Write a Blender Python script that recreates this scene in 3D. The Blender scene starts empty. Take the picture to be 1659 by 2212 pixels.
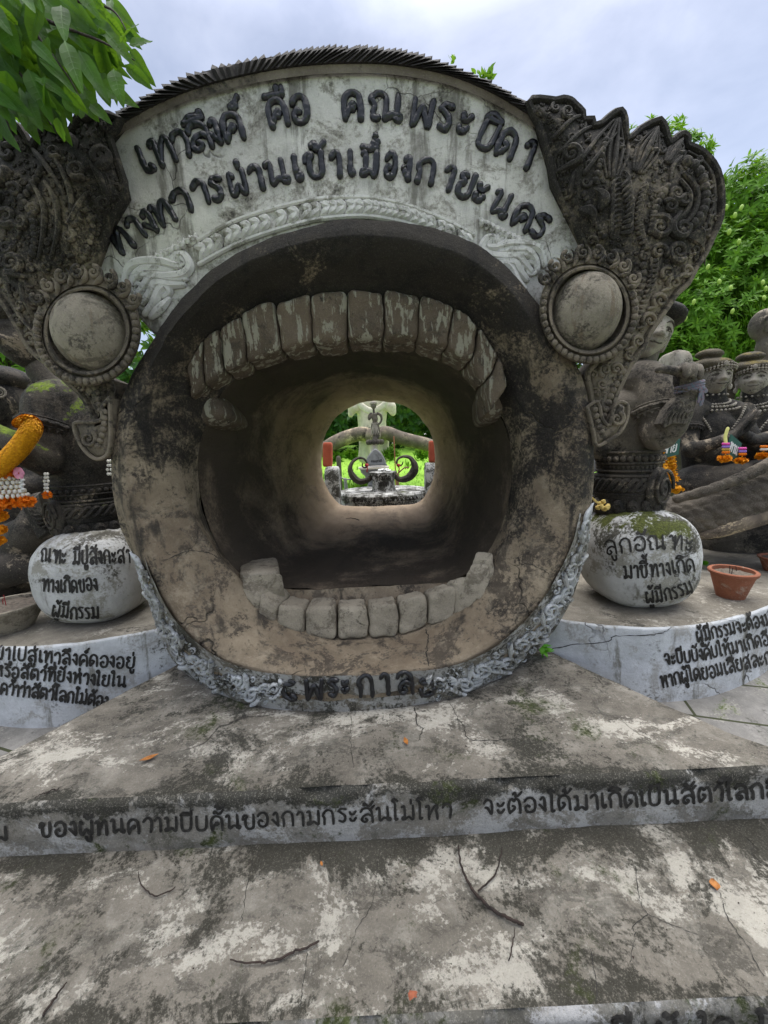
import bpy, bmesh, math, random
import numpy as np
from mathutils import Vector, Matrix, noise as mnoise
from mathutils.bvhtree import BVHTree
R = math.radians
rng = random.Random(11)
C = bpy.context.scene.collection
sc = bpy.context.scene

# ------------------------------------------------------------------ camera
PITCH, ROLL, EYE = R(9.5), R(2.2), 1.14
cam = bpy.data.cameras.new('camera'); cam_o = bpy.data.objects.new('camera', cam); C.objects.link(cam_o)
cam_o.location = (0, 0, EYE)
cam.sensor_fit = 'VERTICAL'; cam.sensor_height = 36.0; cam.lens = 36.0 * 829.5 / 2212.0
cam.clip_start = 0.02; cam.clip_end = 800
cam_o.rotation_euler = (Matrix.Rotation(R(90) - PITCH, 3, 'X') @ Matrix.Rotation(-ROLL, 3, 'Z')).to_euler()
sc.camera = cam_o

# ------------------------------------------------------------------ sky, sun, exposure
SUN_EL, SUN_ROT = R(68), R(35)
w = bpy.data.worlds.new('World'); sc.world = w; w.use_nodes = True
nt = w.node_tree; nt.nodes.clear()
def wn(t, **k):
    n = nt.nodes.new(t)
    for a, b in k.items(): setattr(n, a, b)
    return n
out = wn('ShaderNodeOutputWorld')
sky = wn('ShaderNodeTexSky', sky_type='NISHITA', sun_disc=False, sun_elevation=SUN_EL, sun_rotation=SUN_ROT)
bg1 = wn('ShaderNodeBackground'); bg1.inputs['Strength'].default_value = 0.05
nt.links.new(sky.outputs[0], bg1.inputs['Color'])
tc = wn('ShaderNodeTexCoord')
mp = wn('ShaderNodeMapping'); mp.inputs['Scale'].default_value = (1.0, 1.0, 2.2)
nt.links.new(tc.outputs['Generated'], mp.inputs['Vector'])
nz = wn('ShaderNodeTexNoise'); nz.inputs['Scale'].default_value = 2.6; nz.inputs['Detail'].default_value = 7; nz.inputs['Roughness'].default_value = .55
nz.inputs['Distortion'].default_value = .35
nt.links.new(mp.outputs[0], nz.inputs['Vector'])
cr = wn('ShaderNodeValToRGB')
cr.color_ramp.elements[0].position = .38; cr.color_ramp.elements[0].color = (.45, .47, .555, 1)
cr.color_ramp.elements[1].position = .62; cr.color_ramp.elements[1].color = (.82, .83, .90, 1)
e = cr.color_ramp.elements.new(.5); e.color = (.61, .625, .715, 1)
nt.links.new(nz.outputs[0], cr.inputs[0])
# an overcast sky is brighter towards the zenith
sp = wn('ShaderNodeSeparateXYZ'); nt.links.new(tc.outputs['Generated'], sp.inputs[0])
mr = wn('ShaderNodeMapRange'); mr.inputs['From Min'].default_value = .66; mr.inputs['From Max'].default_value = 1.0
mr.inputs['To Min'].default_value = .37; mr.inputs['To Max'].default_value = 2.0
nt.links.new(sp.outputs[2], mr.inputs[0])
bg2 = wn('ShaderNodeBackground'); mz = wn('ShaderNodeMix', data_type='RGBA'); mz.inputs[7].default_value = (.80, .79, .77, 1)
mf = wn('ShaderNodeMapRange'); mf.inputs['From Min'].default_value = .72; mf.inputs['From Max'].default_value = .92; nt.links.new(sp.outputs[2], mf.inputs[0])
nt.links.new(mf.outputs[0], mz.inputs[0]); nt.links.new(cr.outputs[0], mz.inputs[6]); nt.links.new(mz.outputs[2], bg2.inputs['Color']); nt.links.new(mr.outputs[0], bg2.inputs['Strength'])
ad = wn('ShaderNodeAddShader'); nt.links.new(bg1.outputs[0], ad.inputs[0]); nt.links.new(bg2.outputs[0], ad.inputs[1])
nt.links.new(ad.outputs[0], out.inputs['Surface'])
sun = bpy.data.lights.new('sun', 'SUN'); sun.energy = 2.4; sun.angle = R(75); sun.color = (1, .97, .92)
sun_o = bpy.data.objects.new('sun', sun); C.objects.link(sun_o)
sd = Vector((math.sin(SUN_ROT) * math.cos(SUN_EL), math.cos(SUN_ROT) * math.cos(SUN_EL), math.sin(SUN_EL)))
sun_o.rotation_euler = sd.to_track_quat('Z', 'Y').to_euler()
sun_o.location = (3, 3, 8)
sc.view_settings.view_transform = 'Standard'; sc.view_settings.look = 'None'
sc.view_settings.exposure = 0.88; sc.view_settings.gamma = 1
sc.render.engine = 'CYCLES'; sc.cycles.max_bounces = 8; sc.cycles.diffuse_bounces = 5

# ------------------------------------------------------------------ picture measurements -> places
# (x, y) below are measured in the photograph scaled to 1659 x 2212
FP, CX, CY = 829.5, 829.5, 1106.0
def ray(x, y):
    cx, cy = (x - CX) / FP, -(y - CY) / FP
    c, s = math.cos(ROLL), math.sin(ROLL)
    rx, ry = c * cx + s * cy, -s * cx + c * cy
    return Vector((rx, math.cos(PITCH) + ry * math.sin(PITCH), -math.sin(PITCH) + ry * math.cos(PITCH)))
O = Vector((0, 0, EYE))
def PY(x, y, Y): d = ray(x, y); return O + d * (Y / d.y)
def PZ(x, y, Z): d = ray(x, y); return O + d * ((Z - EYE) / d.z)
FWD = Vector((0, math.cos(PITCH), -math.sin(PITCH)))
def pm(P, px): return px * (P - O).dot(FWD) / FP             # picture pixels -> metres at a place
def LY(pts, Y): return [PY(p[0], p[1], p[2] if len(p) > 2 else Y) for p in pts]

# ------------------------------------------------------------------ mesh helpers
class MB:
    def __init__(s): s.v = []; s.f = []
    def add(s, v, f):
        o = len(s.v); s.v.extend([tuple(p) for p in v]); s.f.extend([tuple(i + o for i in q) for q in f]); return s
    def grid(s, rows, closed=False, cap=False):
        n = len(rows[0]); v = [p for r in rows for p in r]; f = []
        m = n if closed else n - 1
        for i in range(len(rows) - 1):
            for j in range(m):
                k = (j + 1) % n
                f.append((i * n + j, i * n + k, (i + 1) * n + k, (i + 1) * n + j))
        if cap:
            f.append(tuple(range(n - 1, -1, -1))); f.append(tuple((len(rows) - 1) * n + j for j in range(n)))
        return s.add(v, f)
def setpar(o, p):
    if p: o.parent = p; o.matrix_parent_inverse = Matrix.Translation(-p.location) if p.type == 'EMPTY' else Matrix()
def mesh_obj(name, mb, mat, parent=None, smooth=True, angle=40):
    me = bpy.data.meshes.new(name); me.from_pydata(mb.v, [], mb.f); me.validate(); me.update()
    bm = bmesh.new(); bm.from_mesh(me); bmesh.ops.recalc_face_normals(bm, faces=bm.faces); bm.to_mesh(me); bm.free()
    if mat: me.materials.append(mat)
    if smooth:
        me.shade_smooth(); me.set_sharp_from_angle(angle=R(angle))
    o = bpy.data.objects.new(name, me); C.objects.link(o)
    setpar(o, parent)
    return o
def thing(name, label, cat, loc=(0, 0, 0), group=None):
    o = bpy.data.objects.new(name, None); C.objects.link(o); o.location = loc
    o['label'] = label; o['category'] = cat
    if group: o['group'] = group
    return o
def tag(o, label=None, cat=None, group=None, kind=None):
    if label: o['label'] = label
    if cat: o['category'] = cat
    if group: o['group'] = group
    if kind: o['kind'] = kind
    return o
def remesh(mb, name, mat, parent, vox, smooth=2):
    o = mesh_obj(name, mb, None, None, smooth=False)
    m = o.modifiers.new('r', 'REMESH'); m.mode = 'VOXEL'; m.voxel_size = vox; m.use_smooth_shade = True
    if smooth:
        k = o.modifiers.new('s', 'SMOOTH'); k.iterations = smooth; k.factor = .5
    dg = bpy.context.evaluated_depsgraph_get(); ev = o.evaluated_get(dg)
    me = bpy.data.meshes.new_from_object(ev); old = o.data
    o.modifiers.clear(); o.data = me; bpy.data.meshes.remove(old); me.name = name
    me.materials.clear(); me.materials.append(mat); me.shade_smooth()
    setpar(o, parent)
    return o
def bvh_of(*objs):
    v, f = [], []
    for o in objs:
        k = len(v); v += [p.co.copy() for p in o.data.vertices]; f += [[i + k for i in p.vertices] for p in o.data.polygons]
    return BVHTree.FromPolygons(v, f)
def crom(pts, n=8, closed=False):
    P = [Vector(p) for p in pts]; N = len(P); outp = []
    if N < 3 and not closed:
        return [P[0].lerp(P[-1], i / n) for i in range(n + 1)]
    rg = range(N) if closed else range(N - 1)
    for i in rg:
        if closed: a, b, c, d = P[i - 1], P[i], P[(i + 1) % N], P[(i + 2) % N]
        else: a, b, c, d = P[max(i - 1, 0)], P[i], P[i + 1], P[min(i + 2, N - 1)]
        for k in range(n):
            t = k / n
            outp.append(.5 * ((2 * b) + (c - a) * t + (2 * a - 5 * b + 4 * c - d) * t * t + (3 * b - a - 3 * c + d) * t ** 3))
    if not closed: outp.append(P[-1])
    return outp
def tube(mb, pts, rad, seg=8, squash=None, closed=False, roundcap=True):
    """sweep along pts; rad = number, list or function of 0..1; squash=(axis vector, factor)"""
    P = [Vector(p) for p in pts]; n = len(P)
    rf = rad if callable(rad) else ((lambda t: rad) if not isinstance(rad, (list, tuple)) else
         (lambda t: float(np.interp(t, np.linspace(0, 1, len(rad)), rad))))
    L = [0.0]
    for i in range(1, n): L.append(L[-1] + (P[i] - P[i - 1]).length)
    T = L[-1] or 1
    rings = []; ref = None
    seq = []
    for i in range(n):
        tg = (P[(i + 1) % n] - P[i - 1]) if closed else (P[min(i + 1, n - 1)] - P[max(i - 1, 0)])
        tg = tg.normalized() if tg.length > 1e-9 else Vector((0, 0, 1))
        seq.append((P[i], tg, rf(L[i] / T)))
    if roundcap and not closed:
        p, t, r = seq[0]; seq = [(p - t * r * .95, t, r * .2), (p - t * r * .6, t, r * .75)] + seq
        p, t, r = seq[-1]; seq += [(p + t * r * .6, t, r * .75), (p + t * r * .95, t, r * .2)]
    for p, tg, r in seq:
        if ref is None: ref = tg.orthogonal().normalized()
        ref = ref - tg * ref.dot(tg)
        ref = ref.normalized() if ref.length > 1e-6 else tg.orthogonal().normalized()
        bn = tg.cross(ref)
        ring = []
        for k in range(seg):
            a = 2 * math.pi * k / seg
            d = (ref * math.cos(a) + bn * math.sin(a)) * r
            if squash:
                ax = squash[0]; d = d - ax * d.dot(ax) * (1 - squash[1])
            ring.append(p + d)
        rings.append(ring)
    if closed: rings.append(rings[0])
    mb.grid(rings, closed=True, cap=not closed)
    return mb
def ellip(mb, c, r, rot=None, nu=14, nv=9, fn=None, exp=1.0):
    c = Vector(c); r = Vector(r) if hasattr(r, '__len__') else Vector((r, r, r)); rows = []
    sg = lambda x: math.copysign(abs(x) ** exp, x)
    for i in range(nv + 1):
        v = -math.pi / 2 + math.pi * i / nv; row = []
        if i in (0, nv): v *= .985
        for j in range(nu):
            u = 2 * math.pi * j / nu
            d = Vector((sg(math.cos(v)) * sg(math.cos(u)), sg(math.cos(v)) * sg(math.sin(u)), sg(math.sin(v))))
            q = Vector((d.x * r.x, d.y * r.y, d.z * r.z))
            if fn: q = fn(q)
            row.append(c + (rot @ q if rot else q))
        rows.append(row)
    mb.grid(rows, closed=True, cap=True)
    return mb
def block(mb, c8, n=6, e=.25):
    """rounded block through 8 corners: (front bl, br, tr, tl, back bl, br, tr, tl)"""
    c8 = [Vector(p) for p in c8]
    def tri(u, v, t):
        f = c8[0] * (1-u)*(1-v) + c8[1] * u*(1-v) + c8[2] * u*v + c8[3] * (1-u)*v
        b = c8[4] * (1-u)*(1-v) + c8[5] * u*(1-v) + c8[6] * u*v + c8[7] * (1-u)*v
        return f.lerp(b, t)
    def q(x, y, z):
        p = Vector((x, y, z)); m = max(abs(x), abs(y), abs(z)) or 1
        k = 1 / (e and 1/e or 9)
        pw = 1 / e
        s = (abs(x)**pw + abs(y)**pw + abs(z)**pw) ** (1 / pw)
        p = p * (m / s)
        return tri((p.x + 1) / 2, (p.z + 1) / 2, (p.y + 1) / 2)
    g = [-1 + 2 * i / n for i in range(n + 1)]
    g = [math.copysign(abs(a) ** .75, a) for a in g]
    for fx in ((lambda a, b: (a, -1, b)), (lambda a, b: (-a, 1, b)), (lambda a, b: (1, a, b)), (lambda a, b: (-1, -a, b)), (lambda a, b: (a, b, 1)), (lambda a, b: (a, -b, -1))):
        mb.grid([[q(*fx(a, b)) for a in g] for b in g])
    return mb
def weld(mb, d=1e-5):
    bm = bmesh.new(); vs = [bm.verts.new(p) for p in mb.v]
    for f in mb.f:
        try: bm.faces.new([vs[i] for i in f])
        except ValueError: pass
    bmesh.ops.remove_doubles(bm, verts=bm.verts, dist=d)
    bm.verts.index_update(); r = MB(); r.v = [tuple(v.co) for v in bm.verts]; r.f = [tuple(v.index for v in f.verts) for f in bm.faces]; bm.free()
    return r
def fbm(p, s, o=4): return mnoise.fractal(Vector(p) * s, 1.0, 2.0, o)
def lathe(mb, prof, c, seg=40, sx=1, sy=1, wob=0):
    c = Vector(c); rows = []
    for r, z in prof:
        rows.append([c + Vector((r * sx * math.cos(2*math.pi*k/seg), r * sy * math.sin(2*math.pi*k/seg), z)) for k in range(seg)])
    mb.grid(rows, closed=True, cap=True); return mb
def prism(mb, poly, y0, y1, bev=.012):
    """polygon in x,z (Vectors) extruded from y0 (front) to y1, with a softened front edge"""
    P = [Vector((p[0], 0, p[1])) for p in poly]; n = len(P)
    cx = sum((p for p in P), Vector()) / n
    nor = []
    area = sum(P[i].x * P[(i+1) % n].z - P[(i+1) % n].x * P[i].z for i in range(n))
    for i in range(n):
        t = (P[(i + 1) % n] - P[i - 1]); t = Vector((t.z, 0, -t.x)).normalized()
        nor.append(t if area > 0 else -t)
    rows = [[P[i] - nor[i] * bev + Vector((0, y0, 0)) for i in range(n)], [P[i] + Vector((0, y0 + bev, 0)) for i in range(n)], [P[i] + Vector((0, y1, 0)) for i in range(n)]]
    mb.grid(rows, closed=True, cap=True); return mb
# ------------------------------------------------------------------ materials
class NT:
    def __init__(s, name):
        s.m = bpy.data.materials.new(name); s.m.use_nodes = True; s.t = s.m.node_tree; s.t.nodes.clear()
        s.out = s.n('ShaderNodeOutputMaterial'); s.b = s.n('ShaderNodeBsdfPrincipled'); s.l(s.b.outputs[0], s.out.inputs['Surface'])
        s.geo = s.n('ShaderNodeNewGeometry'); s.pos = s.geo.outputs['Position']
    def n(s, t, **k):
        n = s.t.nodes.new(t)
        for a, b in k.items(): setattr(n, a, b)
        return n
    def l(s, a, b): s.t.links.new(a, b)
    def put(s, sock, v):
        if isinstance(v, bpy.types.NodeSocket): s.l(v, sock)
        elif isinstance(v, (tuple, list)): sock.default_value = tuple(v) + ((1,) if len(v) == 3 and len(sock.default_value) == 4 else ())
        else: sock.default_value = v
    def scale(s, v, sc_, rot=(0, 0, 0), loc=(0, 0, 0)):
        m = s.n('ShaderNodeMapping'); s.put(m.inputs['Vector'], v); m.inputs['Scale'].default_value = sc_; m.inputs['Rotation'].default_value = rot; m.inputs['Location'].default_value = loc
        return m.outputs[0]
    def noise(s, scale, detail=4, rough=.55, dist=0, vec=None):
        n = s.n('ShaderNodeTexNoise'); s.put(n.inputs['Vector'], vec if vec is not None else s.pos)
        n.inputs['Scale'].default_value = scale; n.inputs['Detail'].default_value = detail; n.inputs['Roughness'].default_value = rough; n.inputs['Distortion'].default_value = dist
        return n.outputs[0]
    def rng(s, f, a, b, c=0, d=1, smooth=True):
        n = s.n('ShaderNodeMapRange'); n.interpolation_type = 'SMOOTHSTEP' if smooth else 'LINEAR'
        s.put(n.inputs[0], f); n.inputs[1].default_value = a; n.inputs[2].default_value = b; n.inputs[3].default_value = c; n.inputs[4].default_value = d
        return n.outputs[0]
    def math(s, op, a, b=0.0, c=None):
        n = s.n('ShaderNodeMath', operation=op); s.put(n.inputs[0], a); s.put(n.inputs[1], b)
        if c is not None: s.put(n.inputs[2], c)
        return n.outputs[0]
    def mix(s, f, a, b, blend='MIX'):
        n = s.n('ShaderNodeMix', data_type='RGBA', blend_type=blend); s.put(n.inputs[0], f); s.put(n.inputs[6], a); s.put(n.inputs[7], b); return n.outputs[2]
    def sep(s, v=None):
        n = s.n('ShaderNodeSeparateXYZ'); s.put(n.inputs[0], v if v is not None else s.pos); return n.outputs
    def bump(s, h, strength=.4, dist=.01, prev=None):
        n = s.n('ShaderNodeBump'); n.inputs['Strength'].default_value = strength; n.inputs['Distance'].default_value = dist; s.put(n.inputs['Height'], h)
        if prev is not None: s.l(prev, n.inputs['Normal'])
        return n.outputs[0]
def plain(name, col, rough=.6, var=.25, sc_=30, bump=.15, spec=.5, col2=None):
    k = NT(name); f = k.noise(sc_, 5, .6)
    c2 = col2 or tuple(c * (1 - var) for c in col)
    k.put(k.b.inputs['Base Color'], k.mix(k.rng(f, .3, .7), c2, col)); k.b.inputs['Roughness'].default_value = rough
    k.b.inputs['Specular IOR Level'].default_value = spec
    k.l(k.bump(f, bump, .01), k.b.inputs['Normal'])
    return k.m
def stone(name, base=(.2, .17, .13), base2=(.30, .26, .2), dark=None, paint=None, moss=None, streak=None, crack=None, grain=.35, rough=.85, bump=.5, warp=None, second=None, mouth_shade=None, pamt=.92, bands=None, damt=.95):
    """weathered cement: dark=(colour, lo, hi, scale, z0, z1) algae that grows more between heights z0..z1;
    paint=(colour, lo, hi, scale); moss=(colour, lo, hi, scale, up); streak=(colour, lo, hi, xscale); crack=(scale, width)"""
    k = NT(name); v = k.pos
    if warp: v = k.scale(v, *warp)
    big = k.noise(2.3, 6, .62, .4, v)
    med = k.noise(9, 7, .68, .2, v)
    fine = k.noise(70, 6, .72)
    gr = k.noise(330, 2, .6)
    col = k.mix(k.rng(big, .35, .65), base, base2)
    col = k.mix(k.rng(med, .3, .75, 0, .55), col, tuple(c * .62 for c in base))
    if second:   # second = (colour, lo, hi, scale)
        f = k.math('ADD', k.noise(second[3], 9, .74, .5, v), k.math('MULTIPLY', k.math('SUBTRACT', fine, .5), .35))
        col = k.mix(k.rng(f, second[1], second[2]), col, second[0])
    if paint:
        f = k.math('ADD', k.noise(paint[3], 9, .7, .5, v), k.math('MULTIPLY', k.math('SUBTRACT', fine, .5), .42))
        if len(paint) > 4:
            z = k.sep()[2]; f = k.math('ADD', f, k.rng(z, paint[4], paint[5], paint[6], 0))
        pc = k.mix(k.rng(med, .35, .7), paint[0], tuple(c * .78 for c in paint[0]))
        col = k.mix(k.rng(k.noise(paint[3] * 2.7, 6, .7, .3), .46, .72, 0, .4), col, pc)
        col = k.mix(k.rng(f, paint[1], paint[2], 0, pamt), col, pc)
    if streak:
        sv = k.scale(k.pos, (streak[3], streak[3], 1.1))
        f = k.math('ADD', k.noise(1.0, 6, .65, .3, sv), k.math('MULTIPLY', k.math('SUBTRACT', med, .5), .25))
        col = k.mix(k.rng(f, streak[1], streak[2], 0, .9), col, streak[0])
    if mouth_shade:   # blotchy painted shade, darkest at the tunnel mouth, fading to the exit: (colour, y0, y1, amount)
        y = k.sep()[1]; f = k.math('ADD', k.noise(1.6, 6, .65, .3), k.rng(y, mouth_shade[1], mouth_shade[2], mouth_shade[3], -.2)); f = k.math('ADD', f, k.math('MULTIPLY', k.math('SUBTRACT', fine, .5), .2))
        col = k.mix(k.rng(f, .40, .70, 0, .9), col, mouth_shade[0])
    if dark:
        f = k.math('ADD', k.noise(dark[3], 9, .73, .5), k.math('MULTIPLY', k.math('SUBTRACT', fine, .5), .4))
        if len(dark) > 4:
            z = k.sep()[2]; f = k.math('ADD', f, k.rng(z, dark[4], dark[5], -.25, .22, False))
        if bands:   # algae grows along the joints: (y, half width, amount)
            yy = k.sep()[1]
            for b in bands:
                f = k.math('ADD', f, k.rng(k.math('ABSOLUTE', k.math('SUBTRACT', yy, b[0])), 0, b[1], b[2], 0))
        col = k.mix(k.rng(f, dark[1], dark[2], 0, damt), col, dark[0])
    if moss:
        f = k.math('ADD', k.noise(moss[3], 6, .7, .4), k.math('MULTIPLY', k.math('SUBTRACT', fine, .5), .35))
        nz_ = k.sep(k.geo.outputs['Normal'])[2]
        f = k.math('ADD', f, k.rng(nz_, -.2, .8, -moss[4], 0))
        col = k.mix(k.rng(f, moss[1], moss[2]), col, k.mix(k.rng(fine, .4, .6), moss[0], tuple(c * .45 for c in moss[0])))
    ck = None
    if crack:
        wv = k.n('ShaderNodeVectorMath', operation='ADD')
        nn = k.n('ShaderNodeTexNoise'); nn.inputs['Scale'].default_value = 3.0; nn.inputs['Detail'].default_value = 4; k.l(k.pos, nn.inputs['Vector'])
        ms = k.n('ShaderNodeVectorMath', operation='SCALE'); k.l(nn.outputs['Color'], ms.inputs[0]); ms.inputs['Scale'].default_value = .45
        k.l(k.pos, wv.inputs[0]); k.l(ms.outputs[0], wv.inputs[1])
        vo = k.n('ShaderNodeTexVoronoi', feature='DISTANCE_TO_EDGE'); vo.inputs['Scale'].default_value = crack[0]; k.l(wv.outputs[0], vo.inputs['Vector'])
        ck = k.math('MULTIPLY', k.rng(vo.outputs[0], 0, crack[1], 1, 0), k.rng(k.noise(1.7, 3, .5), .48, .62))
        col = k.mix(k.math('MULTIPLY', ck, .85), col, (.025, .022, .018))
    col = k.mix(k.math('MULTIPLY', k.rng(gr, .45, .75, 0, 1), grain), col, k.mix(k.rng(k.noise(160, 2), .45, .6), (.04, .035, .03), (.5, .46, .4)))
    k.put(k.b.inputs['Base Color'], col); k.b.inputs['Roughness'].default_value = rough; k.b.inputs['Specular IOR Level'].default_value = .3
    h = k.math('ADD', k.math('MULTIPLY', med, .8), k.math('ADD', k.math('MULTIPLY', fine, .45), k.math('MULTIPLY', gr, .12)))
    if ck is not None: h = k.math('SUBTRACT', h, k.math('MULTIPLY', ck, .6))
    k.l(k.bump(h, bump, .02), k.b.inputs['Normal'])
    return k.m
def leafmat(name, col, col2, trans=.35, rough=.45):
    k = NT(name)
    oi = k.noise(9, 3, .6); f = k.noise(22, 2, .5)
    c = k.mix(k.rng(oi, .35, .65), col, col2); c = k.mix(k.rng(f, .3, .7, 0, .5), c, tuple(x * .6 for x in col))
    k.put(k.b.inputs['Base Color'], c); k.b.inputs['Roughness'].default_value = rough; k.b.inputs['Specular IOR Level'].default_value = .2
    tr = k.n('ShaderNodeBsdfTranslucent'); k.put(tr.inputs['Color'], k.mix(.5, c, (.25, .45, .02)))
    mx = k.n('ShaderNodeMixShader'); mx.inputs[0].default_value = trans; k.l(k.b.outputs[0], mx.inputs[1]); k.l(tr.outputs[0], mx.inputs[2]); k.l(mx.outputs[0], k.out.inputs['Surface'])
    return k.m
BLK = (.012, .011, .011)
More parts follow.
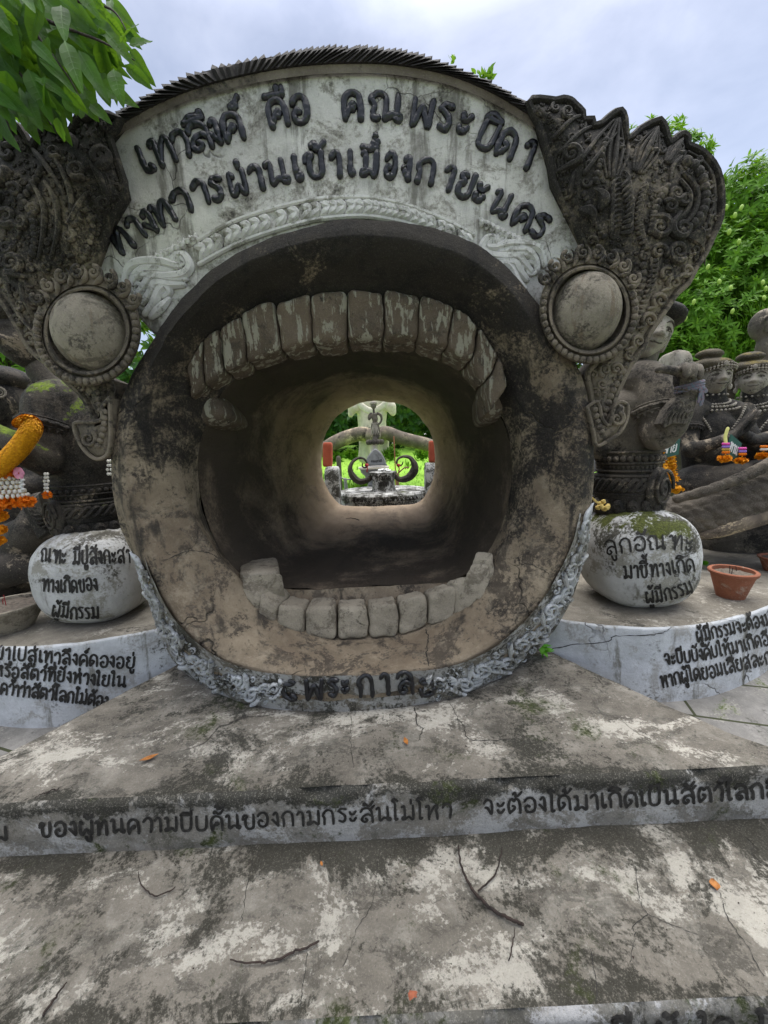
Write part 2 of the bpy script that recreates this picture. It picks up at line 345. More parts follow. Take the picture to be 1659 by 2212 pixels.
M = dict(
  slab=stone('stained_cement', (.14, .125, .102), (.225, .203, .168), dark=((.027, .026, .019), .525, .62, 2.6), bands=((1.12, .10, .11), (1.6, .14, .05)), second=((.082, .075, .061), .50, .58, 6.5), paint=((.49, .46, .395), .515, .58, 2.2), pamt=.93, moss=((.06, .075, .02), .57, .68, 2.2, .35), crack=(1.5, .011), grain=.3, bump=.75, warp=((1.0, 1.7, 1.0), (0, 0, R(-38)))),
  slab2=stone('worn_cement', (.15, .135, .11), (.228, .206, .171), dark=((.03, .028, .02), .525, .62, 3.4), bands=((1.12, .16, .14), (.72, .06, .09)), second=((.09, .082, .067), .49, .57, 7), paint=((.45, .425, .365), .52, .585, 3.1), pamt=.93, moss=((.06, .072, .02), .57, .68, 2.6, .35), crack=(1.7, .012), grain=.25, bump=.85, warp=((1.0, 1.6, 1.0), (0, 0, R(-52)))),
  riser=stone('painted_riser', (.17, .155, .13), (.26, .245, .215), dark=((.024, .023, .017), .56, .66, 5, -.16, -.02), paint=((.42, .415, .40), .475, .56, 3.6), second=((.11, .104, .084), .5, .61, 8), moss=((.055, .07, .016), .56, .68, 5, .0), grain=.4, bump=.55, streak=((.09, .085, .065), .57, .69, 8)),
  riser2=stone('mossy_riser', (.1, .095, .08), (.17, .163, .145), dark=((.022, .022, .016), .52, .63, 6), paint=((.34, .34, .34), .54, .62, 4), second=((.07, .067, .054), .48, .58, 8), moss=((.05, .065, .015), .52, .64, 5, .0), grain=.3, bump=.6),
  ring=stone('brown_cement', (.18, .138, .095), (.31, .25, .175), dark=((.013, .0115, .0105), .47, .63, 2.6, -.5, 1.95), damt=.94, second=((.075, .06, .045), .50, .57, 5.2), streak=((.034, .029, .024), .55, .66, 7), paint=((.37, .31, .225), .55, .66, 6), pamt=.5, crack=(1.9, .012), grain=.1, bump=.8),
  tunnel=stone('tunnel_cement', (.36, .27, .185), (.46, .355, .25), second=((.22, .165, .115), .5, .62, 3.5), mouth_shade=((.024, .019, .015), 2.2, 4.2, .21), grain=.08, bump=.8, rough=.8, warp=((1, .3, 1),)),
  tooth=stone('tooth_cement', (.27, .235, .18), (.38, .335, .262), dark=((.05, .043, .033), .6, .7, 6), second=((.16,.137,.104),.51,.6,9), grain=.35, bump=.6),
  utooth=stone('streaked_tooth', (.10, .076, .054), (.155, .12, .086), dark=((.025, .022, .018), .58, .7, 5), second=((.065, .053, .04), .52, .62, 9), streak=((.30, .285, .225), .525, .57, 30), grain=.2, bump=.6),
  panel=stone('whitewashed_panel', (.53, .515, .475), (.67, .65, .61), dark=((.05, .046, .04), .565, .69, 6), second=((.30, .285, .25), .485, .59, 6), streak=((.16, .15, .13), .55, .67, 9), crack=(3.2, .011), grain=.2, bump=.5),
  relief=stone('white_relief', (.55, .54, .51), (.68, .67, .64), dark=((.06, .055, .045), .57, .69, 7), second=((.28, .27, .24), .5, .61, 8), grain=.18, bump=.45),
  relief2=stone('mossy_relief', (.36, .365, .36), (.58, .6, .62), dark=((.04, .038, .028), .53, .62, 7, 1.5, -.9), second=((.2, .195, .175), .5, .6, 9), grain=.25, bump=.45),
  collar=stone('whitewashed_collar', (.26, .25, .225), (.44, .44, .43), dark=((.03, .028, .02), .49, .58, 6), second=((.14, .125, .1), .48, .57, 9), grain=.3, bump=.55),
  carve=stone('carved_stone', (.105, .087, .065), (.24, .198, .145), dark=((.014, .0125, .0115), .45, .62, 3.4, .9, 2.5), second=((.055, .046, .036), .49, .58, 12), grain=.2, bump=.45),
  crest=stone('black_crest', (.024, .021, .02), (.04, .035, .033), grain=.1, bump=.4, second=((.075, .062, .05), .6, .7, 14)),
  eye=stone('eyeball_cement', (.2, .175, .135), (.31, .27, .21), dark=((.05, .043, .035), .54, .66, 7), second=((.12, .103, .08), .49, .59, 12), streak=((.15, .115, .08), .54, .64, 24), grain=.25, bump=.45),
  statue=stone('statue_stone', (.075, .065, .053), (.16, .137, .108), dark=((.014, .0125, .011), .48, .6, 3.2), second=((.27, .23, .175), .57, .63, 5), moss=((.13, .15, .015), .66, .75, 2.2, .36), grain=.2, bump=.5),
  dstatue=stone('dark_statue_stone', (.035, .03, .025), (.075, .063, .05), dark=((.009, .0085, .008), .46, .58, 4), second=((.25, .205, .15), .565, .62, 6), moss=((.12, .13, .02), .62, .72, 3, .42), grain=.2, bump=.5),
  mossy=stone('mossy_dark_stone', (.042, .036, .029), (.085, .072, .055), dark=((.011, .01, .009), .46, .6, 4), second=((.26, .215, .16), .6, .66, 6), moss=((.17, .25, .012), .40, .48, 2.0, .36), grain=.2, bump=.45),
  face=stone('face_stone', (.24, .21, .17), (.44, .40, .34), dark=((.018, .016, .014), .57, .66, 7), second=((.11, .097, .077), .52, .62, 10), grain=.2, bump=.3),
  hair=stone('mossy_hair', (.06, .05, .034), (.1, .082, .048), dark=((.018, .016, .012), .54, .68, 8), moss=((.2, .15, .03), .5, .66, 7, .25), grain=.3, bump=.7),
  urn=stone('whitewashed_ball', (.46, .46, .445), (.6, .6, .595), dark=((.06, .056, .043), .50, .60, 4.2, -.9, 2.2), second=((.26, .25, .215), .50, .6, 5), moss=((.1, .12, .015), .72, .8, 3.4, .36), streak=((.13, .125, .1), .57, .69, 9), crack=(2.2, .008), grain=.2, bump=.5),
  urn2=stone('mossy_ball', (.46, .46, .445), (.6, .6, .595), dark=((.055, .052, .038), .50, .59, 4.6, -.9, 2.0), second=((.26, .25, .215), .50, .6, 5), moss=((.085, .10, .012), .42, .5, 5, .44), streak=((.13, .125, .1), .57, .69, 9), crack=(2.2, .008), grain=.2, bump=.55),
  plinth=stone('whitewashed_plinth', (.48, .495, .51), (.62, .64, .66), dark=((.06, .056, .042), .585, .69, 5), second=((.33, .325, .31), .5, .61, 4.5), streak=((.15, .145, .12), .555, .66, 8), crack=(1.3, .009), moss=((.07, .09, .02), .66, .76, 3, .1), grain=.18, bump=.4),
  ptop=stone('plinth_top', (.14, .125, .1), (.26, .235, .19), dark=((.035, .032, .025), .58, .7, 4), paint=((.45, .42, .36), .58, .66, 3), moss=((.08, .10, .02), .7, .8, 3, .1), grain=.35, bump=.5),
  paving=stone('paving_cement', (.15, .145, .135), (.26, .25, .235), dark=((.04, .042, .03), .58, .7, 2.3), paint=((.4, .38, .34), .56, .64, 1.9), moss=((.10, .15, .012), .58, .68, 1.9, .1), grain=.25, bump=.45),
  log=stone('scaly_body', (.085, .072, .058), (.16, .135, .105), dark=((.02, .018, .015), .5, .62, 3), paint=((.36, .31, .23), .64, .7, 2.5), moss=((.07, .075, .02), .68, .8, 4, .3), grain=.4, bump=1.0),
  pale=stone('pale_statue', (.62, .56, .44), (.78, .73, .62), dark=((.12, .105, .085), .6, .72, 2.2), grain=.1, bump=.3),
  thigh=stone('blotched_statue', (.12, .095, .075), (.2, .165, .13), paint=((.62, .5, .33), .54, .6, 1.7), dark=((.04, .034, .03), .54, .64, 2), grain=.1, bump=.3),
  base=stone('black_white_base', (.42, .42, .41), (.6, .6, .58), dark=((.035, .033, .026), .455, .53, 6.0), moss=((.2, .24, .03), .6, .72, 3, .5), grain=.3, bump=.4),
  horn=stone('dark_horn', (.055, .047, .037), (.11, .092, .07), dark=((.02, .018, .015), .5, .62, 6), grain=.3, bump=.6),
  grey=stone('grey_slab', (.19, .19, .19), (.3, .3, .305), dark=((.06, .058, .055), .58, .7, 5), grain=.2, bump=.3),
  black=plain('black_paint', (.012, .012, .015), .32, .5, 40, .35, .5),
  ink=plain('painted_black', (.016, .015, .014), .7, .5, 60, .1, .2, (.04, .038, .034)),
  terra=stone('terracotta', (.24, .085, .045), (.33, .12, .065), dark=((.11, .055, .035), .58, .7, 6), second=((.34, .22, .16), .55, .65, 9), grain=.15, bump=.3),
  redpost=stone('red_post', (.36, .07, .035), (.46, .105, .05), dark=((.12, .04, .03), .62, .74, 8), grain=.1, bump=.2),
  soil=plain('ash_soil', (.16, .13, .10), .95, .5, 60, .6),
  marigold=plain('marigold', (.80, .33, .01), .7, .45, 80, .5, .2, (.62, .2, .005)),
  yellow=plain('yellow_petals', (.75, .36, .008), .7, .4, 90, .6, .2, (.5, .2, .005)),
  orange=plain('orange_petals', (.85, .22, .01), .65, .3, 70, .4, .2),
  jasmine=plain('jasmine_white', (.75, .73, .66), .5, .15, 60, .2),
  pink=plain('pink_flower', (.78, .3, .45), .5, .2, 50, .2),
  magenta=plain('magenta_ribbon', (.7, .06, .36), .5, .2, 50, .2),
  violet=plain('violet_ribbon', (.32, .18, .6), .5, .2, 50, .2),
  lime=plain('pale_yellow_ribbon', (.78, .74, .25), .5, .15, 50, .2),
  gold=plain('gold_bead', (.55, .36, .06), .35, .2, 50, .2),
  sign=plain('dark_green_board', (.012, .085, .065), .45, .2, 20, .05),
  white=plain('white_paint', (.72, .72, .70), .5, .12, 40, .05),
  ribbon=plain('grey_blue_cloth', (.12, .17, .21), .9, .35, 120, .5, .2, (.19, .12, .14)),
  straw=plain('dried_yellow_flower', (.68, .5, .16), .8, .35, 60, .5, .2),
  twig=plain('brown_twig', (.045, .03, .024), .8, .5, 60, .5, .3, (.018, .014, .012)),
  dry=plain('dry_leaf', (.42, .17, .04), .6, .4, 60, .3, .3, (.22, .08, .02)),
  brick=plain('bare_brick', (.33, .10, .05), .95, .45, 60, .7),
  redcloth=plain('red_cloth', (.35, .01, .015), .7, .3, 60, .3),
  steel=plain('grey_steel', (.2, .2, .2), .4, .3, 40, .1),
  rust=plain('rusty_rail', (.22, .10, .06), .7, .3, 40, .2),
  bark=stone('bark', (.06, .048, .036), (.11, .09, .07), dark=((.02, .018, .014), .5, .65, 4), grain=.25, bump=1.0),
  leafA=leafmat('mango_leaf', (.10, .24, .02), (.2, .4, .04)),
  leafB=leafmat('dark_leaf', (.025, .075, .018), (.05, .13, .025), .25),
  leafC=leafmat('near_leaf', (.026, .09, .01), (.055, .17, .014), .5, .55),
  leafV=leafmat('leaf_vein', (.07, .17, .025), (.1, .24, .03), .4, .5),
  leafD=leafmat('weed_leaf', (.08, .3, .02), (.12, .38, .03), .3, .4),
  fruit=plain('young_mango', (.34, .5, .08), .5, .2, 30, .05),
)
def lawnmat():
    k = NT('lawn'); a = k.noise(.5, 4, .6); b = k.noise(9, 5, .7); c = k.noise(60, 3, .7)
    col = k.mix(k.rng(a, .35, .65), (.19, .42, .03), (.30, .55, .05)); col = k.mix(k.rng(b, .4, .7, 0, .5), col, (.14, .32, .025)); col = k.mix(k.rng(c, .45, .7, 0, .5), col, (.36, .56, .09))
    k.put(k.b.inputs['Base Color'], col); k.b.inputs['Roughness'].default_value = .9; k.l(k.bump(c, .6, .03), k.b.inputs['Normal']); return k.m
M['lawn'] = lawnmat()
# ------------------------------------------------------------------ brush-stroke Thai lettering (0..1 high)
G = {
 'เ': (.38, [[(.12, 1), (.12, .5), (.13, .15), (.2, .02), (.3, .07), (.27, .2)]]),
 'แ': (.75, [[(.12, 1), (.12, .5), (.13, .15), (.2, .02), (.3, .07)], [(.47, 1), (.47, .5), (.48, .15), (.55, .02), (.65, .07)]]),
 'ท': (.85, [[(.05, .86), (.13, .97), (.22, .88), (.22, .45), (.22, 0)], [(.22, .1), (.42, .72), (.58, .96), (.7, .84), (.74, .45), (.75, 0)]]),
 'ว': (.62, [[(.06, .74), (.2, .95), (.4, .97), (.52, .75), (.52, .4), (.46, 0)]]),
 'า': (.5, [[(.05, .8), (.18, .97), (.34, .92), (.39, .68), (.39, 0)]]),
 'ล': (.85, [[(.07, .76), (.2, .95), (.48, 1), (.68, .82), (.74, .45), (.75, 0)], [(.72, .42), (.5, .55), (.22, .42), (.14, .15), (.3, .02), (.44, .14), (.36, .27)]]),
 'ง': (.52, [[(.14, .82), (.26, .96), (.36, .84), (.4, .4), (.4, .02)], [(.4, .05), (.22, .26), (.06, .46)]]),
 'ค': (.85, [[(.12, 0), (.06, .42), (.12, .82), (.36, 1), (.64, .86), (.72, .5), (.73, 0)], [(.13, .04), (.27, .36), (.4, .54), (.48, .46), (.4, .36)]]),
 'ด': (.85, [[(.12, 0), (.06, .42), (.12, .82), (.36, 1), (.64, .86), (.72, .5), (.73, 0)], [(.13, .04), (.34, .22), (.42, .4), (.3, .5)]]),
 'ต': (.85, [[(.12, 0), (.05, .45), (.12, .82), (.26, .98), (.38, .82), (.5, .98), (.66, .86), (.72, .5), (.73, 0)], [(.13, .04), (.34, .22), (.42, .4), (.3, .5)]]),
 'อ': (.78, [[(.06, .76), (.2, .95), (.44, 1), (.63, .82), (.68, .45), (.58, .1), (.34, 0), (.15, .1), (.1, .34), (.22, .48), (.34, .4)]]),
 'ณ': (1.25, [[(.34, .04), (.2, .04), (.17, .3), (.2, .5), (.06, .74), (.2, .95), (.42, .98), (.58, .78), (.6, .06)], [(.6, .06), (.84, .22), (.98, .2), (.98, 1)], [(.98, .2), (1.12, .16), (1.08, .02), (.94, .1)]]),
 'พ': (1.0, [[(.1, 1), (.12, .5), (.15, 0), (.3, .4), (.47, .72), (.62, .35), (.78, 0), (.82, .5), (.86, 1)]]),
 'ฟ': (1.0, [[(.1, 1), (.12, .5), (.15, 0), (.3, .4), (.47, .72), (.62, .35), (.78, 0), (.82, .5), (.86, 1.3)]]),
 'ร': (.62, [[(.08, .8), (.24, .96), (.52, .92)], [(.1, .82), (.26, .66), (.44, .48), (.46, .2), (.32, .03), (.12, .12)]]),
 'ะ': (.55, [[(.06, .72), (.12, .55), (.28, .55), (.4, .75)], [(.06, .26), (.12, .09), (.28, .09), (.4, .29)]]),
 'บ': (.82, [[(.1, 1), (.1, .3), (.2, .04), (.45, .0), (.62, .12), (.68, .4), (.7, 1)]]),
 'ป': (.82, [[(.1, 1), (.1, .3), (.2, .04), (.45, .0), (.62, .12), (.68, .4), (.7, 1.35)]]),
 'ผ': (.9, [[(.24, .8), (.12, .95), (.08, .5), (.1, .1), (.24, .04), (.44, .4), (.62, .04), (.74, .12), (.76, 1)]]),
 'น': (.92, [[(.05, .88), (.15, .97), (.22, .82), (.22, .06), (.46, .22), (.68, .24), (.68, 1)], [(.68, .22), (.84, .16), (.8, .02), (.66, .08)]]),
 'ม': (.88, [[(.06, .92), (.18, .97), (.22, .75), (.22, .2), (.1, .18), (.08, .03), (.24, .06), (.45, .2), (.7, .02), (.72, 1)]]),
 'ข': (.82, [[(.05, .66), (.08, .88), (.2, .97), (.3, .86), (.2, .66), (.22, .2), (.34, .0), (.54, 0), (.66, .2), (.68, 1)]]),
 'ช': (.88, [[(.05, .66), (.08, .88), (.2, .97), (.3, .86), (.2, .66), (.22, .2), (.34, .0), (.54, 0), (.66, .2), (.66, .8), (.55, .95)], [(.64, .86), (.84, 1.08)]]),
 'ก': (.82, [[(.12, 0), (.13, .45), (.05, .62), (.18, .88), (.42, 1), (.64, .86), (.7, .5), (.7, 0)]]),
 'ถ': (.85, [[(.3, .03), (.15, .02), (.13, .2), (.14, .45), (.06, .62), (.18, .88), (.42, 1), (.64, .86), (.7, .5), (.7, 0)]]),
 'ย': (.85, [[(.34, .9), (.16, .95), (.1, .78), (.28, .6), (.12, .48), (.1, .16), (.26, 0), (.5, 0), (.66, .2), (.7, 1)]]),
 'จ': (.7, [[(.06, .76), (.22, .96), (.46, .92), (.55, .6), (.5, 0), (.28, .4), (.14, .46)]]),
 'ส': (.9, [[(.07, .76), (.2, .95), (.48, 1), (.68, .82), (.74, .45), (.75, 0)], [(.72, .42), (.5, .55), (.22, .42), (.14, .15), (.3, .02), (.44, .14), (.36, .27)], [(.62, .86), (.88, 1.18)]]),
 'ห': (.9, [[(.05, .86), (.13, .97), (.22, .86), (.22, 0)], [(.22, .25), (.5, .75), (.66, .96), (.78, .84), (.68, .62), (.74, .3), (.75, 0)]]),
 'ฑ': (.95, [[(.05, .86), (.13, .97), (.22, .88), (.3, .55), (.4, .95), (.4, .5), (.4, 0)], [(.4, .1), (.58, .75), (.7, .96), (.8, .84), (.84, .0)]]),
 'ไ': (.42, [[(.3, .08), (.18, .02), (.17, .5), (.17, 1.2), (.02, 1.36), (.14, 1.5), (.34, 1.36)]]),
 'ใ': (.42, [[(.3, .08), (.18, .02), (.17, .5), (.2, 1.2), (.1, 1.4), (-.04, 1.3), (.04, 1.18)]]),
 'โ': (.42, [[(.3, .08), (.18, .02), (.17, .5), (.17, 1.2), (.34, 1.42), (.05, 1.46), (-.08, 1.36)]]),
 '๛': (.7, [[(.42, 1.0), (.55, .9), (.4, .8), (.2, .82), (.1, .55), (.2, .2), (.45, 0), (.62, .05), (.5, .22)]]),
 '๏': (.7, [[(.2, 1.0), (.1, .88), (.25, .76), (.5, .8), (.6, .62)], [(.05, .4), (.12, .12), (.36, .05), (.6, .2), (.66, .4)]]),
 '.': (.3, [[(.1, .05), (.16, .12)]]), ' ': (.55, []),
}
UP = {'ิ': [[(.05, 1.14), (.22, 1.32), (.5, 1.3), (.7, 1.14), (.05, 1.14)]],
 'ี': [[(.05, 1.14), (.22, 1.3), (.5, 1.28), (.7, 1.14), (.05, 1.14)], [(.7, 1.14), (.72, 1.45)]],
 'ึ': [[(.05, 1.14), (.22, 1.3), (.5, 1.28), (.7, 1.2), (.68, 1.42), (.58, 1.3)], [(.7, 1.16), (.05, 1.14)]],
 'ื': [[(.02, 1.2), (.3, 1.17), (.66, 1.16)], [(.5, 1.18), (.52, 1.45)], [(.7, 1.16), (.72, 1.45)]],
 'ั': [[(.36, 1.3), (.26, 1.2), (.32, 1.36), (.46, 1.2), (.62, 1.18), (.82, 1.46)]],
 '็': [[(.2, 1.15), (.16, 1.35), (.4, 1.3), (.55, 1.35), (.75, 1.5)]],
 '่': [[(.6, 1.14), (.6, 1.4)]], '้': [[(.34, 1.3), (.44, 1.42), (.5, 1.28), (.48, 1.14), (.66, 1.2), (.84, 1.44)]],
 '์': [[(.6, 1.16), (.5, 1.26), (.6, 1.36), (.7, 1.26), (.6, 1.18)], [(.66, 1.36), (.82, 1.58)]],
 'ุ': [[(.6, -.12), (.68, -.2), (.68, -.46)]], 'ู': [[(.42, -.14), (.48, -.4), (.66, -.42), (.7, -.14)]]}
def layout(text):
    """list of (character, x, width, strokes with marks)"""
    res = []; x = 0
    for ch in text:
        if ch in UP:
            c, x0, wd, st = res[-1]
            up = [s for s in UP[ch]]
            if ch in '่้์' and any(q in c for q in 'ิีึืั็'): up = [[(a, b + .36) for a, b in s] for s in up]
            k = min(1, wd / .82); dx = 0 if wd < .9 else wd - .9
            res[-1] = (c + ch, x0, wd, st + [[(a * k + dx, b) for a, b in s] for s in up])
        else:
            wd, st = G[ch]; res.append((ch, x, wd, list(st))); x += wd + .1
    return res, x
def px_path(pts, n=6): return [(p.x, p.y) for p in crom([(a, b, 0) for a, b in pts], n)]
def onto(bvh, x, y):
    d = ray(x, y).normalized(); h = bvh.ray_cast(O, d)
    if h[0] is None: return None
    nrm = h[1] if h[1].dot(d) < 0 else -h[1]
    return h[0], nrm
def painted(name, parent, bvh, text, base, height, mat, wpx=5.0, off=.003, slant=.0, jit=1.0):
    """brush text written along base (list of picture points) on a real surface, stroke by stroke"""
    res, W = layout(text); B = crom([(a, b, 0) for a, b in base], 12)
    L = [0]
    for i in range(1, len(B)): L.append(L[-1] + (B[i] - B[i - 1]).length)
    T = L[-1]; mb = MB(); r_ = random.Random(len(text) * 7 + int(base[0][1]))
    hh = height if hasattr(height, '__len__') else (height, height)
    for c, x0, wd, st in res:
        dy = r_.uniform(-.05, .05) * jit; sx = r_.uniform(.94, 1.06)
        for s in st:
            path = px_path(s, 5); prev = None; pts = []
            for a, b in path:
                u = (x0 + a * sx) / W * T; u = min(max(u, 0), T)
                i = max(1, int(np.searchsorted(L, u))); i = min(i, len(B) - 1)
                f = (u - L[i - 1]) / max(1e-6, L[i] - L[i - 1]); p = B[i - 1].lerp(B[i], f)
                h = hh[0] + (hh[1] - hh[0]) * u / T
                t = (B[min(i + 1, len(B) - 1)] - B[max(i - 2, 0)]).normalized(); nx, ny = t.y, -t.x
                q = (p.x + nx * h * (b + dy) + slant * h * b, p.y + ny * h * (b + dy))
                hit = onto(bvh, *q)
                if hit is None: continue
                if pts and abs((hit[0] - pts[-1][0]).length) > .12: continue
                pts.append(hit)
            if len(pts) < 2: continue
            rows = []
            for i, (p, nr) in enumerate(pts):
                tg = (pts[min(i + 1, len(pts) - 1)][0] - pts[max(i - 1, 0)][0])
                if tg.length < 1e-6: tg = Vector((1, 0, 0))
                sd = tg.normalized().cross(nr).normalized()
                wv = wpx * (p - O).length / FP * .5 * r_.uniform(.88, 1.12) * (.75 if i in (0, len(pts) - 1) else 1)
                rows.append([p + nr * off - sd * wv, p + nr * off + sd * wv])
            mb.grid(rows)
            for (p, nr) in (pts[0], pts[-1]):
                wv = wpx * (p - O).length / FP * .48; u = nr.orthogonal().normalized(); v = nr.cross(u)
                mb.add([p + nr * off * 1.15 + (u * math.cos(k * math.pi / 4) + v * math.sin(k * math.pi / 4)) * wv for k in range(8)], [tuple(range(8))])
    return mesh_obj(name, mb, mat, parent, smooth=False)
def raised(parent, place, ch, cx, cy, w, h, rot, rad, mat=None, name='letter'):
    """one moulded letter: place(px, py) gives the point on the surface and its normal"""
    res, W = layout(ch); mb = MB(); r_ = random.Random(int(cx * 13 + cy)); W = max(.3, res[0][2] - .1)
    c, s = math.cos(rot), math.sin(rot)
    for st in res[0][3]:
        pts = []; nr = None
        for a, b in px_path(st, 6):
            lx, ly = (a - W / 2 - .05) * w / W, -b * h
            g = place(cx + c * lx - s * ly, cy + s * lx + c * ly)
            if g is None: continue
            pts.append(g[0]); nr = g[1]
        if len(pts) < 2: continue
        f = [rad * r_.uniform(.8, 1.1) for _ in range(9)]
        tube(mb, [p + nr * rad * .25 for p in pts], f, 9, (nr, .85))
    mb.v = [tuple(Vector(p) + Vector((fbm(p, 60), fbm((p[1], p[2], p[0]), 60), fbm((p[2], p[0], p[1]), 60))) * rad * .15) for p in mb.v]
    return mesh_obj(name, mb, mat or M['black'], parent)

# ------------------------------------------------------------------ carved scroll work, drawn on a plane (picture point -> place)
def flat_place(Y, fn=None):
    def f(x, y):
        d = fn(x, y) if fn else 0
        return PY(x, y, Y + d), Vector((0, -1, 0))
    return f
def scroll(mb, place, cx, cy, r, a0, turns, hand, wpx, out=.5, tail=None, seg=7, sq=1.1):
    """a spiral that winds in to (cx, cy); wpx = stroke width in picture pixels at its root"""
    pts = []; rad = []; n = max(10, int(turns * 14)); nr = Vector((0, -1, 0))
    if tail:
        e = (cx + r * math.cos(a0), cy + r * math.sin(a0))
        for i in range(5):
            t = i / 5; pts.append((tail[0] * (1 - t) + e[0] * t, tail[1] * (1 - t) + e[1] * t)); rad.append(.5 + .5 * t)
    for i in range(n + 1):
        t = i / n; a = a0 + hand * turns * 2 * math.pi * t; rr = r * (1 - t) ** .85 + .02 * r
        pts.append((cx + rr * math.cos(a), cy + rr * math.sin(a))); rad.append(1 - .45 * t)
    P = []
    for x, y in pts:
        g = place(x, y)
        if g is None: return
        P.append(g[0]); nr = g[1]
    k = wpx * (P[0] - O).length / FP * .5
    tube(mb, [p + nr * k * out for p in P], [q * k for q in rad], seg, (nr, sq))
def stroke(mb, place, pts, wpx, taper=(1, 1), out=.5, n=6, seg=7, sq=1.1):
    P = []; nr = Vector((0, -1, 0))
    for q in crom([(a, b, 0) for a, b in pts], n):
        g = place(q.x, q.y)
        if g is None: continue
        P.append(g[0]); nr = g[1]
    if len(P) < 2: return
    k = wpx * (P[0] - O).length / FP * .5
    tube(mb, [p + nr * k * out for p in P], [k * t for t in taper] if len(taper) > 1 else k, seg, (nr, sq))
def beads(mb, place, pts, rpx, gap=2.1, n=14, fl=.8):
    P = crom([(a, b, 0) for a, b in pts], n); acc = 0; last = P[0]
    for i, p in enumerate(P):
        if i and (p - last).length < rpx * gap: continue
        last = p; g = place(p.x, p.y)
        if g is None: continue
        k = rpx * (g[0] - O).length / FP
        ellip(mb, g[0] + g[1] * k * .25, (k, k * fl, k), None, 8, 6)
def flame(mb, place, x0, y0, x1, y1, wpx, bend=.25, out=.5):
    """a leaf-like lick from root to pointed tip"""
    dx, dy = x1 - x0, y1 - y0; nx, ny = -dy, dx
    pts = [(x0, y0), (x0 + dx * .35 + nx * bend, y0 + dy * .35 + ny * bend), (x0 + dx * .72 + nx * bend * .8, y0 + dy * .72 + ny * bend * .8), (x1, y1)]
    stroke(mb, place, pts, wpx, (.55, 1, .8, .45, .12), out, 5, 6)
def inpoly(x, y, P):
    c = False; j = len(P) - 1
    for i in range(len(P)):
        if (P[i][1] > y) != (P[j][1] > y) and x < (P[j][0] - P[i][0]) * (y - P[i][1]) / (P[j][1] - P[i][1]) + P[i][0]: c = not c
        j = i
    return c
def pdist(x, y, P):
    b = 1e9; n = len(P)
    for i in range(n):
        ax, ay = P[i][0], P[i][1]; ex, ey = P[(i + 1) % n][0] - ax, P[(i + 1) % n][1] - ay
        L2 = ex * ex + ey * ey or 1; t = max(0, min(1, ((x - ax) * ex + (y - ay) * ey) / L2))
        b = min(b, math.hypot(x - ax - t * ex, y - ay - t * ey))
    return b
def fill_scrolls(mb, place, poly, taken, n, rmin, rmax, r_, wk=.5):
    """cover what is left of an outline with small curls, big ones first"""
    xs = [p[0] for p in poly]; ys = [p[1] for p in poly]; done = list(taken)
    rr = rmax
    for i in range(n):
        if i % 40 == 39: rr = max(rmin, rr * .8)
        x, y = r_.uniform(min(xs), max(xs)), r_.uniform(min(ys), max(ys))
        if not inpoly(x, y, poly): continue
        r = min(rr, pdist(x, y, poly) * .9, min([math.hypot(x - a, y - b) - c for a, b, c in done] or [99]))
        if r < rmin: continue
        done.append((x, y, r * .92)); a = r_.uniform(0, 6.28)
        if r_.random() < .25: 
            flame(mb, place, x - r * .8 * math.cos(a), y - r * .8 * math.sin(a), x + r * math.cos(a), y + r * math.sin(a), r * .8, r_.choice((-.3, .3)))
        else:
            scroll(mb, place, x, y, r * .82, a, r_.uniform(1.1, 1.7), r_.choice((-1, 1)), r * wk)
# ================================================================== the mouth gate
gate = thing('mouth_gate', 'huge cement gate shaped like a wide open mouth with teeth and round eyes', 'gate', (-.15, 1.75, 0))
YP = 1.75                                                     # front of the lettered panel
NA = 220; CEN = Vector((-.13, 0, 1.0))
def loop(pts, Y=None, sm=2.0):
    """closed loop through measured places, resampled by angle about the axis of the tunnel"""
    Q = [PZ(p[0], p[1], -p[2]) if len(p) > 2 and p[2] <= 0 else PY(p[0], p[1], p[2] if len(p) > 2 else Y) for p in pts]
    a = np.array([math.atan2(q.z - CEN.z, q.x - CEN.x) for q in Q]); r = np.array([math.hypot(q.z - CEN.z, q.x - CEN.x) for q in Q]); y = np.array([q.y for q in Q])
    o = np.argsort(a); a, r, y = a[o], r[o], y[o]
    a3 = np.concatenate([a - 2 * math.pi, a, a + 2 * math.pi]); T = np.linspace(-math.pi, math.pi, NA, endpoint=False)
    rr = np.interp(T, a3, np.tile(r, 3)); yy = np.interp(T, a3, np.tile(y, 3))
    k = np.exp(-.5 * (np.arange(-8, 9) / sm) ** 2); k /= k.sum()
    f = lambda v: np.convolve(np.concatenate([v[-8:], v, v[:8]]), k, 'valid')
    rr, yy = f(rr), f(yy)
    return [Vector((CEN.x + rr[i] * math.cos(T[i]), yy[i], CEN.z + rr[i] * math.sin(T[i]))) for i in range(NA)]
LB = loop([(800,478),(700,485),(600,513),(500,560),(430,610),(380,663),(335,728),(300,788),(265,858),(245,938),(240,1000),(247,1080),(268,1150),(298,1212,1.78),(318,1270,1.82),(338,1330,1.86),(358,1400,1.9),(400,1450,0),(480,1500,0),(600,1530,0),(680,1533,0),(750,1534,0),(830,1530,0),(900,1522,0),(1000,1500,0),(1100,1450,0),(1165,1400,1.87),(1200,1350,1.84),(1240,1270,1.8),(1262,1190,1.77),(1275,1100),(1283,960),(1275,880),(1243,790),(1200,713),(1150,638),(1080,565),(1000,515),(900,485)], 1.74)
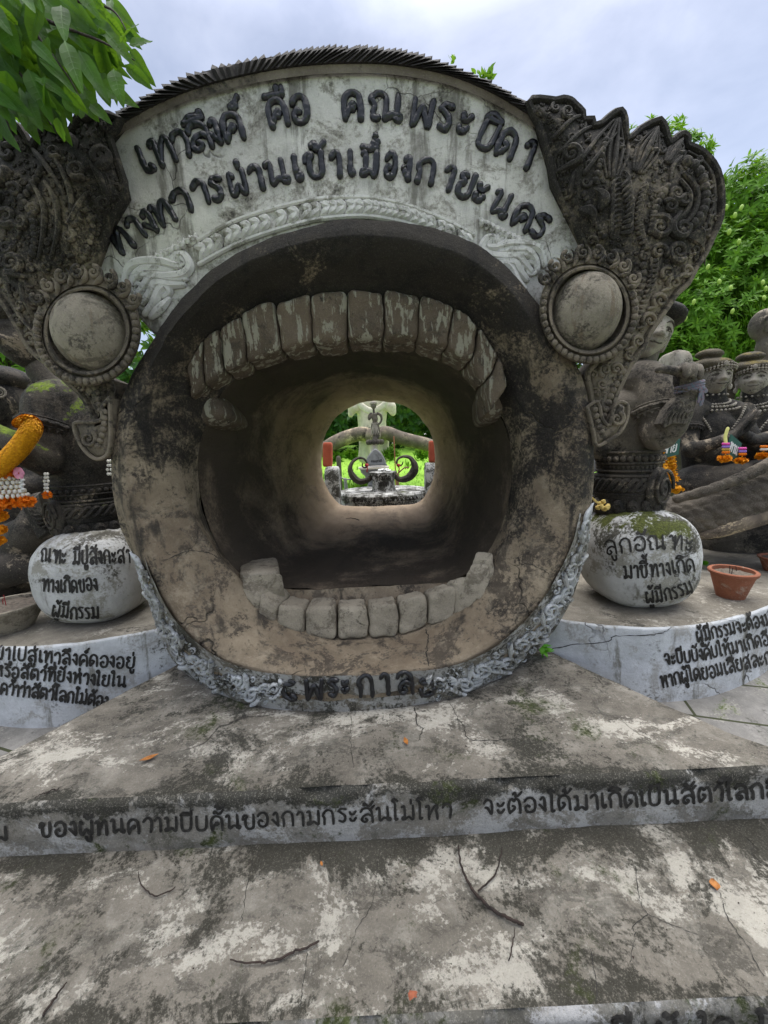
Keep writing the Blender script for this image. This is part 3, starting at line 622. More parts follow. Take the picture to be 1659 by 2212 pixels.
LC = loop([(800,497),(700,504),(600,531),(505,577),(440,627),(392,680),(350,742),(315,802),(283,868),(263,945),(258,1000),(265,1078),(286,1145),(315,1205,1.65),(352,1285,1.63),(392,1348,1.6),(445,1402,1.57),(520,1438,1.545),(610,1452,1.53),(750,1452,1.525),(880,1446,1.53),(965,1437,1.55),(1045,1408,1.57),(1112,1358,1.6),(1172,1288,1.63),(1220,1200,1.65),(1250,1120),(1262,1050),(1265,965),(1256,885),(1226,800),(1183,727),(1135,657),(1070,586),(991,534),(897,504)], 1.66)
LD = loop([(740,618),(640,628),(560,650),(500,684),(440,735),(405,800),(390,870),(386,950),(395,1050),(435,1150),(515,1250),(578,1318),(680,1369),(760,1376),(850,1368),(935,1345),(1003,1304),(1064,1220),(1111,1120),(1133,1000),(1123,900),(1098,790),(1062,716),(1002,664),(920,634),(840,620)], 1.82)
LM = [b.lerp(d, .5) + Vector((0, -.045, 0)) for b, d in zip(LC, LD)]
LM2 = [b.lerp(d, .8) + Vector((0, -.02, 0)) for b, d in zip(LC, LD)]
LM0 = [b.lerp(d, .18) + Vector((0, -.035, 0)) for b, d in zip(LC, LD)]
LBC = [b.lerp(c, .5) + ((b - CEN) * Vector((1, 0, 1))).normalized() * .012 + Vector((0, -.012, 0)) for b, c in zip(LB, LC)]
def scaled(L, k, Y): return [Vector((CEN.x + (p.x - CEN.x) * k, Y, max(-.2, CEN.z + (p.z - CEN.z) * k))) for p in L]
def tun(Y, cx, hw, top, floor, zc=.98):
    L = []
    for i in range(NA):
        t = -math.pi + 2 * math.pi * i / NA; c_, s_ = math.cos(t), math.sin(t)
        e = 2.25
        r = 1 / ((abs(c_) / hw) ** e + (abs(s_) / (top - zc if s_ > 0 else zc - floor + .13)) ** e) ** (1 / e)
        x, z = cx + r * c_, zc + r * s_
        if z < floor + .07:    # flat floor that rises softly into the walls
            d = floor + .07 - z; z = floor + .07 - .07 * (1 - math.exp(-d / .07))
        L.append(Vector((x, Y, z)))
    return L
LT = [tun(1.97, -.14, .80, 1.66, .40), tun(2.15, -.13, .79, 1.68, .40), tun(2.6, -.115, .745, 1.675, .41), tun(3.2, -.09, .705, 1.67, .42), tun(3.9, -.065, .685, 1.67, .43), tun(4.35, -.05, .675, 1.672, .435), tun(4.6, -.045, .672, 1.675, .435), tun(4.68, -.045, .695, 1.70, .43)]
# the tunnel floor and its walls are hand-trowelled: slightly uneven
def rough_loops(Ls, amp, s):
    o_ = []
    for L in Ls:
        r_ = []
        for p in L:
            d = ((p - CEN) * Vector((1, 0, 1))).normalized(); r_.append(p + d * (fbm(p, s) * amp + fbm(p, s * 5.3) * amp * .32))
        o_.append(r_)
    return o_
def dens(Ls, n):
    o_ = []
    for a, b in zip(Ls, Ls[1:]): o_ += [[p.lerp(q, t / n) for p, q in zip(a, b)] for t in range(n)]
    return o_ + [Ls[-1]]
hull = MB().grid([scaled(LB, 1.0, 4.7), scaled(LB, 1.0, 3.0), scaled(LB, 1.0, 2.0)] + rough_loops(dens([LB, LBC, LC, LM0, LM, LM2, LD, LT[0]], 3), .010, 4), closed=True)
rim = mesh_obj('mouth_rim', hull, M['ring'], gate, angle=80)
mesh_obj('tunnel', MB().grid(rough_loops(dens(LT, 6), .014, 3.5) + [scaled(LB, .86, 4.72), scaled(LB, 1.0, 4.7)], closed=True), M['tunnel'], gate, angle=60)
RIM = bvh_of(rim)
on_rim = lambda x, y: onto(RIM, x, y)

def worn(mb, amp):
    """lumpy, chipped hand-moulded surface"""
    mb.v = [tuple(Vector(p) + Vector((fbm((p[0], p[1], p[2]), 9), fbm((p[1] + 5, p[2], p[0]), 9), fbm((p[2] + 9, p[0], p[1]), 9))) * amp + Vector((fbm((p[0], p[1], p[2]), 34), fbm((p[1] + 5, p[2], p[0]), 34), fbm((p[2] + 9, p[0], p[1]), 34))) * amp * .3) for p in mb.v]; return mb
# teeth -----------------------------------------------------------
ut = [(403,800),(433,732),(467,704),(517,680),(590,652),(666,634),(750,627),(828,625),(905,637),(980,660),(1036,710),(1075,772),(1094,845)]
ub = [(411,862),(441,832),(480,803),(532,776),(607,752),(676,740),(750,731),(828,730),(903,734),(963,751),(1016,777),(1048,828),(1062,890)]
ut = [(a[0] + (b[0] - a[0]) * .14, a[1] + (b[1] - a[1]) * .14) for a, b in zip(ut, ub)]
def near(q, Y, pr=.012):
    """a tooth stands just proud of the lip it grows from"""
    h = onto(RIM, *q); return PY(q[0], q[1], min(Y, h[0].y - pr) if h else Y)
for i in range(12):
    y0, y1 = 1.80, 1.84
    a, b, c, d = near(ub[i], y1), near(ub[i + 1], y1), near(ut[i + 1], y0, .004), near(ut[i], y0, .004)
    bx, tx = b - a, c - d
    a, b = a + bx * .012, b - bx * .012; c, d = c - tx * .012, d + tx * .012
    dn = ((a + b) / 2 - (c + d) / 2).normalized()
    up = Vector((0, .19, .02)); bl = Vector((0, .17, 0)) + dn * .03
    c, d = c - dn * .03, d - dn * .03
    jt = lambda p: p + Vector((rng.uniform(-1, 1), rng.uniform(-1, 1), rng.uniform(-1, 1))) * .006
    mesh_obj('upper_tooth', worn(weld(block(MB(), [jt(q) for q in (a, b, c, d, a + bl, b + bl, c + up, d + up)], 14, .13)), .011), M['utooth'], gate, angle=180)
for pts in ([(392,845),(470,836),(510,908),(400,935)], [(1030,832),(1112,822),(1110,900),(1036,914)]):
    q = [PY(*p, 1.93) for p in pts]; sx_ = -1 if pts[0][0] < 700 else 1; bk = Vector((.10 * sx_, .62, -.02))
    mesh_obj('jaw_corner', weld(block(MB(), (q[3], q[2], q[1], q[0], q[3] + bk, q[2] + bk, q[1] + bk, q[0] + bk), 8, .3)), M['utooth'], gate, angle=180)
lt = [((519,1212),(515,1232),(597,1200),2.16),((517,1240),(517,1258),(607,1232),2.0),((553,1283),(553,1312),(612,1264),1.86),((593,1306),(593,1338),(630,1281),1.81),((658,1313),(658,1366),(674,1290),1.79),((726,1312),(726,1371),(728,1291),1.785),((794,1311),(794,1369),(791,1290),1.785),((863,1300),(863,1363),(853,1284),1.79),((926,1287),(926,1345),(910,1273),1.795),((986,1268),(986,1320),(960,1259),1.81),((1036,1249),(1037,1288),(1003,1244),1.85),((1060,1218),(1062,1240),(1018,1214),1.99),((1066,1196),(1070,1214),(1030,1190),2.14)]
for i in range(len(lt) - 1):
    A, B = lt[i], lt[i + 1]
    b0, b1 = near(A[1], A[3]), near(B[1], B[3]); t0, t1 = PY(*A[0], b0.y + .008), PY(*B[0], b1.y + .008)
    k0, k1 = PZ(*A[2], t0.z + .004), PZ(*B[2], t1.z + .004)
    dx = (t1 - t0) * .022
    t0, b0, k0 = t0 + dx, b0 + dx, k0 + dx; t1, b1, k1 = t1 - dx, b1 - dx, k1 - dx
    dn = Vector((0, 0, -.03))
    q = (b0 + dn, b1 + dn, t1, t0, Vector((k0.x, k0.y, b0.z)) + dn, Vector((k1.x, k1.y, b1.z)) + dn, k1, k0)
    mesh_obj('lower_tooth', worn(weld(block(MB(), [p + Vector((rng.uniform(-1, 1), rng.uniform(-1, 1), rng.uniform(-1, 1))) * .004 for p in q], 14, .14)), .009), M['tooth'], gate, angle=180)

# lettered panel -----------------------------------------------------
def px_poly(pts, Y): return [(p.x, p.z) for p in (PY(a, b, Y) for a, b in pts)]
ptop = [(236,294),(320,247),(400,213),(480,190),(560,172),(640,160),(700,155),(780,153),(850,156),(930,168),(1000,187),(1080,222),(1164,272)]
ppoly = ptop + [(1190,345),(1205,400),(1236,460),(1270,530),(1215,640),(1150,690),(1080,610),(1000,560),(900,530),(800,520),(700,525),(600,560),(500,610),(430,670),(380,730),(330,720),(262,645),(203,577),(236,480),(270,420),(258,360)]
panel = mesh_obj('panel', prism(MB(), px_poly(ppoly, YP), YP, YP + .28, .008), M['panel'], gate, angle=30)
on_panel = flat_place(YP)
b1 = [(328,378),(355,363),(407,343),(440,330),(487,315),(535,303),(593,281),(653,272),(763,264),(833,267),(906,280),(953,288),(996,296),(1036,325),(1086,345),(1129,367)]
g1 = [('เ',326,40),('ท',363,56),('ว',400,46),('ลึ',440,58),('ง',472,32),('ค์',510,54),('คื',606,52),('อ',652,44),('ค',763,52),('ณ',833,82),('พ',909,58),('ร',958,38),('ะ',997,34),('บิ',1042,48),('ด',1086,50),('า',1131,30)]
b2 = [(284,548),(306,522),(330,510),(363,490),(407,463),(442,447),(475,440),(520,427),(565,414),(602,405),(646,396),(682,388),(735,387),(762,384),(800,387),(840,390),(876,395),(914,401),(953,412),(995,430),(1028,442),(1070,470),(1117,496),(1154,518)]
g2 = [('ท',276,52),('า',308,36),('ง',333,34),('ท',364,52),('ว',404,46),('า',442,40),('ร',474,34),('ผ่',521,48),('า',560,36),('น',604,56),('เ',648,26),('ข้',683,52),('า',728,30),('เ',760,20),('มื่',798,46),('อ',842,32),('ง',876,26),('ก',916,48),('า',962,30),('ย',999,44),('ะ',1031,34),('น',1071,50),('ค',1120,50),('ร',1155,42)]
for base, gl, h in ((b1, g1, 65), (b2, g2, 59)):
    xs = [p[0] for p in base]; ys = [p[1] for p in base]
    fy = lambda x: float(np.interp(x, xs, ys))
    for ch, cx, wd in gl:
        cx = min(max(cx, xs[0]), xs[-1]) if False else cx
        sl = math.atan2(fy(cx + 26) - fy(cx - 26), 52)
        if cx < xs[0] + 20: sl = math.atan2(ys[2] - ys[0], xs[2] - xs[0])
        if cx > xs[-1] - 20: sl = math.atan2(ys[-1] - ys[-3], xs[-1] - xs[-3])
        raised(panel, on_panel, ch, cx, fy(cx) - 6, max(8, wd - 11), h - 9, sl * .9, .0134)

# braided white moulding under the words -------------------------------
tr = MB(); pl = flat_place(YP)
up_ = [(412,530),(480,492),(553,463),(653,437),(720,429),(786,428),(840,436),(886,447),(960,477),(1022,508)]
lo_ = [(432,572),(490,540),(553,513),(653,483),(720,472),(786,469),(840,476),(886,487),(950,512),(1006,542)]
stroke(tr, pl, up_, 7, (1, 1)); stroke(tr, pl, lo_, 8, (1, 1))
cu, cl = crom([(a, b, 0) for a, b in up_], 12), crom([(a, b, 0) for a, b in lo_], 12)
NLF = 31
for k in range(NLF):
    f = (k + .6) / NLF; i = int(f * (len(cu) - 3)); u, l = cu[i + 1], cl[i + 1]; t = (cu[i + 2] - cu[i]).normalized()
    s_ = 1 if f > .5 else 1
    mid = u.lerp(l, .5) + t * 9; a_, b_ = u.lerp(l, .2) - t * 6, u.lerp(l, .82) - t * 6
    stroke(tr, pl, [(a_.x, a_.y), (mid.x + (u.x - l.x) * .1, mid.y + (u.y - l.y) * .1), (mid.x, mid.y)], 15, (.35, 1, .8), .22)
    stroke(tr, pl, [(b_.x, b_.y), (mid.x - (u.x - l.x) * .1, mid.y - (u.y - l.y) * .1), (mid.x, mid.y)], 15, (.35, 1, .8), .22)
mesh_obj('braid_moulding', tr, M['relief'], gate)
W1 = [[(810,200),(840,90),(920,50),(1050,45),(1150,70),(1200,60),(1180,20)],[(870,190),(920,130),(1060,140),(1180,130),(1235,80),(1205,5),(1160,0),(1150,40)],[(900,250),(950,190),(1000,140),(1120,155),(1210,155)],[(930,310),(985,240),(1020,185),(1120,190),(1195,190)],[(945,380),(1005,310),(1040,230),(1080,200),(1105,235),(1070,268)],[(985,400),(1060,330),(1100,285)],[(860,240),(870,170),(930,100),(1010,90),(1120,100)]]
def white_scroll(fn):
    mb = MB()
    for s in W1: stroke(mb, pl, [fn(x / 3, 553 + y / 3) for x, y in s], 17, (.6, 1, .95, .6), .25)
    for x, y, r in ((905,235,60),(1065,255,34),(1165,25,44),(1095,5,36)):
        q = fn(x / 3, 553 + y / 3); scroll(mb, pl, q[0], q[1], r / 3, 2.5, 1.5, 1, 10)
    for k in range(8):
        q = fn(330 + k * 12, 566 - k * 6.4); q2 = fn(338 + k * 12, 548 - k * 6.4); flame(mb, pl, q[0], q[1], q2[0], q2[1], 12, .3)
    return mb
mesh_obj('white_scroll', white_scroll(lambda x, y: (x, y)), M['relief'], gate)
mesh_obj('white_scroll', white_scroll(lambda x, y: (1175 - (x - 270) * .95, 497 + (y - 530) * .86)), M['relief'], gate)

# crest of upright leaf points -------------------------------------------
cb = MB(); inn0 = crom([(a, b, 0) for a, b in ptop], 12); inn = [Vector((p.x - (p.x - 720) * .02, p.y - 20, 0)) for p in inn0]
tipl = crom([(x, y, 0) for x, y in [(205,262),(240,246),(300,210),(380,166),(470,137),(560,119),(640,104),(700,97),(760,96),(800,97),(860,103),(920,116),(1000,146),(1050,168),(1100,196),(1150,226),(1186,250)]], 12)
def at(Lst, f): q = f * (len(Lst) - 1); i = min(int(q), len(Lst) - 2); return Lst[i].lerp(Lst[i + 1], q - i)
NC = 76
for row, (dep, sh, sc_) in enumerate(((1.725, 0, 1.0),)):
    for k in range(NC):
        f0, f1 = max(0, (k - .1 + sh) / (NC + .5)), min(1, (k + 1.1 + sh) / (NC + .5)); fm = (f0 + f1) / 2; dep = 1.722 + .003 * (k % 2)
        j = rng.uniform(-2.5, 2.5)
        A, B = at(inn, f0), at(inn, f1); Tp = at(tipl, fm) + Vector((0, j, 0))
        if rng.random() < .08: Tp = Tp + Vector((rng.uniform(-3, 3), 5, 0))
        Mi = at(inn, fm)
        S0, S1 = A.lerp(Tp + (A - Mi), .78), B.lerp(Tp + (B - Mi), .78)
        w3 = lambda p, dy: PY(p.x, p.y, dep + dy)
        fr = [w3(A, .0), w3(S0, .0), w3(Tp, .05), w3(S1, .0), w3(B, .0)]; md = [w3(Mi, -.008), w3(Mi.lerp(Tp, .72), -.014)]
        bk = [p + Vector((0, .02, 0)) for p in fr]
        cb.add(fr + md + bk, [(0, 1, 6, 5), (1, 2, 6), (2, 3, 6), (3, 4, 5, 6), (0, 7, 8, 1), (1, 8, 9, 2), (2, 9, 10, 3), (3, 10, 11, 4), (11, 10, 9, 8, 7), (0, 5, 4, 11, 7)])
rows = []
for f in np.linspace(0, 1, 90):
    a = at(inn, f); b = at(tipl, f); q = a.lerp(b, .74)
    rows.append([PY(a.x, a.y - 2, 1.722), PY(q.x, q.y, 1.735), PY(q.x, q.y, 2.0), PY(a.x, a.y - 2, 2.0)])
cb.grid(rows, closed=True, cap=True)
mesh_obj('crest', cb, M['crest'], gate, angle=30)
lb = MB(); rows = []
for f in np.linspace(0.0, 1, 90):
    a = at(inn, f); a = Vector((a.x, a.y + 10, 0)); b = Vector((a.x, a.y + 16, 0)); rows.append([PY(a.x, a.y - 5, 1.728), PY(b.x, b.y - 1, 1.735), PY(b.x, b.y - 1, 1.77), PY(a.x, a.y - 5, 1.77)])
lb.grid(rows, closed=True, cap=True)
mesh_obj('cornice', lb, stone('cornice_cement', (.13, .105, .085), (.22, .19, .16), dark=((.03, .027, .025), .52, .66, 5), grain=.2), gate, angle=30)

# carved wings ------------------------------------------------------------
def wing(poly, Y, extra, seed, vox=.0065):
    pl_ = flat_place(Y); mb = MB(); r_ = random.Random(seed)
    prism(mb, px_poly(poly, Y), Y + .002, Y + .15, .008)
    # the ground under the ornaments swells towards the viewer
    xs, ys = [p[0] for p in poly], [p[1] for p in poly]; st_ = 5.0; x0, y0 = min(xs), min(ys); nx, ny = int((max(xs) - x0) / st_) + 1, int((max(ys) - y0) / st_) + 1
    dd = {}
    for i in range(nx + 1):
        for j in range(ny + 1):
            x, y = x0 + i * st_, y0 + j * st_
            if inpoly(x, y, poly): dd[i, j] = pdist(x, y, poly)
    bul = lambda d: -.075 * (1 - math.exp(-d / 38.0)) * min(1, d / 8)
    idx = {}; vs = []; fs = []
    for (i, j), d in dd.items(): idx[i, j] = len(vs); vs.append(PY(x0 + i * st_, y0 + j * st_, Y + .001 + bul(d)))
    for (i, j) in dd:
        if all(q in idx for q in ((i + 1, j), (i + 1, j + 1), (i, j + 1))): fs.append((idx[i, j], idx[i + 1, j], idx[i + 1, j + 1], idx[i, j + 1]))
    mb.add(vs, fs)
    def dfn(x, y):
        i, j = (x - x0) / st_, (y - y0) / st_; i0, j0 = int(i), int(j); a_ = [dd.get(q, 0) for q in ((i0, j0), (i0 + 1, j0), (i0, j0 + 1), (i0 + 1, j0 + 1))]; u, v = i - i0, j - j0
        return bul(a_[0] * (1-u) * (1-v) + a_[1] * u * (1-v) + a_[2] * (1-u) * v + a_[3] * u * v)
    pl_ = flat_place(Y, dfn)
    cpoly = poly + [poly[0]]
    stroke(mb, pl_, cpoly, 11, (1, 1), .3, 2)
    taken = extra(mb, pl_)
    fill_scrolls(mb, pl_, poly, taken, 3200, 5.5, 26, r_, .52)
    return mb
wr = [(1164,270),(1140,225),(1163,218),(1196,222),(1213,218),(1230,222),(1240,231),(1257,248),(1258,263),(1278,262),(1279,275),(1296,271),(1303,266),(1319,252),(1338,243),(1348,264),(1353,306),(1380,283),(1422,263),(1436,290),(1444,313),(1459,300),(1473,293),(1483,303),(1483,317),(1503,325),(1526,343),(1546,373),(1555,417),(1553,473),(1536,513),(1519,550),(1499,580),(1483,612),(1459,634),(1439,663),(1426,682),(1399,722),(1386,752),(1359,788),(1339,830),(1323,868),(1330,905),(1300,925),(1286,920),(1273,840),(1268,806),(1300,770),(1330,700),(1335,620),(1300,560),(1265,535),(1238,480),(1210,425),(1195,395),(1188,350)]
def ex_r(mb, pl_):
    t = []
    def sc(x, y, r, a, tn, h, w, **k): scroll(mb, pl_, x, y, r, a, tn, h, w, **k); t.append((x, y, r * 1.05))
    # big hooked swirl on the right
    beads(mb, pl_, [(1481,352),(1500,364),(1514,390),(1520,425),(1517,452),(1504,474),(1486,492),(1464,505)], 7.5)
    for ps, w_ in (([(1474,377),(1494,400),(1503,430),(1496,460),(1477,485),(1455,500)], 9), ([(1468,392),(1486,420),(1484,450),(1468,472),(1446,486)], 8), ([(1485,330),(1515,350),(1536,385),(1540,425),(1532,465),(1515,500),(1490,525)], 6), ([(1470,340),(1450,365),(1446,400)], 7)):
        stroke(mb, pl_, ps, w_, (.6, 1, .8, .4)); t += [(a, b, 8) for a, b in ps]
    for x, y, r in ((1530,400,9),(1537,430,9),(1534,460,9),(1524,490,10),(1511,515,10),(1500,540,9),(1508,345,8)): sc(x, y, r, 2, 1.3, -1, 5)
    for k in range(7): flame(mb, pl_, 1482 + k * 5, 512 + k * -3, 1508 - k * 3 + 12, 552 - k * 7 + 22, 8, -.2)
    sc(1459, 420, 15, .5, 1.6, 1, 9); sc(1477, 430, 13, 2.6, 1.4, -1, 8); sc(1446, 447, 14, 4, 1.5, 1, 8); sc(1422, 493, 23, -1.5, 1.7, 1, 12, tail=(1404, 470)); sc(1469, 495, 22, -2.2, 1.6, -1, 12, tail=(1466, 462)); sc(1462, 545, 21, 1, 1.8, 1, 11); sc(1421, 545, 17, .4, 1.4, -1, 9); sc(1440, 590, 14, 2, 1.6, 1, 8)
    beads(mb, pl_, [(1404,500),(1412,460),(1424,430),(1440,405)], 5.5)
    # plaited stem
    for k in range(13):
        f = k / 12; x = 1389 - 17 * math.sin(f * 2.4) + (14 * f * f); y = 402 + 128 * f
        flame(mb, pl_, x - 6, y + 8, x + 4, y - 9, 9, .3); flame(mb, pl_, x + 7, y + 8, x + 4, y - 9, 9, -.3); t.append((x, y, 11))
    # feathers
    for k in range(10):
        f = k / 9; flame(mb, pl_, 1352 - 22 * abs(f - .5), 505 - 100 * f, 1326 - 20 * f + 36, 478 - 110 * f, 9, .35); t.append((1345, 500 - 100 * f, 12))
        flame(mb, pl_, 1318 + 6 * f, 512 - 96 * f, 1343, 490 - 105 * f, 8, -.3)
    # the three flame points
    for bx, by, tx, ty in ((1322,385,1337,252),(1376,372,1422,272),(1440,352,1474,300)):
        for o_, w_ in ((0, 9), (.22, 6), (-.22, 6), (.42, 5), (-.42, 5)):
            dx, dy = tx - bx, ty - by; ox, oy = -dy * o_ * .45, dx * o_ * .45
            stroke(mb, pl_, [(bx + ox * .5, by + oy * .5), (bx + dx * .45 + ox * 1.1, by + dy * .45 + oy * 1.1), (tx - dx * .05 + ox * .15, ty - dy * .05 + oy * .15)], w_, (.7, 1, .35)); 
        sc(bx + (tx - bx) * .55 + 8, by + (ty - by) * .55, 11, 1, 1.5, 1, 7)
        t += [(bx + (tx - bx) * f, by + (ty - by) * f, 14) for f in (.15, .35, .55, .75)]
    for ps in ([(1252,350),(1290,300),(1325,262)], [(1262,375),(1300,325),(1330,290)], [(1196,300),(1232,262),(1262,250)], [(1210,330),(1250,290),(1285,272)]):
        stroke(mb, pl_, ps, 8, (1, .8, .4)); t += [(a, b, 8) for a, b in ps]
    sc(1225, 244, 13, 1, 1.6, 1, 7); sc(1232, 335, 21, 1.2, 1.6, -1, 11, tail=(1205, 372)); sc(1219, 420, 13, -.6, 1.4, 1, 9, tail=(1238, 375)); sc(1224, 456, 11, 2, 1.5, -1, 7)
    for k in range(5): stroke(mb, pl_, [(1205 + k * 7, 385 - k * 3), (1198 + k * 8, 350 - k * 4), (1212 + k * 9, 320 - k * 2)], 5, (.5, 1, .4))
    beads(mb, pl_, [(1186,325),(1190,350),(1195,380),(1203,405)], 4.5); beads(mb, pl_, [(1262,420),(1275,455),(1290,490),(1310,520)], 5); beads(mb, pl_, [(1285,390),(1300,330),(1310,300)], 5)
    # bead-and-leaf borders that run down past the eye to the ear drop
    stroke(mb, pl_, [(1405,560),(1404,600),(1392,650),(1372,700),(1340,752),(1300,785)], 5, (1, 1)); t += [(1395,620,14),(1375,690,14),(1340,745,14)]
    for k in range(22):
        f = k / 21; x = 1412 - 108 * f ** 1.7 + 3; y = 555 + 230 * f; flame(mb, pl_, x - 11, y + 10, x + 6, y - 6, 7, .3); t.append((x, y, 9))
    beads(mb, pl_, [(1388,575),(1384,620),(1368,668),(1340,712),(1312,745)], 6, 2.2)
    for x, y, r, h in ((1424,650,17,1),(1401,692,17,1),(1376,738,13,1),(1453,612,14,1),(1480,585,12,-1)): sc(x, y, r, 2.2, 1.5, h, 9, tail=(x - 26, y + 18))
    beads(mb, pl_, [(1350,790),(1336,818),(1322,845),(1312,872),(1302,900),(1300,915)], 6.5, 2.1)
    sc(1306, 800, 13, 2, 1.5, 1, 8); sc(1330, 797, 12, 1, 1.5, -1, 8); sc(1282, 810, 10, 3, 1.4, 1, 6); sc(1300, 830, 10, 1, 1.4, 1, 6); sc(1285, 845, 9, 1, 1.4, -1, 6)
    return t
wo = mesh_obj('carved_wing', wing(wr, 1.715, ex_r, 5), M['carve'], gate, angle=50)
wl = [(236,294),(262,262),(215,250),(190,262),(176,252),(160,284),(140,300),(108,270),(90,285),(74,322),(60,300),(34,270),(10,316),(-20,330),(-60,380),(-75,450),(-70,520),(-40,590),(0,640),(22,672),(45,712),(70,755),(102,782),(142,818),(186,862),(203,898),(214,910),(232,905),(240,860),(236,820),(190,800),(120,770),(90,700),(105,630),(150,595),(205,570),(238,480),(272,420),(258,360)]
def ex_l(mb, pl_):
    t = []
    def sc(x, y, r, a, tn, h, w, **k): scroll(mb, pl_, x, y, r, a, tn, h, w, **k); t.append((x, y, r * 1.05))
    sc(20, 470, 20, 1, 1.7, 1, 11); sc(30, 570, 22, 2, 1.7, -1, 12, tail=(60, 600)); sc(18, 535, 13, 0, 1.5, 1, 8); sc(48, 480, 14, 3, 1.5, -1, 9)
    for ps in ([(20,615),(30,650),(52,690),(85,730)], [(48,620),(62,660),(85,700)], [(100,395),(125,440),(128,500),(112,560)], [(74,400),(98,450),(96,510),(86,560)], [(118,340),(150,400),(158,470),(148,540)], [(70,320),(110,370),(142,420)]):
        stroke(mb, pl_, ps, 8, (.6, 1, .8, .5)); t += [(a, b, 8) for a, b in ps]
    beads(mb, pl_, [(50,430),(72,470),(78,520),(70,560)], 5.5); beads(mb, pl_, [(185,440),(200,480),(196,520),(180,560)], 5); beads(mb, pl_, [(60,420),(85,380),(100,350)], 5); beads(mb, pl_, [(205,430),(215,470),(210,510)], 4)
    sc(42, 690, 12, 1, 1.5, 1, 8); sc(70, 730, 13, 1, 1.5, 1, 8); sc(45, 660, 10, 2, 1.4, -1, 7)
    for k in range(18):
        f = k / 17; x = 62 + 10 * f + 60 * f * f; y = 610 + 165 * f; flame(mb, pl_, x + 10, y + 10, x - 4, y - 6, 7, -.3); t.append((x, y, 8))
    # the eye-shaped leaf beside the panel
    for o_, w_ in ((0, 9), (6, 6), (12, 6), (-7, 6)):
        stroke(mb, pl_, [(196 + o_ * .3, 350), (214 + o_, 375), (226 + o_, 400), (236 + o_ * .6, 440)], w_, (.5, 1, .8, .3)); t += [(214 + o_, 375, 7), (226 + o_, 405, 7)]
    sc(226, 440, 13, 2, 1.4, 1, 9); sc(160, 470, 18, 2, 1.6, -1, 10, tail=(190, 420)); sc(170, 370, 18, 1, 1.7, 1, 10); sc(120, 330, 13, 1, 1.4, 1, 8)
    beads(mb, pl_, [(196,815),(208,835),(212,855),(218,880),(222,895)], 5.5); sc(176, 838, 12, 2, 1.5, 1, 7); sc(205, 815, 11, 2, 1.5, -1, 7)
    return t
mesh_obj('carved_wing', wing(wl, 1.715, ex_l, 9), M['carve'], gate, angle=50)
# curled ear drops
def drop(poly, sp, bd, Y=1.655):
    mb = MB(); prism(mb, px_poly(poly, Y), Y, Y + .13, .02); p_ = flat_place(Y)
    stroke(mb, p_, poly + [poly[0]], 7, (1, 1), .3, 3)
    scroll(mb, p_, *sp); beads(mb, p_, bd, 5.5)
    return mesh_obj('ear_drop', mb, M['carve'], gate, angle=50)
drop([(1268,880),(1290,868),(1300,905),(1316,918),(1326,880),(1340,868),(1355,878),(1353,905),(1338,934),(1308,955),(1288,962),(1282,935)], (1331, 905, 15, -1, 1.4, 1, 9), [(1285,885),(1292,915),(1300,935)])
drop([(238,860),(222,880),(222,905),(200,912),(166,913),(162,925),(170,950),(186,975),(205,990),(222,990),(236,975),(240,930)], (193, 948, 17, -1, 1.6, 1, 8), [(228,890),(227,915),(222,940),(212,965)])
# eyes ---------------------------------------------------------------------
def eye(cx, cy, rx, ry, sx, sy, seed):
    e_ = MB(); n = 56; Y = 1.615
    el = lambda a, kx, ky, dx=0, dy=0: (cx + dx + kx * math.cos(a), cy + dy + ky * math.sin(a))
    rows = []
    for kx, ky, d in ((sx + 4, sy + 4, .16), (sx + 4, sy + 4, .03), (sx, sy, .0), (rx + 22, ry + 22, .0), (rx + 20, ry + 20, .012), (rx + 15, ry + 15, -.012), (rx + 10, ry + 10, -.008), (rx + 6, ry + 6, .045), (rx - 4, ry - 4, .06)):
        rows.append([PY(*el(2 * math.pi * k / n, kx, ky, (sx > 95) * 0), Y + d) for k in range(n)])
    e_.grid(rows, closed=True)
    p_ = flat_place(Y); r_ = random.Random(seed)
    nb = 44
    for k in range(nb):
        a = 2 * math.pi * k / nb; q = el(a, (rx + 22 + sx) / 2 + 1, (ry + 22 + sy) / 2 + 1)
        if math.sin(a) > -.35:
            g = p_(*q)[0]; kk = 6.2 * (g - O).length / FP; ellip(e_, g + Vector((0, -kk * .2, 0)), (kk, kk * .75, kk), None, 8, 6)
        elif k % 2 == 0:
            q2 = el(a, sx + 9, sy + 11); scroll(e_, p_, q2[0], q2[1], 13, a, 1.4, 1 if math.cos(a) > 0 else -1, 8); flame(e_, p_, *el(a + .06, rx + 24, ry + 24), *el(a + .1, sx + 20, sy + 24), 9, .2)
    s_ = mesh_obj('eye_socket', e_, M['carve'], gate, angle=60)
    c = PY(cx, cy, 1.635); c.y = 1.665; k = pm(PY(cx, cy, 1.615), 1) * .95
    b_ = mesh_obj('eyeball', ellip(MB(), c, (rx * k * 1.1, .115, ry * k * 1.1), None, 48, 32), M['eye'], gate)
eye(1272, 670, 71, 79, 103, 113, 3); eye(188, 715, 76, 79, 113, 116, 4)

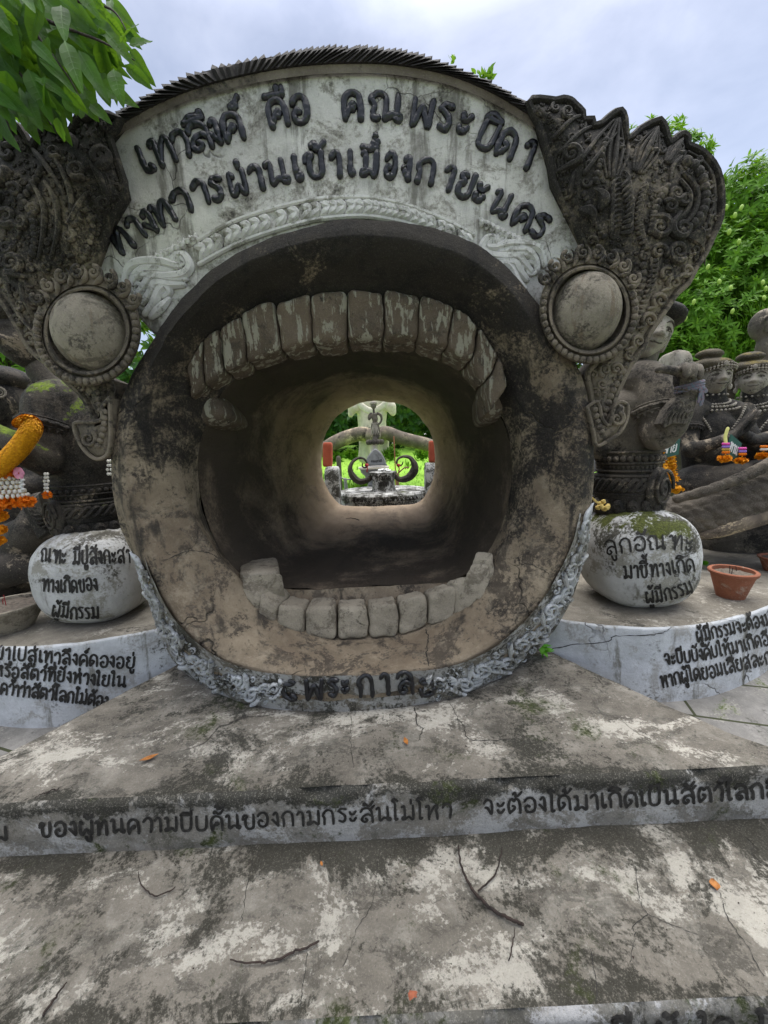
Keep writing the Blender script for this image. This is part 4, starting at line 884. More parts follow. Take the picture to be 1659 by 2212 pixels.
# reliefs and letters on the chin -----------------------------------------------
def band_pt(a, t):
    i = (a + math.pi) / (2 * math.pi) * NA; i0 = int(i) % NA; f = i - int(i); i1 = (i0 + 1) % NA
    p = LC[i0].lerp(LC[i1], f).lerp(LB[i0].lerp(LB[i1], f), t); nr = ((p - CEN) * Vector((1, 0, 1))).normalized() * .5 + Vector((0, -1, 0)); return p, nr.normalized()
def ang(x, y, Y): q = PY(x, y, Y); return math.atan2(q.z - CEN.z, q.x - CEN.x)
def strip(a0, a1, seed):
    mb = MB(); r_ = random.Random(seed); Lm = 1.35
    def place(u, v):
        p, q = band_pt(a0 + (a1 - a0) * u / 400, min(max(v / 60, 0), 1)); return p + q * .014, q
    def wpx(px): return px
    box = [(0, 2), (400, 2), (400, 58), (0, 58)]; t = []
    sg = lambda x: x
    for k in range(11):
        u = 18 + k * 36; v = 30 + (9 if k % 2 else -8); r = 17; h = 1 if k % 2 else -1
        scroll(mb, place, u, v, r, 2.0 * h, 1.7, h, 10, tail=(u - 34, v - 18 * h)); t.append((u, v, r + 2))
        for q in range(4): flame(mb, place, u + 8 + q * 4, v - h * 6 * q + 6 * h, u + 30 + q * 3, v - h * (16 + 4 * q), 8, .3 * h)
    fill_scrolls(mb, place, box, t, 900, 4, 10, r_, .6)
    return mb
on_chin = lambda x, y: (lambda g: g and (g[0] + g[1] * .012, g[1]))(onto(RIM, x, y))
cw = MB(); rows = []
a0_, a1_ = ang(306, 1205, 1.68), ang(1268, 1110, 1.68)
if a0_ > 0: a0_ -= 2 * math.pi
for i in range(181):
    a = a0_ + (a1_ - a0_) * i / 180; fade = min(1, i / 12, (180 - i) / 12); rows.append([(lambda g: g[0] + g[1] * (.002 + .011 * fade + .004 * fbm(g[0], 6)))(band_pt(a if a > -math.pi else a + 2 * math.pi, t)) for t in (-.02, .05, .15, .3, .5, .7, .85, .97)])
mesh_obj('collar', cw.grid(rows), M['collar'], gate, angle=80)
mesh_obj('scroll_relief', strip(ang(612, 1490, 1.56), ang(306, 1205, 1.68) - 2 * math.pi if ang(306, 1205, 1.68) > 0 else ang(306, 1205, 1.68), 21), M['relief2'], gate)
mesh_obj('scroll_relief', strip(ang(925, 1480, 1.56), ang(1268, 1110, 1.68) - .0, 22), M['relief2'], gate)
for ch, cx, wd, by, h, rt in (('๛',626,40,1508,44,.0),('พ',682,48,1508,46,-.03),('ร',722,28,1502,42,-.03),('ะ',748,22,1496,40,-.03),('ก',792,40,1502,50,-.05),('า',833,26,1497,48,-.06),('ล',876,42,1495,50,-.08),('๏',922,38,1500,40,-.1)):
    raised(gate, on_chin, ch, cx, by - 2, wd - 9, h - 5, rt, .0108)
# ================================================================== ground, paving, steps
gz = lambda y: -.6 if y < 5 else -.28 + (0 if y < 8 else min(1.55, (y - 8) * .17))
rows = []
for y in list(range(-60, 5, 5)) + [5, 6, 7, 8, 9, 10, 11, 12, 13, 14, 15, 16, 17, 18, 20, 24, 30, 40, 60, 90, 130, 180, 260]:
    rows.append([Vector((-150 + 5 * i, y, gz(y) + (.05 * fbm((-150 + 5 * i, y, 0), .3) if y > 9 else 0))) for i in range(61)])
g = mesh_obj('ground', MB().grid(rows), M['lawn']); tag(g, kind='structure')
def sheet(x0, x1, y0, y1, z, nx, ny, amp, s, holes=None):
    return MB().grid([[Vector((x0 + (x1 - x0) * i / nx, y0 + (y1 - y0) * j / ny, z + amp * fbm((x0 + (x1 - x0) * i / nx, y0 + (y1 - y0) * j / ny, 3), s))) for i in range(nx + 1)] for j in range(ny + 1)])
# big cast paving tiles beside the gate

def pave_mat():
    m = M['paving']; t = m.node_tree; b = [n for n in t.nodes if n.type == 'BSDF_PRINCIPLED'][0]
    src = b.inputs['Base Color'].links[0].from_socket
    geo = t.nodes.new('ShaderNodeNewGeometry'); mpn = t.nodes.new('ShaderNodeMapping'); mpn.inputs['Rotation'].default_value = (0, 0, R(17)); t.links.new(geo.outputs['Position'], mpn.inputs['Vector'])
    br = t.nodes.new('ShaderNodeTexBrick'); br.inputs['Scale'].default_value = 1.0; br.inputs['Brick Width'].default_value = .62; br.inputs['Row Height'].default_value = .34; br.inputs['Mortar Size'].default_value = .008; br.inputs['Mortar Smooth'].default_value = .3
    t.links.new(mpn.outputs[0], br.inputs['Vector'])
    mx = t.nodes.new('ShaderNodeMix'); mx.data_type = 'RGBA'; t.links.new(br.outputs['Fac'], mx.inputs[0]); t.links.new(src, mx.inputs[6]); mx.inputs[7].default_value = (.04, .045, .02, 1)
    t.links.new(mx.outputs[2], b.inputs['Base Color'])
pave_mat()
pv = mesh_obj('pavement', sheet(-9, 9, 1.22, 7.2, -.212, 150, 80, .006, 2), M['paving']); tag(pv, kind='structure')
pv2 = mesh_obj('path', sheet(-16, 16, -16, .74, -.46, 60, 40, .006, 2), M['paving']); tag(pv2, kind='structure')

def slab(name, outl, back, ztop, zbot, label, mat_top, mat_side, seed, nose=.02, K=40, amp=.006):
    """a cast step: its worn top, a chipped nosing and the riser below"""
    P = []
    for a, b in zip(outl, outl[1:]):
        n = max(2, int((Vector(b) - Vector(a)).length / .012)); P += [Vector(a).lerp(Vector(b), i / n) for i in range(n)]
    P.append(Vector(outl[-1])); n = len(P)
    nr = []
    for i in range(n):
        t = (P[min(i + 6, n - 1)] - P[max(i - 6, 0)]); t = Vector((t.y, -t.x, 0)).normalized(); nr.append(t)
    c0 = sum(P, Vector()) / n
    if sum((P[i] - c0).dot(nr[i]) for i in range(n)) < 0: nr = [-q for q in nr]
    S0, S1 = Vector(back[0]), Vector(back[1]); rows = []
    ch = lambda p: max(0, fbm((p.x, p.y, seed), 6, 5) - .12) * .05 + .006 * abs(fbm((p.x, p.y, seed + 5), 25))
    for j in range(K + 1):
        f = (1 - j / K) ** 1.0; row = []
        for i in range(n):
            q = S0.lerp(S1, i / (n - 1)); p = (P[i] - nr[i] * nose).lerp(q, f)
            row.append(Vector((p.x, p.y, ztop + amp * (fbm((p.x, p.y, seed), 1.6) + .35 * fbm((p.x, p.y, seed), 9)))))
        rows.append(row)
    top = mesh_obj('tread', MB().grid(rows), mat_top, None, angle=60)
    last = rows[-1]; r2 = [last]
    for o_, dz in ((.4, -.08), (.75, -.3), (.95, -.65), (1.0, -1.0)):
        r2.append([last[i] + nr[i] * (nose * o_ - ch(P[i]) * (1.0 if dz > -.99 else .7)) + Vector((0, 0, nose * dz - ch(P[i]) * .35)) for i in range(n)])
    zt = ztop - nose
    for kz in range(1, 15):
        z = zt + (zbot - zt) * kz / 14
        r2.append([Vector((P[i].x, P[i].y, z)) + nr[i] * (.006 * fbm((P[i].x, P[i].y, z * 2), 3) + .003 * fbm((P[i].x, P[i].y, z), 14) - .003) for i in range(n)])
    th = thing(name, label, 'step', (c0.x, c0.y, zbot))
    setpar(top, th); rs = mesh_obj('riser', MB().grid(r2), mat_side, th, angle=60)
    return th, top, rs
up_s, up_top, up_ris = slab('cement_step', [(-1.15, 2.05, 0), (-1.51, 1.43, 0), (-1.72, 1.105, 0), (1.5, 1.15, 0), (1.37, 1.25, 0), (.84, 2.05, 0)], [(-1.0, 2.1, 0), (.8, 2.1, 0)], 0, -.22, 'stained cement step under the gate with a long line of black writing', M['slab'], M['riser'], 3)
lo_s, lo_top, lo_ris = slab('cement_step', [(-2.6, 1.3, 0), (-2.6, .672, 0), (2.6, .708, 0), (2.6, 1.3, 0)], [(-2.5, 1.32, 0), (2.5, 1.32, 0)], -.2, -.48, 'wide stained cement step nearest the viewer strewn with twigs', M['slab2'], M['riser2'], 8)
# plinth fronts are built with the side statues
# ================================================================== statues on either side
def limb(mb, pts, seg=16, n=6, squash=None):
    """pts = (x, y, depth, radius in picture pixels): a smoothly tapering limb"""
    P = [PY(a, b, Y) for a, b, Y, r in pts]; rad = [pm(p, q[3]) for p, q in zip(P, pts)]
    C4 = crom([(p.x, p.y, p.z) for p in P], n); Rr = []
    for i in range(len(C4)):
        f = i / n; k = min(int(f), len(rad) - 2); t = f - k; t = t * t * (3 - 2 * t); Rr.append(rad[k] * (1 - t) + rad[k + 1] * t)
    if len(P) == 2: Rr = [rad[0] + (rad[1] - rad[0]) * i / n for i in range(len(C4))]
    tube(mb, C4, Rr, seg, squash); return P
def head(mb, c, h, yaw=0, pitch=0, roll=0, ears=True, long=False):
    """a carved head h high (chin to crown); it looks towards the viewer, yaw turns it to the right"""
    rot = Matrix.Rotation(yaw, 3, 'Z') @ Matrix.Rotation(pitch, 3, 'X') @ Matrix.Rotation(roll, 3, 'Y')
    g = lambda d, s: math.exp(-d * d / (2 * s * s)); nu, nv = 72, 60; rows = []
    for i in range(nv + 1):
        v = -math.pi / 2 + math.pi * i / nv; row = []
        if i in (0, nv): v *= .99
        for j in range(nu):
            u = 2 * math.pi * j / nu
            x, y, z = math.cos(v) * math.sin(u) * .36, -math.cos(v) * math.cos(u) * .42, math.sin(v) * .5
            jaw = 1 - .30 * max(0, -z - .08) / .42 * (1 if y < .1 else .4); x *= jaw
            if y < 0:
                f = min(1, -y / .15)
                dy = 0
                dy -= f * (.105 * g(x, .038 + .03 * max(0, min(1, (.16 - z) / .3))) * (max(0, min(1, (.2 - z) / .26)) if z > -.085 else g(z + .085, .035)))
                dy -= f * .03 * g(z + .07, .03) * g(abs(x) - .06, .03)
                dy -= f * .028 * g(z - .13 + .25 * abs(abs(x) - .13), .026) * g(abs(x) - .15, .10)
                dy += f * .052 * g(z - .055, .05) * g(abs(x) - .145, .065)
                dy -= f * .036 * g(z - .05, .028) * g(abs(x) - .145, .055)
                dy += f * .016 * g(z - .048, .007) * g(abs(x) - .145, .06)
                dy -= f * .05 * g(z + .19, .022) * g(x, .085) + f * .048 * g(z + .245, .022) * g(x, .07)
                dy += f * .025 * g(z + .216 - .25 * x * x, .009) * g(x, .11)
                dy -= f * .045 * g(z + .37, .06) * g(x, .09)
                dy -= f * .02 * g(z + .08, .09) * g(abs(x) - .2, .06)
                y += dy
            row.append(Vector(c) + rot @ (Vector((x, y, z)) * h))
        rows.append(row)
    mb.grid(rows, closed=True, cap=True)
    if ears:
        for s in (-1, 1):
            pts = [Vector((s * .36, .02, .1)), Vector((s * .4, .05, .17)), Vector((s * .42, .1, .1)), Vector((s * .4, .06, -.05)), Vector((s * .37, .03, -.2 if not long else -.3)), Vector((s * .36, 0, -.12))]
            tube(mb, [Vector(c) + rot @ (p * h) for p in crom(pts, 5)], .045 * h, 8)
    return rot
def facial(parent, c, h, rot):
    """brows, eyelids and lips, picked out in old black paint as on the real faces"""
    sy = lambda x, z: -.42 * math.sqrt(max(.05, 1 - (x / (.36 * (1 - .3 * max(0, -z - .08) / .42))) ** 2 - (z / .5) ** 2))
    f = lambda x, z, o_=0: Vector(c) + rot @ (Vector((x, sy(x, z) + o_, z)) * h)
    for s in (-1, 1):
        mesh_obj('eyebrow', tube(MB(), crom([f(s * x, z, o_) for x, z, o_ in ((.045, .115, -.025), (.12, .165, -.022), (.2, .155, -.018), (.27, .1, -.012))], 5), [.008 * h, .017 * h, .015 * h, .006 * h], 6), M['horn'], parent)
        mb = MB(); tube(mb, crom([f(s * x, z, .0) for x, z in ((.065, .04), (.11, .07), (.17, .068), (.235, .035))], 5), [.006 * h, .011 * h, .011 * h, .005 * h], 6)
        tube(mb, crom([f(s * x, z, .004) for x, z in ((.075, .035), (.13, .02), (.19, .022), (.23, .035))], 5), .006 * h, 5)
        ellip(mb, f(s * .15, .044, .006), (.018 * h, .012 * h, .018 * h), None, 8, 6); mesh_obj('eye', mb, M['horn'], parent)
    mesh_obj('lips', tube(MB(), crom([f(x, z, -.045 + .5 * x * x) for x, z in ((-.12, -.195), (-.06, -.215), (0, -.21), (.06, -.215), (.12, -.195))], 4), .010 * h, 6), M['horn'], parent)
def hat(parent, c, h, rot, mat, band=True, bun=True, k=1.0, lean=(0, 0)):
    """bulging hair roll with a bun, and a beaded band over the forehead"""
    mb = MB(); f = lambda x, y, z: Vector(c) + rot @ (Vector((x, y, z)) * h)
    ellip(mb, f(0 + lean[0], .04, .36), (.50 * h * k, .50 * h, .21 * h), rot, 30, 16, fn=lambda q: q * (1 + .10 * fbm(q, 9)), exp=1)
    ellip(mb, f(0, .22, .05), (.40 * h, .30 * h, .45 * h), rot, 20, 12)
    if bun:
        ellip(mb, f(lean[0] * 1.5, .06, .57), (.2 * h, .2 * h, .12 * h), rot, 16, 8)
        ellip(mb, f(lean[0] * 1.4, .06, .68), (.34 * h, .30 * h, .15 * h), rot, 20, 12, fn=lambda q: q * (1 + .12 * fbm(q, 12)))
    o = remesh(mb, 'hair', mat, parent, max(.007, .02 * h), 1)
    if band:
        tb = MB()
        for row, (z, r) in enumerate(((.24, .036), (.31, .026), (.185, .022))):
            n = 15
            for i in range(n):
                a = (i / (n - 1) - .5) * 2.6; ellip(tb, f(.43 * math.sin(a), -.455 * math.cos(a) - .02, z + .03 * math.cos(a * 2)), (r * h,) * 3, None, 8, 6)
        ellip(tb, f(0, -.5, .31), (.06 * h, .03 * h, .075 * h), rot, 10, 7)
        mesh_obj('headband', tb, M['face'], parent)
    return o
def hand(mb, wrist, dirv, side, palm_n, L, curl=(.3, .3, .3, .3), thumb=.6):
    """palm, four fingers of unequal length and a thumb from the palm's side"""
    d = dirv.normalized(); s = side.normalized(); nrm = palm_n.normalized()
    for k in range(4):
        o_ = (k - 1.5) * .105 * L
        tube(mb, [wrist + s * o_ * .7, wrist + d * .25 * L + s * o_ * .9, wrist + d * .5 * L + s * o_], .075 * L, 8)
        p = wrist + d * .48 * L + s * o_; ln = (.40, .47, .44, .34)[k] * L; a = 0; pts = [p]
        for q in range(4):
            a += curl[k]; v = d * math.cos(a) + nrm * math.sin(a); p = p + v * ln / 4; pts.append(p)
        tube(mb, pts, (.06 * L, .055 * L, .038 * L), 8)
    p = wrist + d * .14 * L - s * .14 * L
    tube(mb, [p, p - s * .12 * L + d * .12 * L + nrm * .04 * L, p - s * .15 * L + d * .26 * L + nrm * .1 * L, p - s * .1 * L + d * .36 * L + nrm * .16 * L], (.07 * L, .062 * L, .055 * L, .035 * L), 8)
def ring_beads(mb, c, rx, ry, n, r, a0=0, a1=2 * math.pi, tilt=None, pointed=0):
    for i in range(n):
        a = a0 + (a1 - a0) * i / n; p = Vector((rx * math.cos(a), ry * math.sin(a), 0))
        if tilt: p = tilt @ p
        q = Vector(c) + p
        if pointed:
            dz = (tilt @ Vector((0, 0, 1))) if tilt else Vector((0, 0, 1))
            o_ = p.normalized() * r * .35; t = p.normalized().cross(dz) * r
            mb.add([q - t + o_, q + t + o_, q + dz * r * 2.0 * pointed + o_ * .6, q - p.normalized() * r * .5], [(0, 1, 2), (1, 3, 2), (3, 0, 2), (1, 0, 3)])
        else: ellip(mb, q, (r, r, r), None, 8, 6)
def armlet(parent, p, axis, rad, h, mat, name='armlet'):
    mb = MB(); z = axis.normalized(); x = z.orthogonal().normalized(); y = z.cross(x); T = Matrix((x, y, z)).transposed()
    for o_, r, k in ((-.5, .016, 1.0), (.5, .016, 1.0)):
        tube(mb, [p + T @ Vector((rad * k * math.cos(a), rad * k * math.sin(a), o_ * h)) for a in np.linspace(0, 2 * math.pi, 28)], h * .16, 6)
    tube(mb, [p + T @ Vector((rad * .97 * math.cos(a), rad * .97 * math.sin(a), 0)) for a in np.linspace(0, 2 * math.pi, 28)], h * .4, 6)
    n = 18
    ring_beads(mb, p, rad * 1.06, rad * 1.06, n, h * .3, tilt=T)
    ring_beads(mb, p + z * h * .55, rad, rad, 24, h * .26, tilt=T, pointed=1); ring_beads(mb, p - z * h * .55, rad, rad, 24, h * .26, tilt=T, pointed=-1)
    return mesh_obj(name, mb, mat, parent)
def belt(parent, c, rx, ry, H_, mat, taper=1.12, medal=None):
    """stacked bands of beads, points and a plait between the waist and the ball"""
    mb = MB(); prof = [(1.0, H_), (1.05, H_ * .97), (1.06, H_ * .82), (1.0, H_ * .8), (1.03, H_ * .66), (1.10, H_ * .62), (1.12, H_ * .36), (1.15, H_ * .33), (1.13, H_ * .28), (1.1, H_ * .26), (1.2, H_ * .1), (1.16, 0)]
    rows = [[Vector((c[0] + rx * r * math.cos(a), c[1] + ry * r * math.sin(a), c[2] + z)) for a in np.linspace(0, 2 * math.pi, 56, endpoint=False)] for r, z in prof]
    mb.grid(rows, closed=True, cap=True)
    V = Vector(c); up = Vector((0, 0, 1))
    ring_beads(mb, V + up * H_ * .89, rx * 1.08, ry * 1.08, 30, H_ * .05); ring_beads(mb, V + up * H_ * .97, rx * 1.03, ry * 1.03, 44, H_ * .03, pointed=1); ring_beads(mb, V + up * H_ * .79, rx * 1.05, ry * 1.05, 44, H_ * .035, pointed=-1)
    for z, r in ((.62, .035), (.34, .035), (.99, .02), (.82, .022), (.7, .02)):
        tube(mb, [V + Vector((rx * 1.1 * math.cos(a), ry * 1.1 * math.sin(a), H_ * z)) for a in np.linspace(0, 2 * math.pi, 50)], H_ * r, 6)
    for s in range(3):
        tube(mb, [V + Vector((rx * (1.12 + .035 * math.cos(a * 9 + s * 2.1)) * math.cos(a), ry * (1.12 + .035 * math.cos(a * 9 + s * 2.1)) * math.sin(a), H_ * (.48 + .085 * math.sin(a * 9 + s * 2.1)))) for a in np.linspace(0, 2 * math.pi, 150)], H_ * .045, 6)
    n = 16
    for i in range(n):
        a = 2 * math.pi * i / n; q = V + Vector((rx * 1.17 * math.cos(a), ry * 1.17 * math.sin(a), H_ * .14)); ellip(mb, q, (rx * .19, ry * .12, H_ * .12), Matrix.Rotation(a + math.pi / 2, 3, 'Z'), 12, 8)
        pts = []
        for t in np.linspace(0, 1, 14):
            b = t * 8; rr = rx * .13 * (1 - t); pts.append(q + Vector((math.cos(a), math.sin(a), 0)) * rx * .1 + Vector((-math.sin(a), math.cos(a), 0)) * rr * math.cos(b) + up * rr * math.sin(b))
        tube(mb, pts, rx * .022, 6)
    if medal is not None:
        a = medal; q = V + Vector((rx * 1.2 * math.cos(a), ry * 1.2 * math.sin(a), H_ * .42)); d = Vector((math.cos(a), math.sin(a), 0)); t_ = Vector((-d.y, d.x, 0)); r0 = H_ * .26
        ellip(mb, q - d * .02, (r0 * 1.1, .04, r0 * 1.3), Matrix.Rotation(a + math.pi / 2, 3, 'Z'), 20, 10)
        pts = [q + d * .018 + (t_ * math.cos(b) + up * 1.2 * math.sin(b)) * r0 * (1 - b / 15) for b in np.linspace(0, 14, 60)]
        tube(mb, pts, r0 * .1, 6)
    return mesh_obj('belt', mb, mat, parent, angle=50)

# plinths ------------------------------------------------------------------
def plinth(path, ztop, name, label):
    P = crom([(a, b, 0) for a, b in path], 22); n = len(P); th = thing(name, label, 'plinth', (P[n // 2].x, P[n // 2].y, -.2))
    wall = []
    for z, o_ in ((-.24, .02), (-.1, .008), (.03, .0), (ztop - .03, 0), (ztop - .008, .003), (ztop, .014)):
        wall.append([Vector((p.x, p.y + o_ * (1 if z > .1 else -1) + .006 * fbm((p.x, z * 2, 1), 2.5), z + (.004 * fbm((p.x, 0, 0), 8) if z > .1 else 0))) for p in P])
    w = mesh_obj('wall', MB().grid(dens(wall, 3)), M['plinth'], th, angle=50)
    top = [wall[-1]]
    for j in range(1, 13): top.append([Vector((p.x + (0 if abs(p.x) < 1.2 else 0), p.y + 2.0 * j / 12, ztop + .006 * fbm((p.x, p.y + j * .2, 4), 1.5))) for p in P])
    t = mesh_obj('plinth_top', MB().grid(top), M['ptop'], th, angle=50)
    return th, w, t
plr, plr_w, plr_t = plinth([(.80, 2.02), (.95, 1.92), (1.15, 1.84), (1.42, 1.805), (1.75, 1.86), (2.15, 2.02), (2.7, 2.35), (3.4, 2.9)], .19, 'plinth', 'low whitewashed curved plinth with black writing and a long crack, right of the gate')
pll, pll_w, pll_t = plinth([(-3.6, 2.6), (-2.9, 2.15), (-2.3, 1.88), (-1.85, 1.79), (-1.5, 1.83), (-1.25, 1.93), (-1.0, 2.05)], .225, 'plinth', 'low whitewashed curved plinth covered with three rows of writing, left of the gate')
# balls ---------------------------------------------------------------------
def ball(cx, cy, rx, rz, Y, label, zb):
    c = PY(cx, cy, Y); k = pm(c, 1); zt = c.z + rz * k; cz = (zb + zt) / 2; hz = (zt - zb) / 2 / .97
    mb = MB(); ellip(mb, (c.x, c.y, cz), (rx * k, rx * k, hz), None, 64, 40, fn=lambda q: q * (1 + .02 * fbm(q, 3) + .008 * fbm(q, 14)), exp=.74)
    mb.v = [(x, y, max(z, zb)) for x, y, z in mb.v]
    o = mesh_obj('round_pedestal', mb, M['urn']); tag(o, label, 'pedestal'); return o, c, zt
br, brc, brz = ball(1372, 1214, 102, 116, 2.2, 'mossy whitewashed ball with worn writing under the statue right of the gate', .18); br.data.materials[0] = M['urn2']
bl, blc, blz = ball(216, 1257, 100, 116, 2.2, 'whitewashed ball with black writing under the mossy-shouldered statue left of the gate', .215)

# R1: the statue whose face looks out from behind the carved wing -------------------
st = thing('statue', 'dark stone statue on the right-hand ball, raised fist with pointing finger and cloth tied at the wrist', 'statue', (brc.x, brc.y + .02, brz - .02), 'statues of people beside the gate')
st['label'] = 'dark statue peering out beside the carved wing, finger pointing, cloth tied round its wrist'
mb = MB()
limb(mb, [(1357, 1000, 2.33, 62), (1352, 950, 2.33, 62), (1352, 900, 2.33, 64), (1362, 850, 2.33, 66), (1374, 815, 2.33, 40), (1386, 790, 2.33, 24), (1398, 760, 2.33, 24)])
limb(mb, [(1372, 828, 2.3, 44), (1400, 826, 2.24, 42), (1415, 870, 2.18, 44), (1421, 912, 2.14, 45), (1424, 938, 2.1, 38)])
limb(mb, [(1310, 860, 2.4, 40), (1296, 920, 2.36, 38), (1300, 965, 2.3, 30)])
limb(mb, [(1424, 934, 2.11, 37), (1444, 922, 2.06, 32), (1462, 898, 2.02, 27), (1484, 852, 2.0, 20), (1488, 838, 2.0, 19)])
wr_ = PY(1488, 836, 2.0); kk = pm(wr_, 1)
limb(mb, [(1487, 842, 2.0, 19), (1486, 826, 2.0, 21)])
ellip(mb, PY(1485, 812, 2.01), (pm(wr_, 26), pm(wr_, 17), pm(wr_, 27)), None, 28, 18, exp=.62)
for a in ([(1470, 804, 1.98, 11), (1452, 800, 1.96, 10.5), (1434, 798, 1.95, 9.5), (1422, 799, 1.95, 8.2)], [(1478, 797, 1.98, 9), (1480, 790, 1.95, 8.5), (1483, 797, 1.92, 8), (1482, 811, 1.915, 7.5)], [(1491, 796, 1.99, 9), (1495, 789, 1.955, 8.2), (1499, 797, 1.92, 7.6), (1498, 812, 1.915, 7.2)], [(1503, 799, 2.0, 8.5), (1509, 793, 1.965, 7.6), (1513, 802, 1.93, 7.2), (1512, 815, 1.925, 6.6)]): limb(mb, a, 8, 4)
body = remesh(mb, 'body', M['statue'], st, .0068, 1)
mb = MB(); hc = PY(1398, 722, 2.33); hrot = head(mb, hc, pm(hc, 118), R(-6), R(4), R(18)); facial(st, hc, pm(hc, 118), hrot); remesh(mb, 'head', M['face'], st, .0062, 1)
hat(st, hc, pm(hc, 122), hrot, M['dstatue'], band=False, bun=False)
pa, pb = PY(1412, 880, 2.19), PY(1421, 925, 2.14); armlet(st, pa.lerp(pb, .35), pb - pa, pm(pa, 49), pm(pa, 17), M['statue'])
pa, pb = PY(1474, 874, 2.01), PY(1486, 845, 2.0); armlet(st, pb, pb - pa, pm(pb, 22), pm(pb, 10), M['statue'], 'bracelet')
cf = MB(); pc_ = lambda x, y: (PY(x, y, 1.985 + .0006 * abs(x - 1470)), Vector((0, -1, 0)))
cf_poly = [(1462,858),(1503,866),(1496,895),(1480,918),(1452,915),(1432,925),(1426,915),(1440,885)]
pp = [PY(x, y, 1.965) for x, y in cf_poly]; prism(cf, [(p.x, p.z) for p in pp], 1.955, 2.01, .006)
for k in range(6): flame(cf, flat_place(1.957), 1468 + k * 4, 880 + k * 3 - 8, 1432 + k * 10, 920 - k * 3, 7, .12)
scroll(cf, flat_place(1.957), 1486, 880, 9, 1, 1.5, 1, 6); scroll(cf, flat_place(1.957), 1466, 873, 8, 1, 1.5, -1, 6)
mesh_obj('arm_guard', cf, M['statue'], st)
rb = MB(); pb2 = PY(1489, 836, 2.0)
for z in (-.012, 0, .012): tube(rb, [pb2 + Vector((pm(pb2, 23) * math.cos(a), pm(pb2, 23) * math.sin(a), z + .012 * math.cos(a))) for a in np.linspace(0, 2 * math.pi, 24)], .009, 6)
for q in ([(1512, 842), (1520, 838), (1526, 846), (1514, 845)], [(1516, 846), (1518, 860), (1514, 874)], [(1514, 846), (1511, 858), (1509, 868)]): tube(rb, crom([PY(a, b, 1.94) for a, b in q], 5), .008, 6, (Vector((0, 1, 0)), .5))
o = mesh_obj('wrist_cloth', rb, M['ribbon']); tag(o, 'grey blue cloth strip knotted round the pointing statue wrist', 'cloth strip')
belt(st, (PY(1356, 1040, 2.29).x, 2.29, brz - .03), pm(brc, 56), pm(brc, 54), pm(brc, 132), M['dstatue'], medal=R(-62))

# L1: the statue with the mossy shoulder --------------------------------------------
sl = thing('statue', 'dark statue with bright green moss on its shoulder, on the left-hand ball', 'statue', (blc.x, blc.y, blz - .02), 'statues of people beside the gate')
mb = MB()
limb(mb, [(178, 1075, 2.33, 60), (180, 1030, 2.33, 62), (186, 970, 2.33, 64), (186, 905, 2.33, 64), (150, 862, 2.33, 44), (110, 830, 2.33, 26), (86, 800, 2.33, 26)])
limb(mb, [(150, 868, 2.31, 46), (112, 872, 2.24, 48), (104, 912, 2.2, 46), (102, 955, 2.16, 45), (98, 995, 2.12, 36)])
limb(mb, [(100, 985, 2.13, 38), (78, 985, 2.08, 33), (50, 966, 2.05, 27), (20, 950, 2.05, 22), (-20, 930, 2.05, 20)])
w2 = PY(-20, 930, 2.05); hand(mb, w2, Vector((-.8, 0, .5)), Vector((.4, -.3, .8)), Vector((0, -1, 0)), .2)
limb(mb, [(230, 880, 2.4, 40), (240, 940, 2.42, 38), (238, 990, 2.42, 30)])
remesh(mb, 'body', M['mossy'], sl, .0085, 2)
mb = MB(); hl = PY(52, 735, 2.33); hr = head(mb, hl, pm(hl, 128), R(-8), R(4), R(-14)); remesh(mb, 'head', M['dstatue'], sl, .0068, 1)
hat(sl, hl, pm(hl, 128), hr, M['dstatue'], band=False, bun=False)
pa, pb = PY(106, 905, 2.2), PY(101, 950, 2.16); armlet(sl, pa.lerp(pb, .4), pb - pa + Vector((-.02, 0, 0)), pm(pa, 49), pm(pa, 17), M['dstatue'])
nk = MB(); q = PY(112, 838, 2.33); ring_beads(nk, q, pm(q, 34), pm(q, 34), 20, pm(q, 5.5)); ring_beads(nk, q + Vector((0, 0, .02)), pm(q, 30), pm(q, 30), 22, pm(q, 4), pointed=1); mesh_obj('necklace', nk, M['dstatue'], sl)
belt(sl, (PY(192, 1080, 2.29).x, 2.29, blz - .03), pm(blc, 58), pm(blc, 55), pm(blc, 105), M['dstatue'], medal=R(-118))

